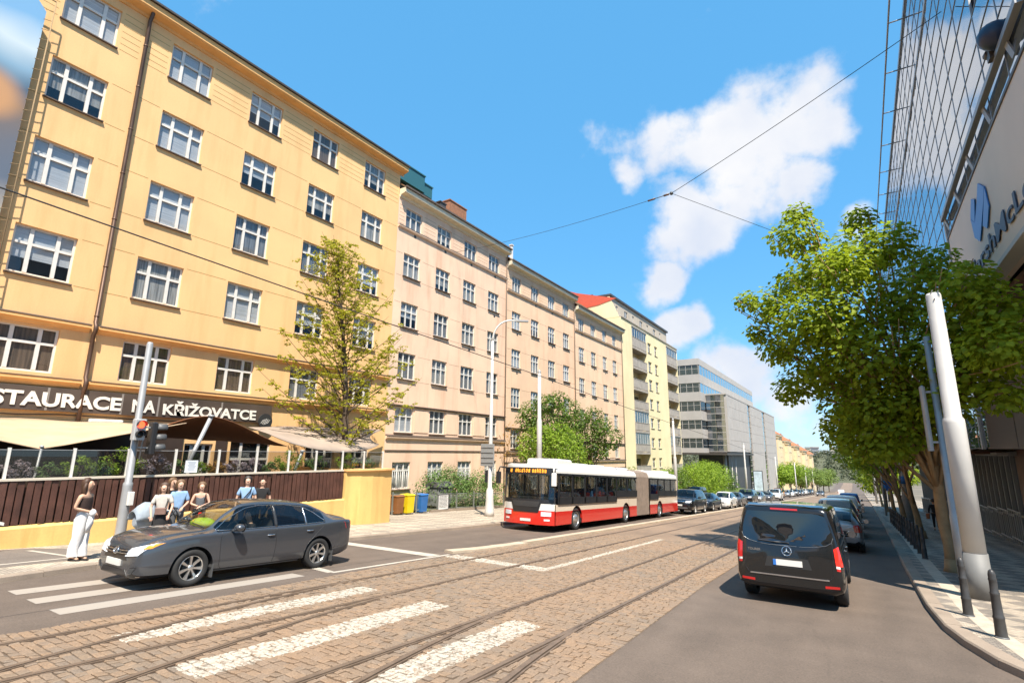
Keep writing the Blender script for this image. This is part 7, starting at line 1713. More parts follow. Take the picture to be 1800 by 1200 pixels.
    m = MB(); m.poly([(x, fy(x, 2.8), 2.80) for x in (-WX, -.6, 0, .6, WX)]+[(WX-.2, 9.1, 2.83), (-WX+.2, 9.1, 2.83)]); m.build('front_roof_cap', M_BW, r, local=True)
    # amber dot characters on the destination display (front at +y: mirrored order so they read from outside)
    rr = random.Random(12); am = pbr('amber_dots', (.5, .16, .01), .4, emit=(1., .38, .04), estr=1.0); m = MB()
    groups = [(.98, .86)]+[(.68-.118*k, .60-.118*k) for k in range(7)]+[(-.22-.118*k, -.30-.118*k) for k in range(6)]
    for (xa, xb) in groups:
        for s in range(3):
            x = xa+(xb-xa)*(s+.5)/3; zz = 2.45
            while zz < 2.58:
                l = rr.uniform(.02, .05)
                if rr.random() < .85: m.box(x-.012, x+.012, fy(x, zz)+.006, fy(x, zz)+.014, zz, zz+l)
                zz += l+.008
    m.build('destination_dots', am, r, local=True)['kind'] = 'stuff'
    for s in (-1, 1):
        fpatch(s*.95-.20, s*.95+.20, .66, .83, M_HEADL, 'headlight', .015); fpatch(s*.98-.12, s*.98+.10, .47, .54, M_WHITEL, 'fog_light', .012)
        m = MB(); m.tube([(s*1.18, 9.2, 2.62), (s*1.38, 9.55, 2.66), (s*1.42, 9.62, 2.45)], .035, 8); m.build('mirror_arm', M_BW if s < 0 else M_TRIM, r, local=True)
        m = MB(); m.bbox(s*1.42-.11, s*1.42+.11, 9.52, 9.66, 1.92, 2.45, .03); m.build('mirror', M_BW if s < 0 else M_TRIM, r, local=True)
    fpatch(-.26, .26, .42, .53, M_PLATE, 'number_plate', .015)
    # rear end
    m = MB(); m.box(-WX, WX, -9.46, -9.40, .30, .86); m.build('rear_skirt', M_RED_, r, local=True); m = MB(); m.box(-WX+.02, WX-.02, -9.45, -9.40, .863, 2.46); m.build('rear_panel', M_CRM, r, local=True)
    m = MB(); m.box(-1.0, 1.0, -9.47, -9.452, 1.4, 2.3); m.build('rear_window', M_BG, r, local=True)
    # inside: floor, seats, poles
    m = MB(); m.box(-1.2, 1.2, -9.3, 9.0, .36, .42); m.build('floor', pbr('bus_floor', (.10, .10, .10), .8), r, local=True)
    sm = pbr('bus_seat', (.30, .03, .03), .8); k = 0
    for y in (5.6, 4.6, 3.6, 2.6, 1.6, -5.8, -6.8, -7.8):
        for x in (-.85, .85): m = MB(); m.bbox(x-.3, x+.3, y-.2, y+.22, .62, .90, .04); m.bbox(x-.3, x+.3, y-.28, y-.2, .85, 1.62, .03); m.build('seat', sm, r, local=True)
    for y in (6.2, 4.1, 2.1, -.6, -4.4, -6.3): 
        for x in (-.5, .5): m = MB(); m.tube([(x, y, .42), (x, y, 2.6)], .02, 6); m.build('grab_pole', pbr('yellow_pole', (.6, .42, .03), .4), r, local=True)
    m = MB(); m.bbox(-1.1, 1.1, 8.6, 9.0, .5, 1.42, .05); m.build('dashboard', M_TRIM, r, local=True)
    m = MB(); m.box(-1.15, 1.15, -9.3, 9.0, 2.58, 2.6); m.build('ceiling', pbr('bus_ceiling', (.35, .34, .32), .8), r, local=True)
    # wheels
    ty, ri, br = wheel_meshes(.48, 0, .28)
    for ya in arches:
        for s in (-1, 1):
            w = mobj('wheel', ty, r, mat=Matrix.Translation((s*(WX-.17), ya, .48)) @ Matrix.Rotation(math.pi if s < 0 else 0, 4, 'Z')); mobj('rim', ri, w)
            m = MB(); m.loft([[(s*(WX-.45), ya+Ra*math.cos(t), .50+Ra*math.sin(t)), (s*(WX-.01), ya+Ra*math.cos(t), .50+Ra*math.sin(t))] for t in [math.pi*k/14-.3 for k in range(18)]], False, 0); m.build('wheel_arch', M_TRIM, r, local=True)
    m = MB(); m.box(-1.0, 1.0, -9.2, 9.0, .28, .34); m.build('underframe', M_TRIM, r, local=True)
    return M
BUS_M = bus()
# ---------------------------------------------------------------- people
def skin_mesh(name, verts, edges, mat, levels=1):
    """verts: {key: ((x,y,z), radius)}; grows one continuous surface with Skin + Subdivision"""
    keys = list(verts); me = bpy.data.meshes.new(name); me.from_pydata([verts[k][0] for k in keys], [(keys.index(a), keys.index(b)) for a, b in edges], [])
    o = bpy.data.objects.new('tmp_skin', me); COL.objects.link(o)
    md = o.modifiers.new('skin', 'SKIN'); md.use_smooth_shade = True
    for k, sv in zip(keys, me.skin_vertices[0].data):
        r = verts[k][1]; sv.radius = r if isinstance(r, tuple) else (r, r)
    me.skin_vertices[0].data[0].use_root = True
    ss = o.modifiers.new('sub', 'SUBSURF'); ss.levels = levels; ss.render_levels = levels
    dg = bpy.context.evaluated_depsgraph_get(); res = bpy.data.meshes.new_from_object(o.evaluated_get(dg)); res.name = name
    bpy.data.objects.remove(o); res.materials.clear(); res.materials.append(mat)
    for p in res.polygons: p.use_smooth = True
    return res
SKIN = [pbr('skin_fair', (.60, .36, .25), .55, fine=.06, fscale=120), pbr('skin_tan', (.56, .33, .215), .55, fine=.06, fscale=120)]
HAIR = {'brown': pbr('hair_brown', (.075, .035, .018), .6, fine=.4, fscale=90), 'blond': pbr('hair_blond', (.15, .08, .035), .6, fine=.4, fscale=90), 'dark': pbr('hair_dark', (.022, .014, .010), .55, fine=.3, fscale=90)}
def cloth(name, col, rough=.85): return pbr('cloth_'+name, col, rough, var=.15, vscale=9, bump=.3, bscale=60)
def person(x, y, face, label, h=1.7, arms=None, top=None, bottom=None, hair='brown', hairstyle='long', skin=0, sleeve=.5, tank=False, wide=0., shoes=(.03, .025, .02), lean=0., legs=None, z=None, head_turn=0., extra=None, sit=False, group='people waiting at the crossing', name='person'):
    f = Vector(face).normalized(); a = math.atan2(-f.x, f.y); zz = gz(y)+KERB if z is None else z
    root = empty(name, mat=Matrix.Translation((x, y, zz)) @ Matrix.Rotation(a, 4, 'Z') @ Matrix.Scale(h/1.75, 4), label=label, cat='person', group=group)
    S = SKIN[skin]; V = {}; E = []
    def v(k, p, r): V[k] = (p, r)
    L_ = lean
    v('pelvis', (0, 0, .94), (.125, .095)); v('waist', (0, L_*.3, 1.10), (.105, .085)); v('chest', (0, L_*.7, 1.30), (.125, .095)); v('neck0', (0, L_-.005, 1.455), .055); v('neck', (0, L_+.01, 1.515), .048)
    hx, hy = math.sin(head_turn), math.cos(head_turn)
    v('jaw', (.022*hx, L_+.015+.022*hy, 1.575), (.074, .078)); v('head', (0, L_+.012, 1.66), (.096, .106)); v('crown', (0, L_+.0, 1.725), (.074, .08))
    v('nose', (hx*.118, L_+.012+hy*.118, 1.63), .012)
    E += [('pelvis', 'waist'), ('waist', 'chest'), ('chest', 'neck0'), ('neck0', 'neck'), ('neck', 'jaw'), ('jaw', 'head'), ('head', 'crown'), ('head', 'nose')]
    arms = arms or {}
    A = {}
    for s, n in ((-1, 'l'), (1, 'r')):
        el, wr = arms.get(n, ((s*.255, -.02, 1.16), (s*.27, .05, .93)))
        sh = (s*.168, L_, 1.405); el = Vector(el); wr = Vector(wr); d = (wr-el).normalized()
        v('sh'+n, sh, .054); v('ua'+n, tuple((Vector(sh)+el)*.5), .043); v('el'+n, tuple(el), .036); v('wr'+n, tuple(wr), .026); pm = wr+d*.065; v('pm'+n, tuple(pm), (.034, .022))
        E += [('chest', 'sh'+n), ('sh'+n, 'ua'+n), ('ua'+n, 'el'+n), ('el'+n, 'wr'+n), ('wr'+n, 'pm'+n)]
        side = d.cross(Vector((0, 0, 1)));  side = side.normalized() if side.length > .3 else Vector((0, 1, 0)); up = side.cross(d)
        for q in range(4):
            o = side*(.028-.0187*q); ln = (.062, .072, .068, .052)[q]; b = pm+d*.03+o; t1 = b+d*ln*.55-up*.008; t2 = t1+d*ln*.4-up*.028
            v('f%d%s' % (q, n), tuple(b), .010); v('g%d%s' % (q, n), tuple(t1), .009); v('h%d%s' % (q, n), tuple(t2), .0075); E += [('pm'+n, 'f%d%s' % (q, n)), ('f%d%s' % (q, n), 'g%d%s' % (q, n)), ('g%d%s' % (q, n), 'h%d%s' % (q, n))]
        tb = wr+d*.03+side*.04-up*.01; t2 = tb+d*.045+side*.018-up*.012; v('t0'+n, tuple(tb), .011); v('t1'+n, tuple(t2), .009); E += [('pm'+n, 't0'+n), ('t0'+n, 't1'+n)]
        A[n] = (sh, el, wr)
    legs = legs or {}
    LG = {}
    for s, n in ((-1, 'l'), (1, 'r')):
        kn, an = legs.get(n, ((s*.095, .015, .50), (s*.10, -.01, .085))); hp = (s*.088, 0, .90)
        toe = (an[0]*1.08, an[1]+.15, an[2]-.05); heel = (an[0], an[1]-.05, an[2]-.045)
        v('hp'+n, hp, .088); v('th'+n, tuple((Vector(hp)+Vector(kn))*.5), .073); v('kn'+n, kn, .052); v('cf'+n, tuple(Vector(kn)*.6+Vector(an)*.4), .050); v('an'+n, an, .033); v('ht'+n, toe, (.038, .022)); v('hh'+n, heel, .030)
        E += [('pelvis', 'hp'+n), ('hp'+n, 'th'+n), ('th'+n, 'kn'+n), ('kn'+n, 'cf'+n), ('cf'+n, 'an'+n), ('an'+n, 'ht'+n), ('an'+n, 'hh'+n)]
        LG[n] = (hp, kn, an, toe, heel)
    mobj('body', skin_mesh('body', V, E, S, 2), root)
    # clothing grown over the same skeleton
    if top:
        T = {}; te = []
        T['pelvis'] = ((0, 0, .915), (.150, .120)); T['waist'] = ((0, L_*.3, 1.10), (.128, .108)); T['chest'] = ((0, L_*.7, 1.30), (.148, .118)); T['nk'] = ((0, L_, 1.425), .085); te = [('pelvis', 'waist'), ('waist', 'chest'), ('chest', 'nk')]
        for n in 'lr':
            sh, el, wr = A[n]
            if tank: 
                T['s'+n] = ((sh[0]*.62, sh[1], sh[2]-.005), .05); te.append(('chest', 's'+n))
            else:
                T['s'+n] = (sh, .072); e = tuple(Vector(sh)+(Vector(el)-Vector(sh))*min(1, sleeve*1.6)); T['e'+n] = (e, .062); te += [('chest', 's'+n), ('s'+n, 'e'+n)]
                if sleeve > .7: T['w'+n] = (tuple(Vector(el)+(Vector(wr)-Vector(el))*.9), .045); te.append(('e'+n, 'w'+n))
        mobj('shirt', skin_mesh('shirt', T, te, top, 2), root)
    if bottom:
        T = {'pelvis': ((0, 0, .96), (.140, .112))}; te = []
        for n in 'lr':
            hp, kn, an, toe, heel = LG[n]; T['h'+n] = (hp, .105+wide*.02); T['k'+n] = (kn, .070+wide*.035); T['a'+n] = ((an[0], an[1], an[2]+.05), .052+wide*.055); te += [('pelvis', 'h'+n), ('h'+n, 'k'+n), ('k'+n, 'a'+n)]
        if wide:
            m = MB(); el = lambda cx, cy, z_, a_, b_: [(cx+a_*math.cos(t), cy+b_*math.sin(t), z_) for t in [2*math.pi*k/20 for k in range(20)]]
            m.loft([el(0, 0, 1.06, .118, .098), el(0, 0, 1.0, .135, .108), el(0, -.01, .90, .158, .122), el(0, -.01, .80, .150, .115)], True, 0, smooth=True)
            for n in 'lr':
                hp, kn, an, toe, heel = LG[n]; m.loft([el(hp[0]*.8, 0, .90, .10, .118), el(kn[0]*.9, kn[1]*.5, .70, .096, .120), el(kn[0]*.9, kn[1], .50, .082, .105), el(an[0], an[1], .28, .084, .108), el(an[0], an[1]+.01, .10, .088, .115)], True, 0, smooth=True)
            mobj('trousers', m.mesh('trousers', bottom), root)
        else: mobj('trousers', skin_mesh('trousers', T, te, bottom, 2), root)
    sm = cloth('shoe_%d' % int(shoes[0]*100), shoes, .6)
    for n in 'lr':
        hp, kn, an, toe, heel = LG[n]; m = MB(); rings = []
        for t, w_, hh in ((-.02, .034, .05), (.3, .038, .06), (.65, .044, .045), (1.0, .040, .03), (1.15, .022, .018)):
            c = Vector(heel)+(Vector(toe)-Vector(heel))*t; b = an[2]-.085; rings.append([(c.x-w_, c.y, b), (c.x+w_, c.y, b), (c.x+w_*.85, c.y, b+hh), (c.x-w_*.85, c.y, b+hh)])
        m.loft(rings, True, 0, cap=True); me = m.mesh('shoe', sm); fix_normals(me); mobj('shoe', me, root)
    # hair shell and face
    hc = Vector((0, L_+.0, 1.665)); hm = HAIR.get(hair)
    if hairstyle != 'bald':
        m = MB(); rings = []; fd = Vector((hx, hy, 0)); n = 16
        down = {'short': .0, 'tail': .01, 'long': .16, 'medium': .07}[hairstyle]
        for (dz, rr_, back) in ((.135, .02, 0), (.12, .07, 0), (.075, .108, 0), (.025, .122, .0), (-.03, .122, .5), (-.07, .114, .65), (-.07-down*.6, .105, .8), (-.07-down, .085, .9)):
            ring = []
            for k in range(n):
                t = 2*math.pi*k/n; u = Vector((math.cos(t), math.sin(t), 0)); w_ = u.dot(fd); rad = rr_*(1.0 if w_ < .25-back*.4 else max(.55, 1-(w_-.25+back*.4)*.75)); ring.append(hc+u*rad-fd*.012+Vector((0, 0, dz+(.03*max(0, w_) if dz < .05 else 0))))
            rings.append(ring)
        m.loft(rings[::-1], True, 0, cap=True, smooth=True)
        if hairstyle == 'tail': m.tube([hc-fd*.09+Vector((0, 0, .02)), hc-fd*.15+Vector((0, 0, -.04)), hc-fd*.15+Vector((0, 0, -.16)), hc-fd*.12+Vector((0, 0, -.24))], [.03, .04, .03, .008], 8)
        if hairstyle == 'long':
            sd_ = Vector((fd.y, -fd.x, 0))
            for s in (-1, 1): m.tube([hc+sd_*.095*s+Vector((0, 0, .02)), hc+sd_*.105*s-fd*.02+Vector((0, 0, -.10)), hc+sd_*.095*s-fd*.01+Vector((0, 0, -.22)), hc+sd_*.08*s+fd*.02+Vector((0, 0, -.32))], [.03, .04, .035, .012], 8)
        mobj('hair', m.mesh('hair', hm), root)
    fd = Vector((hx, hy, 0)); sd = Vector((hy, -hx, 0)); m = MB()
    for s in (-1, 1): m.ball(hc+fd*.093+sd*.034*s+Vector((0, 0, -.018)), .012, 6, 4)
    mobj('eyes', m.mesh('eyes', HAIR['dark']), root)
    m = MB(); m.tube([hc+fd*.090+sd*.026*s+Vector((0, 0, -.088)) for s in (-1, 0, 1)], .008, 5); mobj('mouth', m.mesh('mouth', pbr('lips', (.42, .13, .10), .5)), root)
    m = MB()
    for s in (-1, 1): m.ball(hc+sd*.086*s-fd*.005+Vector((0, 0, -.03)), .022, 6, 5, 0, (.45, .9, 1.2))
    if hairstyle in ('short', 'bald', 'tail'): mobj('ears', m.mesh('ears', S), root)
    if extra: extra(root)
    return root
def people():
    white = cloth('white', (.74, .72, .70)); black = cloth('black', (.016, .015, .016)); grey = cloth('grey', (.10, .105, .115)); lblue = cloth('light_blue', (.26, .40, .60)); brownt = cloth('brown_top', (.035, .018, .014)); cream = cloth('cream', (.52, .48, .42)); denim = cloth('denim', (.06, .09, .15))
    # woman in white trousers, looking down the street
    def w1(root):
        m = MB(); rr = random.Random(3); m.ball((.03, .22, 1.02), .085, 12, 8, 0, (.8, .8, 1.0)); m.loft([[(.0+.05*math.cos(t), .19+.05*math.sin(t), 1.0) for t in [2*math.pi*k/10 for k in range(10)]], [(.04+.09*math.cos(t), .20+.05*math.sin(t), .80) for t in [2*math.pi*k/10 for k in range(10)]], [(.06+.06*math.cos(t), .18+.03*math.sin(t), .60) for t in [2*math.pi*k/10 for k in range(10)]]], True, 0, cap=True, smooth=True); mobj('held_jacket', m.mesh('held_jacket', white), root)
        m = MB()
        for s in (-1, 1): m.tube([(s*.10, .03, 1.40), (s*.09, -.02, 1.46), (s*.09, -.10, 1.38)], .008, 5)
        mobj('shoulder_straps', m.mesh('shoulder_straps', brownt), root)
    def tube_top(root, mat):
        m = MB(); m.loft([[(.150*s_*math.cos(t), .118*s_*math.sin(t)+.01, z_) for t in [2*math.pi*k/18 for k in range(18)]] for s_, z_ in ((.93, 1.08), (.98, 1.16), (1.04, 1.26), (1.0, 1.34), (.96, 1.355))], True, 0, smooth=True); mobj('strap_top', m.mesh('strap_top', mat), root)
    def w1b(root): w1(root); tube_top(root, brownt)
    person(-14.61, 5.13, (.80, .60), 'woman in white wide trousers and dark strap top looking down the street', 1.72, {'l': ((-.22, -.06, 1.15), (-.05, .17, 1.06)), 'r': ((.23, -.05, 1.14), (.06, .18, 1.05))}, None, white, 'brown', 'long', 1, wide=.75, head_turn=-.25, extra=w1b, shoes=(.02, .016, .014), legs={'l': ((-.075, .05, .50), (-.05, .05, .085)), 'r': ((.075, .0, .50), (.05, -.06, .085))})
    # woman with handbag at the pram
    def bag(root):
        m = MB(); m.bbox(-.13, .13, .135, .20, .95, 1.13, .02); mobj('handbag', m.mesh('handbag', cloth('taupe_bag', (.22, .13, .10), .6)), root); m = MB(); m.tube([(-.10, .16, 1.12), (-.13, .12, 1.30), (-.11, .02, 1.46), (-.06, -.1, 1.42)], .010, 5); mobj('bag_strap', m.mesh('bag_strap', black), root)
        m = MB(); m.loft([[(.15*math.cos(t), .12*math.sin(t), 1.0) for t in [2*math.pi*k/16 for k in range(16)]], [(.20*math.cos(t), .16*math.sin(t), .62) for t in [2*math.pi*k/16 for k in range(16)]]], True, 0, smooth=True); mobj('skirt', m.mesh('skirt', black), root)
    person(-15.15, 6.98, (.86, -.52), 'woman in cream shirt and dark skirt with small handbag beside the pram', 1.62, {'l': ((-.26, .05, 1.16), (-.22, .22, .95)), 'r': ((.25, .05, 1.14), (.20, .20, .93))}, cream, None, 'brown', 'long', 0, .5, extra=bag)
    person(-16.1, 7.62, (.9, .3), 'person in black top half hidden behind the woman with handbag', 1.72, {'l': ((-.24, .0, 1.16), (-.10, .20, 1.10)), 'r': ((.24, .0, 1.16), (.10, .20, 1.10))}, black, denim, 'blond', 'short', 0, .5, head_turn=.3)
    person(-15.75, 7.66, (.75, -.2), 'woman in long light blue shirt beside the person in black', 1.68, {'l': ((-.24, .02, 1.15), (-.10, .18, 1.04)), 'r': ((.25, .0, 1.14), (.27, .06, .90))}, lblue, grey, 'blond', 'medium', 0, .55, head_turn=.2)
    def tank(root):
        m = MB(); m.tube([(-.11, .08, 1.25), (-.13, .05, 1.42), (-.11, -.10, 1.36)], .016, 5); mobj('rucksack_strap', m.mesh('rucksack_strap', black), root)
    person(-16.0, 8.38, (.88, -.48), 'young woman in grey sleeveless top with folded hands', 1.62, {'l': ((-.25, .05, 1.14), (-.05, .20, 1.07)), 'r': ((.25, .05, 1.14), (.05, .20, 1.07))}, grey, black, 'blond', 'tail', 0, tank=True, extra=tank)
    def strap(root):
        m = MB(); m.tube([(-.13, .03, 1.47), (-.09, .13, 1.35), (.02, .142, 1.20), (.13, .10, 1.05)], .018, 6); mobj('shoulder_strap', m.mesh('shoulder_strap', black), root); m = MB(); m.bbox(-.17, .17, -.30, -.12, 1.02, 1.46, .05); mobj('rucksack', m.mesh('rucksack', black), root)
    person(-16.2, 9.88, (.85, -.5), 'man in light blue shirt with black strap across the chest', 1.80, None, lblue, denim, 'dark', 'short', 0, .5, extra=strap)
    person(-16.45, 10.55, (.85, -.45), 'bald man in black shirt beside the man in light blue', 1.76, None, black, denim, 'dark', 'bald', 0, .5, head_turn=.15)
    person(3.7, 40.7, (.2, 1), 'person in black carrying an orange bag on the right pavement', 1.75, None, black, black, 'dark', 'short', 0, .9, group='people on the right pavement', extra=lambda rt: mobj('shopping_bag', (lambda m: (m.bbox(-.42, -.26, -.12, .12, .62, .92, .02), m.mesh('shopping_bag', cloth('orange_bag', (.42, .14, .05))))[1])(MB()), rt))
    person(3.2, 58, (0, -1), 'person in dark jacket walking up the far right pavement', 1.75, None, grey, black, 'dark', 'short', 1, .9, group='people on the right pavement')
    person(3.6, 60, (0, -1), 'person in pale top walking behind the dark jacket', 1.68, None, cream, denim, 'brown', 'medium', 0, .5, group='people on the right pavement')
    sit = {'l': ((-.10, .40, .90), (-.10, .42, .48)), 'r': ((.10, .40, .90), (.10, .42, .48))}
    person(-19.3, 7.9, (.9, .3), 'guest in black sitting on the terrace behind the flowers', 1.72, {'l': ((-.24, .10, 1.15), (-.12, .30, 1.10)), 'r': ((.24, .10, 1.15), (.12, .30, 1.10))}, black, black, 'brown', 'short', 1, .9, z=.25-.30, legs=sit, group='guests on the terrace')
    # driver of the grey sedan and bus passengers
    M = place(-11.87, 7.18, 180); p = M @ Vector((-.40, .02, -.30)); person(p.x, p.y, (0, -1), 'driver in dark clothes at the wheel of the grey sedan', 1.62, {'l': ((-.22, .18, 1.14), (-.14, .38, 1.20)), 'r': ((.22, .18, 1.14), (.14, .38, 1.20))}, black, black, 'dark', 'short', 1, .9, z=p.z, legs={'l': ((-.10, .42, .93), (-.10, .72, .68)), 'r': ((.10, .42, .93), (.10, .72, .68))}, group='drivers and passengers')
    blue2 = cloth('bright_blue', (.10, .26, .55)); red2 = cloth('red', (.5, .04, .03))
    for (x_, y_, tp, lb, hr) in ((-.85, 4.75, blue2, 'bus passenger in bright blue at a side window', 'short'), (-.85, 3.75, red2, 'bus passenger in red behind the one in blue', 'long'), (-.85, 1.75, cream, 'bus passenger in cream near the joint of the bus', 'medium'), (-.85, -5.75, red2, 'bus passenger in red in the rear section', 'medium'), (-.85, -7.7, brownt, 'bus passenger in brown at the last window', 'long')):
        q = BUS_M @ Vector((x_, y_, .28)); person(q.x, q.y, (0, -1), lb, 1.7, {'l': ((-.24, .1, 1.15), (-.12, .3, 1.05)), 'r': ((.24, .1, 1.15), (.12, .3, 1.05))}, tp, black, 'brown', hr, 0, .9, z=q.z, legs=sit, group='drivers and passengers')
    q = BUS_M @ Vector((-.5, 7.6, .15)); person(q.x, q.y, (0, -1), 'bus driver in dark uniform behind the windscreen', 1.75, {'l': ((-.24, .15, 1.15), (-.16, .42, 1.15)), 'r': ((.24, .15, 1.15), (.16, .42, 1.15))}, denim, black, 'dark', 'short', 0, .9, z=q.z, legs=sit, group='drivers and passengers')
    # pram beside the woman
    px_, py_ = -15.75, 7.0; z = gz(py_)+KERB; pr = empty('pram', (px_, py_, z), 'grey blue pram with cream blanket beside the woman with handbag', 'pram'); bl = cloth('pram_grey', (.30, .34, .38)); m = MB()
    m.loft([[(px_+.20*math.cos(t)*s_, py_-.36+dy*.8, z+.66+.20*math.sin(t)*s_+dz) for t in [2*math.pi*k/14 for k in range(14)]] for dy, s_, dz in ((0, .5, .0), (.12, .95, 0), (.45, 1.05, .04), (.75, 1.0, .08), (.88, .6, .10))], True, 0, cap=True, smooth=True); m.build('carrycot', bl, pr)
    m = MB(); m.loft([[(px_+.25*math.cos(t), py_-.42+.42*a_, z+.70+(.22+.22*math.sin(a_*2.2))*math.sin(t)) for t in [math.pi*k/12 for k in range(13)]] for a_ in (.0, .3, .6, .9, 1.1)], False, 0, smooth=True); v = m.build('hood', bl, pr); sd = v.modifiers.new('t', 'SOLIDIFY'); sd.thickness = .012
    m = MB(); m.bbox(px_-.2, px_+.24, py_+.02, py_+.42, z+.80, z+.92, .05); m.build('blanket', cream, pr)
    m = MB()
    for s in (-.22, .22): m.tube([(px_+s, py_-.3, z+.2), (px_+s, py_+.25, z+.55), (px_+s, py_+.55, z+.95)], .014, 6); m.tube([(px_+s, py_+.35, z+.2), (px_+s, py_-.05, z+.55)], .014, 6)
    m.tube([(px_-.22, py_+.55, z+.95), (px_+.22, py_+.55, z+.95)], .018, 6); m.build('frame', M_BLACK, pr)
    for s in (-.25, .25):
        for dy in (-.3, .35): m = MB(); m.lathe([(.10, -.02), (.14, -.015), (.14, .015), (.10, .02)], 16, (px_+s, py_+dy, z+.145), 'X'); m.build('wheel', M_TYRE, pr)
people()
# ---------------------------------------------------------------- trees and plants
M_BARK = pbr('bark_brown', (.11, .075, .05), .9, var=.3, vscale=5, bump=.8, bscale=30)
M_BARKY = pbr('bark_tan', (.34, .21, .10), .85, var=.35, vscale=3, bump=.6, bscale=20)
def leaves(mb, rnd, c, rad, n, size, flat=.5, shell=.55, sq=(1, 1, 1), pts=5, droop=0.):
    """n leaf blades in the outer part of a blob"""
    for _ in range(n):
        while True:
            d = Vector((rnd.gauss(0, 1), rnd.gauss(0, 1), rnd.gauss(0, 1)))
            if d.length > .01: break
        d.normalize(); rr = rad*(shell+(1-shell)*rnd.random()**.6)*(1+.16*mnoise.noise(Vector(c)*.7+d*2.2))
        p = Vector(c)+Vector((d.x*sq[0], d.y*sq[1], d.z*sq[2]))*rr
        nrm = (d*(1-flat)+Vector((rnd.gauss(0, .45), rnd.gauss(0, .45), 1.0))*flat).normalized()
        u = nrm.orthogonal().normalized(); a = rnd.uniform(0, 6.28); w = nrm.cross(u); u, w = u*math.cos(a)+w*math.sin(a), w*math.cos(a)-u*math.sin(a)
        s = size*rnd.uniform(.6, 1.25); b = len(mb.v)
        if pts == 4: q = [p-u*s, p+w*s*.5-nrm*s*.1, p+u*s, p-w*s*.5-nrm*s*.1]
        else: q = [p-u*s*.9, p-u*.1*s+w*s*.85-nrm*s*.2, p+u*s*.55+w*s*.5, p+u*s, p+u*s*.55-w*s*.5, p-u*.1*s-w*s*.85-nrm*s*.2]
        if droop: q = [t-Vector((0, 0, droop*s)) for t in q]
        mb.v += [tuple(t) for t in q]; mb.face(list(range(b, b+len(q))))
def limb(mb, a, b, r0, r1, rnd, bend=.12, n=5, sides=7):
    a, b = Vector(a), Vector(b); L_ = (b-a).length; o = Vector((rnd.uniform(-1, 1), rnd.uniform(-1, 1), rnd.uniform(-.3, .8)))*bend*L_
    pts = [a+(b-a)*(k/n)+o*math.sin(math.pi*k/n)*(.6+.4*math.sin(k*2.1)) for k in range(n+1)]; mb.tube(pts, [r0+(r1-r0)*k/n for k in range(n+1)], sides); return pts
def tree(name, base, trunk_top, r, clumps, label, mat, n_per=420, size=.1, bark=None, group=None, seed=1, leafpts=5, flat=.5, shell=.55, lean=None, cat='tree', sub=3):
    rnd = random.Random(seed); root = empty(name, base, label, cat, group); tb = MB(); b = Vector(base); t = Vector(trunk_top)
    path = limb(tb, b, t, r, r*.62, rnd, .03, 7, 10)
    tb.lathe([(r*1.45, -.05), (r*1.15, .12), (r*1.0, .35)], 10, base)
    for c in clumps:
        c3 = Vector(c[:3]); st = path[min(len(path)-1, 3+rnd.randrange(len(path)-3))] if c3.z > t.z-1 else path[-2]
        pts = limb(tb, st, c3, r*.38, r*.10, rnd, .10, 5, 6)
        for _ in range(sub):
            d = Vector((rnd.gauss(0, 1), rnd.gauss(0, 1), rnd.gauss(.3, .7))).normalized()*c[3]*.9; limb(tb, pts[3], c3+d, r*.14, .012, rnd, .1, 3, 5)
    o = tb.build('trunk', bark or M_BARK, root)
    lb = MB()
    for c in clumps: leaves(lb, rnd, c[:3], c[3], int(n_per*c[3]**2), size, flat, shell, c[4] if len(c) > 4 else (1, 1, .85), leafpts)
    lb.build('crown', mat, root); return root
L_MAPLE = leafmat('maple_leaf', (.17, .24, .012), (.38, .46, .03), .6)
L_DARK = leafmat('dark_leaf', (.05, .10, .014), (.14, .22, .025), .45)
L_SPRING = leafmat('spring_leaf', (.30, .31, .02), (.50, .48, .04), .55)
L_LIGHT = leafmat('light_leaf', (.14, .24, .02), (.30, .42, .04), .5)
L_CONIF = leafmat('conifer_leaf', (.06, .12, .03), (.16, .25, .06), .3)
L_FAR = leafmat('far_leaf', (.10, .16, .03), (.22, .30, .06), .35)
L_FARD = leafmat('far_wood_leaf', (.055, .06, .03), (.10, .11, .055), .3)
L_PURPLE = leafmat('heather_bloom', (.20, .14, .14), (.42, .36, .40), .3)
L_RUST = leafmat('rust_leaf', (.28, .13, .03), (.42, .24, .05), .4)
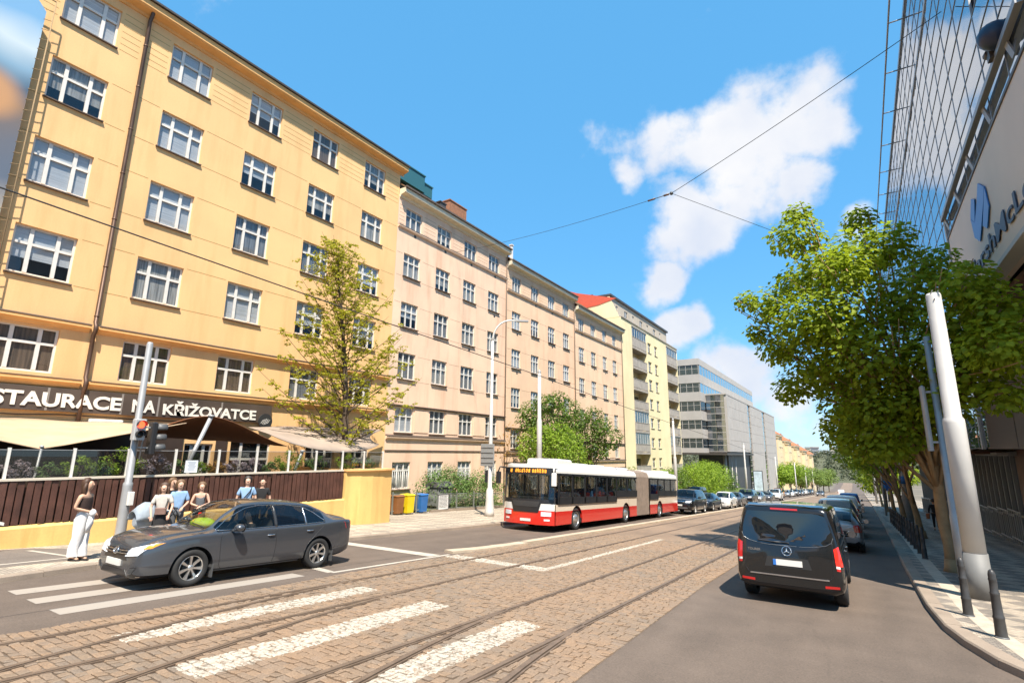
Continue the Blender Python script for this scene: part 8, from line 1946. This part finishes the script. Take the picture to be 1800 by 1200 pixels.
# the big street tree on the right
tree('street_maple', (2.05, 20.06, gz(20.06)+KERB), (1.75, 20.1, 4.2), .17,
     [(-0.91, 20.0, 9.89, 1.0), (-0.34, 19.5, 8.26, 1.1), (-2.02, 20.0, 7.54, .85), (-2.82, 20.5, 7.89, .5), (-0.8, 19.0, 6.64, 1.25), (.69, 20.5, 8.99, 1.15), (.13, 19.0, 6.52, 1.45), (1.63, 20.0, 9.03, .95), (1.97, 19.5, 7.11, 1.35), (.89, 19.0, 5.35, 1.5), (-0.65, 20.0, 5.28, 1.25), (-1.83, 20.5, 6.06, .85), (.1, 20.0, 3.95, 1.05), (.97, 19.5, 3.75, 1.2), (2.18, 18.5, 5.15, 1.15), (2.81, 21.0, 8.34, .95), (2.83, 18.0, 5.95, 1.1), (3.31, 17.5, 5.03, 1.0), (3.3, 19.0, 7.06, .8), (3.45, 17.0, 5.89, .9), (1.78, 19.0, 3.95, 1.0), (1.03, 21.0, 10.4, .65), (2.63, 18.0, 4.41, 1.0), (3.3, 17.5, 3.87, .7), (-0.3, 22.0, 3.2, .8), (-0.84, 20.5, 10.9, .55), (-1.55, 21.0, 4.6, .75), (.3, 22.4, 5.2, 1.4), (-1.3, 21.6, 8.6, .8), (-2.5, 20.2, 6.6, .5), (.1, 20.2, 2.9, .8), (.8, 19.6, 2.75, .95), (1.5, 19.2, 3.1, .8), (2.3, 18.0, 3.7, .8), (3.2, 16.6, 4.9, .9), (2.9, 17.0, 6.6, .8), (.4, 18.6, 8.0, 1.0)],
     'big leafy street maple with tan trunk behind the thick mast', L_MAPLE, 600, .088, M_BARKY, 'street trees of the right pavement', 2, 6, .5, .25)
# more trees further along the right pavement
for k, (x, y, h) in enumerate(((2.41, 33.0, 5.6), (2.2, 39.5, 5.4), (2.3, 52, 5.4), (2.4, 68, 5.6), (2.6, 88, 5.6))):
    z = gz(y)+KERB; rr = random.Random(50+k); cl = [(x-.9+rr.uniform(-1.8, 1.2), y+rr.uniform(-2, 2), z+h*(.75+.55*rr.random()), rr.uniform(1.0, 1.6)) for _ in range(9)]
    tree('street_maple', (x, y, z), (x-.35, y+.1, z+h*.62), .15, cl, ('slanting street maple just behind the first one', 'street maple beside the grey mast with blue band', 'street maple near the hanging signal', 'street maple farther down the right pavement', 'last street maple of the right pavement')[k], L_MAPLE, 170, .16, M_BARKY, 'street trees of the right pavement', 60+k, 4, .6, .45, sub=1)
# sparse spring tree on the terrace
def spring_tree():
    base = Vector((-20.5, 17.2, .25)); rnd = random.Random(8); root = empty('spring_tree', base, 'slender tree with fresh yellow green leaves before the yellow house', 'tree'); tb = MB(); lb = MB()
    top = Vector((-20.6, 15.9, 12.3)); path = [base+(top-base)*t+Vector((.12*math.sin(5*t), .25*math.sin(3.2*t), 0)) for t in [k/12 for k in range(13)]]
    tb.tube(path, [.17*(1-k/12)**.8+.012 for k in range(13)], 9)
    H = 12.05
    for k in range(96):
        t = .16+.80*(k/96)**.92; p = base+(top-base)*t+Vector((.12*math.sin(5*t), .25*math.sin(3.2*t), 0)); a = k*2.39996+rnd.uniform(-.3, .3)
        R_ = (6.0*(1-t)**.95+.4)*rnd.uniform(.7, 1.08)*(1 if t > .22 else .8)
        ex = p+Vector((math.cos(a)*R_*.52, math.sin(a)*R_, R_*(.30+.85*t)+.3)); 
        if ex.x < -23.5: ex.x = -23.5+rnd.uniform(0, .3)
        mid = (p+ex)*.5-Vector((0, 0, .10*R_)); pts = []
        for q in range(8): s = q/7; pts.append(p*(1-s)**2+mid*2*s*(1-s)+ex*s*s)
        r0 = .034*(1-t)+.010; tb.tube(pts, [r0+(0.006-r0)*q/7 for q in range(8)], 5)
        # side twigs with little flat sprays of leaves
        for q in range(int(5+R_*3.6)):
            s = rnd.uniform(.22, 1.0); c = p*(1-s)**2+mid*2*s*(1-s)+ex*s*s; d = Vector((rnd.gauss(0, .5), rnd.gauss(0, 1), rnd.gauss(.05, .28))).normalized(); e = c+d*rnd.uniform(.2, .6)*(1.15-.4*s)
            tb.tube([c, e], [.007, .003], 4)
            for w in range(4): leaves(lb, rnd, c+(e-c)*((w+1)/4), .12, 4, .066, .5, .2, (1, 1, .5), 4)
    tb.build('trunk', M_BARK, root); lb.build('crown', L_SPRING, root)
spring_tree()
# round trees behind the bus
rr = random.Random(31)
def ball_cl(c, R_, n, sq=(1, 1, 1), rmin=.5, rmax=.95, seed=1):
    q = random.Random(seed); out = []
    for k in range(n):
        z = 1-2*(k+.5)/n; a = k*2.4; s = math.sqrt(1-z*z); out.append((c[0]+R_*.72*s*math.cos(a)*sq[0], c[1]+R_*.72*s*math.sin(a)*sq[1], c[2]+R_*.72*z*sq[2], R_*q.uniform(rmin, rmax)*.55))
    return out
tree('dark_round_tree', (-20.3, 37.5, gz(37.5)), (-20.3, 37.5, 2.2), .2, ball_cl((-20.2, 37.4, 4.7), 2.7, 16, (1, 1, .95), seed=3), 'dense dark green round tree before the middle pink house', L_DARK, 330, .13, group='trees behind the bus', seed=12, leafpts=4)
tree('dark_round_tree', (-20.0, 43.6, gz(43.6)), (-20, 43.6, 2.0), .2, ball_cl((-19.9, 43.6, 3.8), 2.8, 16, (1, 1, 1), seed=4), 'dark green round tree right of the light green weeping tree', L_DARK, 300, .13, group='trees behind the bus', seed=13, leafpts=4)
tree('weeping_tree', (-18.6, 34.2, gz(34.2)), (-18.6, 34.2, 1.6), .16, ball_cl((-18.5, 34.0, 2.6), 2.3, 12, (1, 1.25, .75), seed=5)+ball_cl((-18.3, 37.2, 1.4), 1.6, 7, (1, 1.2, .9), seed=6), 'light green weeping tree close behind the bus', L_LIGHT, 360, .11, group='trees behind the bus', seed=14, leafpts=4)
tree('red_tipped_shrub', (-20.8, 31.6, gz(31.6)), (-20.8, 31.8, 1.5), .05, [(-20.8, 31.7, 3.2, .6), (-20.9, 32.6, 4.1, .5), (-20.7, 31.2, 2.3, .6), (-20.8, 33.2, 3.2, .5)], 'thin rusty climbing shrub left of the light green tree', L_RUST, 110, .09, group='bushes before the pink houses', seed=15, leafpts=4, cat='shrub')
# shrubs
def shrub(base, R_, sq, label, mat, n=14, per=420, size=.08, seed=1, group='bushes before the pink houses', name='shrub', pts=4, flat=.4):
    rnd = random.Random(seed); root = empty(name, base, label, 'shrub', group); tb = MB(); lb = MB()
    for c in ball_cl((base[0], base[1], base[2]+R_*sq[2]*.75), R_, n, sq, seed=seed):
        if c[2] < base[2]+.1: c = (c[0], c[1], base[2]+.25, c[3])
        limb(tb, base, c[:3], .03*R_, .008, rnd, .15, 3, 5); leaves(lb, rnd, c[:3], c[3]*1.1, int(per*c[3]**2)+30, size, flat, .4, (1, 1, .8), pts)
    tb.build('stems', M_BARK, root); lb.build('foliage', mat, root)
G_ = lambda y: gz(y)+KERB+.05
shrub((-22.0, 26.6, G_(26.6)), 2.0, (.7, 1.1, .72), 'wide dark juniper bush behind the waste container', L_CONIF, 16, 520, .075, 21, name='juniper_bush', flat=.25)
shrub((-21.9, 29.8, G_(29.8)), 1.9, (.7, 1.1, .65), 'dark spreading juniper bush beside the lamp post', L_CONIF, 14, 480, .075, 22, name='juniper_bush', flat=.25)
shrub((-22.4, 19.6, G_(19.6)), .8, (1, 1.2, .9), 'small bright green bush between pier and brown bin', L_LIGHT, 8, 600, .05, 23)
for k, (y, x, r, mt) in enumerate(((50.5, -18.8, 1.9, L_DARK), (55.0, -18.6, 1.7, L_LIGHT), (59.5, -18.4, 2.0, L_LIGHT), (64, -18.2, 2.2, L_DARK), (70, -17.8, 2.5, L_LIGHT), (76.5, -18, 2.9, L_LIGHT), (84, -18.3, 3.0, L_LIGHT), (92, -18.6, 2.8, L_DARK))):
    shrub((x, y, G_(y)), r, (.9, 1.25, 1.05), ('dark bush behind the rear half of the bus', 'green bush behind the tail of the bus', 'light bush beside the tail of the bus', 'dark tall bush just behind the bus tail', 'light green bush above the black off-road car', 'big light green bush before the office canopy', 'broad light green bush under the office canopy', 'dark bush at the right end of the hedge')[k], mt, 16, 150, .14, 30+k, 'hedge bushes before the balcony block')
shrub((-16.6, 68, G_(68)), .9, (1, 1, 1), 'small round bush with orange leaves on the lawn edge', L_RUST, 8, 300, .09, 44, 'hedge bushes before the balcony block')
# grassy bank before the office, as a real mound with blades
def bank():
    m = MB(); rows = []
    for i in range(25):
        y = 72+i*2.4; w = math.sin(math.pi*i/24)**.6; rows.append([(-20.5+j*.6, y, gz(y)+KERB+.06+1.5*w*math.sin(math.pi*min(1, j/8*1.0))*(1 if j < 8 else 0)) for j in range(9)])
    m.loft(rows, False, 0, smooth=True, flip=True); o = m.build('grass_bank', M_GRASS); fix_normals(o.data); tag(o, 'bright green grass bank before the grey office', kind='structure')
bank()
# flowers and little shrubs in the terrace planter
pl = [(-.5, L_CONIF, .42), (1.3, L_CONIF, .4), (2.9, L_LIGHT, .4), (4.75, L_PURPLE, .30), (5.35, L_CONIF, .26), (6.0, L_LIGHT, .36), (6.55, L_CONIF, .28), (7.0, L_LIGHT, .46), (7.95, L_PURPLE, .36), (8.5, L_CONIF, .3), (9.2, L_LIGHT, .26), (9.75, L_RUST, .28), (10.35, L_PURPLE, .30), (11.0, L_PURPLE, .32), (11.7, L_CONIF, .24), (12.4, L_LIGHT, .48), (13.7, L_CONIF, .36), (15.2, L_LIGHT, .42), (16.4, L_CONIF, .30)]
nm = {L_CONIF.name: 'feathery green conifer', L_LIGHT.name: 'bright green leafy plant', L_PURPLE.name: 'greyish purple heather', L_RUST.name: 'orange leaved plant'}
seen = {}
for k, (y, mt, r) in enumerate(pl):
    n = seen[mt.name] = seen.get(mt.name, 0)+1
    shrub((-17.95, y, 1.42), r*1.12, (.75, 1.15, 1.0), '%s %s in the terrace planter, counted from the left' % ('first second third fourth fifth sixth seventh eighth'.split()[n-1], nm[mt.name]), mt, 8, 1500, .042, 70+k, 'plants in the terrace planter', 'planter_plant')
# far trees along the street and the wooded hill
for k, (x, y, h, mt) in enumerate(((-19, 178, 8, L_LIGHT), (-18, 196, 9, L_LIGHT), (-17, 216, 8, L_FAR), (-15.5, 250, 9, L_FAR), (-15, 276, 10, L_FAR), (-14, 305, 10, L_FAR), (-13, 340, 11, L_FAR), (6, 300, 10, L_FAR), (5, 240, 10, L_FAR), (6, 180, 9, L_FAR), (5.2, 130, 8.5, L_MAPLE))):
    z = gz(y); rr = random.Random(90+k); cl = [(x+rr.uniform(-3, 3), y+rr.uniform(-5, 5), z+h*(.45+.5*rr.random()), rr.uniform(2.0, 3.2)) for _ in range(8)]
    tree('street_tree', (x, y, z), (x, y, z+h*.4), .25, cl, '%s tree of the distant green avenue' % ('first second third fourth fifth sixth seventh eighth ninth tenth eleventh'.split()[k]), mt, 45, .36, None, 'distant avenue trees', 90+k, 4, .5, .5, sub=0)
def hill():
    m = MB(); rnd = random.Random(77); X = [-900+60*k for k in range(31)]; Y = [560, 640, 720, 800, 880, 960, 1100, 1400]; Zb = [-21, -17, -10, -3, 2, 5, 7, 9]
    rows = [[(x, y, Zb[j]+6*mnoise.noise(Vector((x*.006, y*.006, 2)))*min(1, j/3)) for x in X] for j, y in enumerate(Y)]; m.loft(rows, False, 0, smooth=True, flip=True); o = m.build('hill', pbr('hill_ground', (.10, .10, .05), .95, var=.3, vscale=.02)); fix_normals(o.data); tag(o, 'distant wooded hillside closing the street', kind='structure')
    lb = MB()
    for _ in range(900):
        x = rnd.uniform(-260, 200); t = rnd.random(); y = 575+t*330; z = -21+(26)*min(1, t*1.05); leaves(lb, rnd, (x, y, z+2), rnd.uniform(4, 8), 26, 1.5, .4, .5, (1, 1, .8), 4)
    tag(lb.build('far_wood', L_FARD), 'distant brownish green wood on the hillside', 'wood', kind='stuff')
    wm = [pbr('far_block_white', (.62, .60, .58), .8), pbr('far_block_cream', (.60, .52, .42), .8), pbr('far_block_grey', (.42, .42, .44), .8)]; rf = pbr('far_roof', (.35, .2, .14), .8)
    for k in range(26):
        x = -190+k*13+rnd.uniform(-3, 3); y = 930+rnd.uniform(-30, 90); z = 1.5+(y-900)*.02; w, h = rnd.uniform(6, 13), rnd.uniform(6, 12); r = empty('hilltop_building', (x, y, z), '%s pale building of the far hilltop from the left' % ('first second third fourth fifth sixth seventh eighth ninth tenth eleventh twelfth thirteenth fourteenth fifteenth sixteenth seventeenth eighteenth nineteenth twentieth twenty-first twenty-second twenty-third twenty-fourth twenty-fifth twenty-sixth'.split()[k]), 'building', 'pale buildings on the far hilltop')
        m = MB(); m.box(x-w/2, x+w/2, y-5, y+5, z-4, z+h); m.build('wall', wm[k % 3], r); m = MB(); m.box(x-w/2-.4, x+w/2+.4, y-5.4, y+5.4, z+h, z+h+1.0); m.build('roof', rf if k % 2 else wm[2], r)
        m = MB()
        for q in range(3): m.box(x-w/2+.8, x+w/2-.8, y-5.06, y-4.9, z+h*(.18+.28*q), z+h*(.30+.28*q))
        m.build('window_bands', M_OFFD, r)
hill()
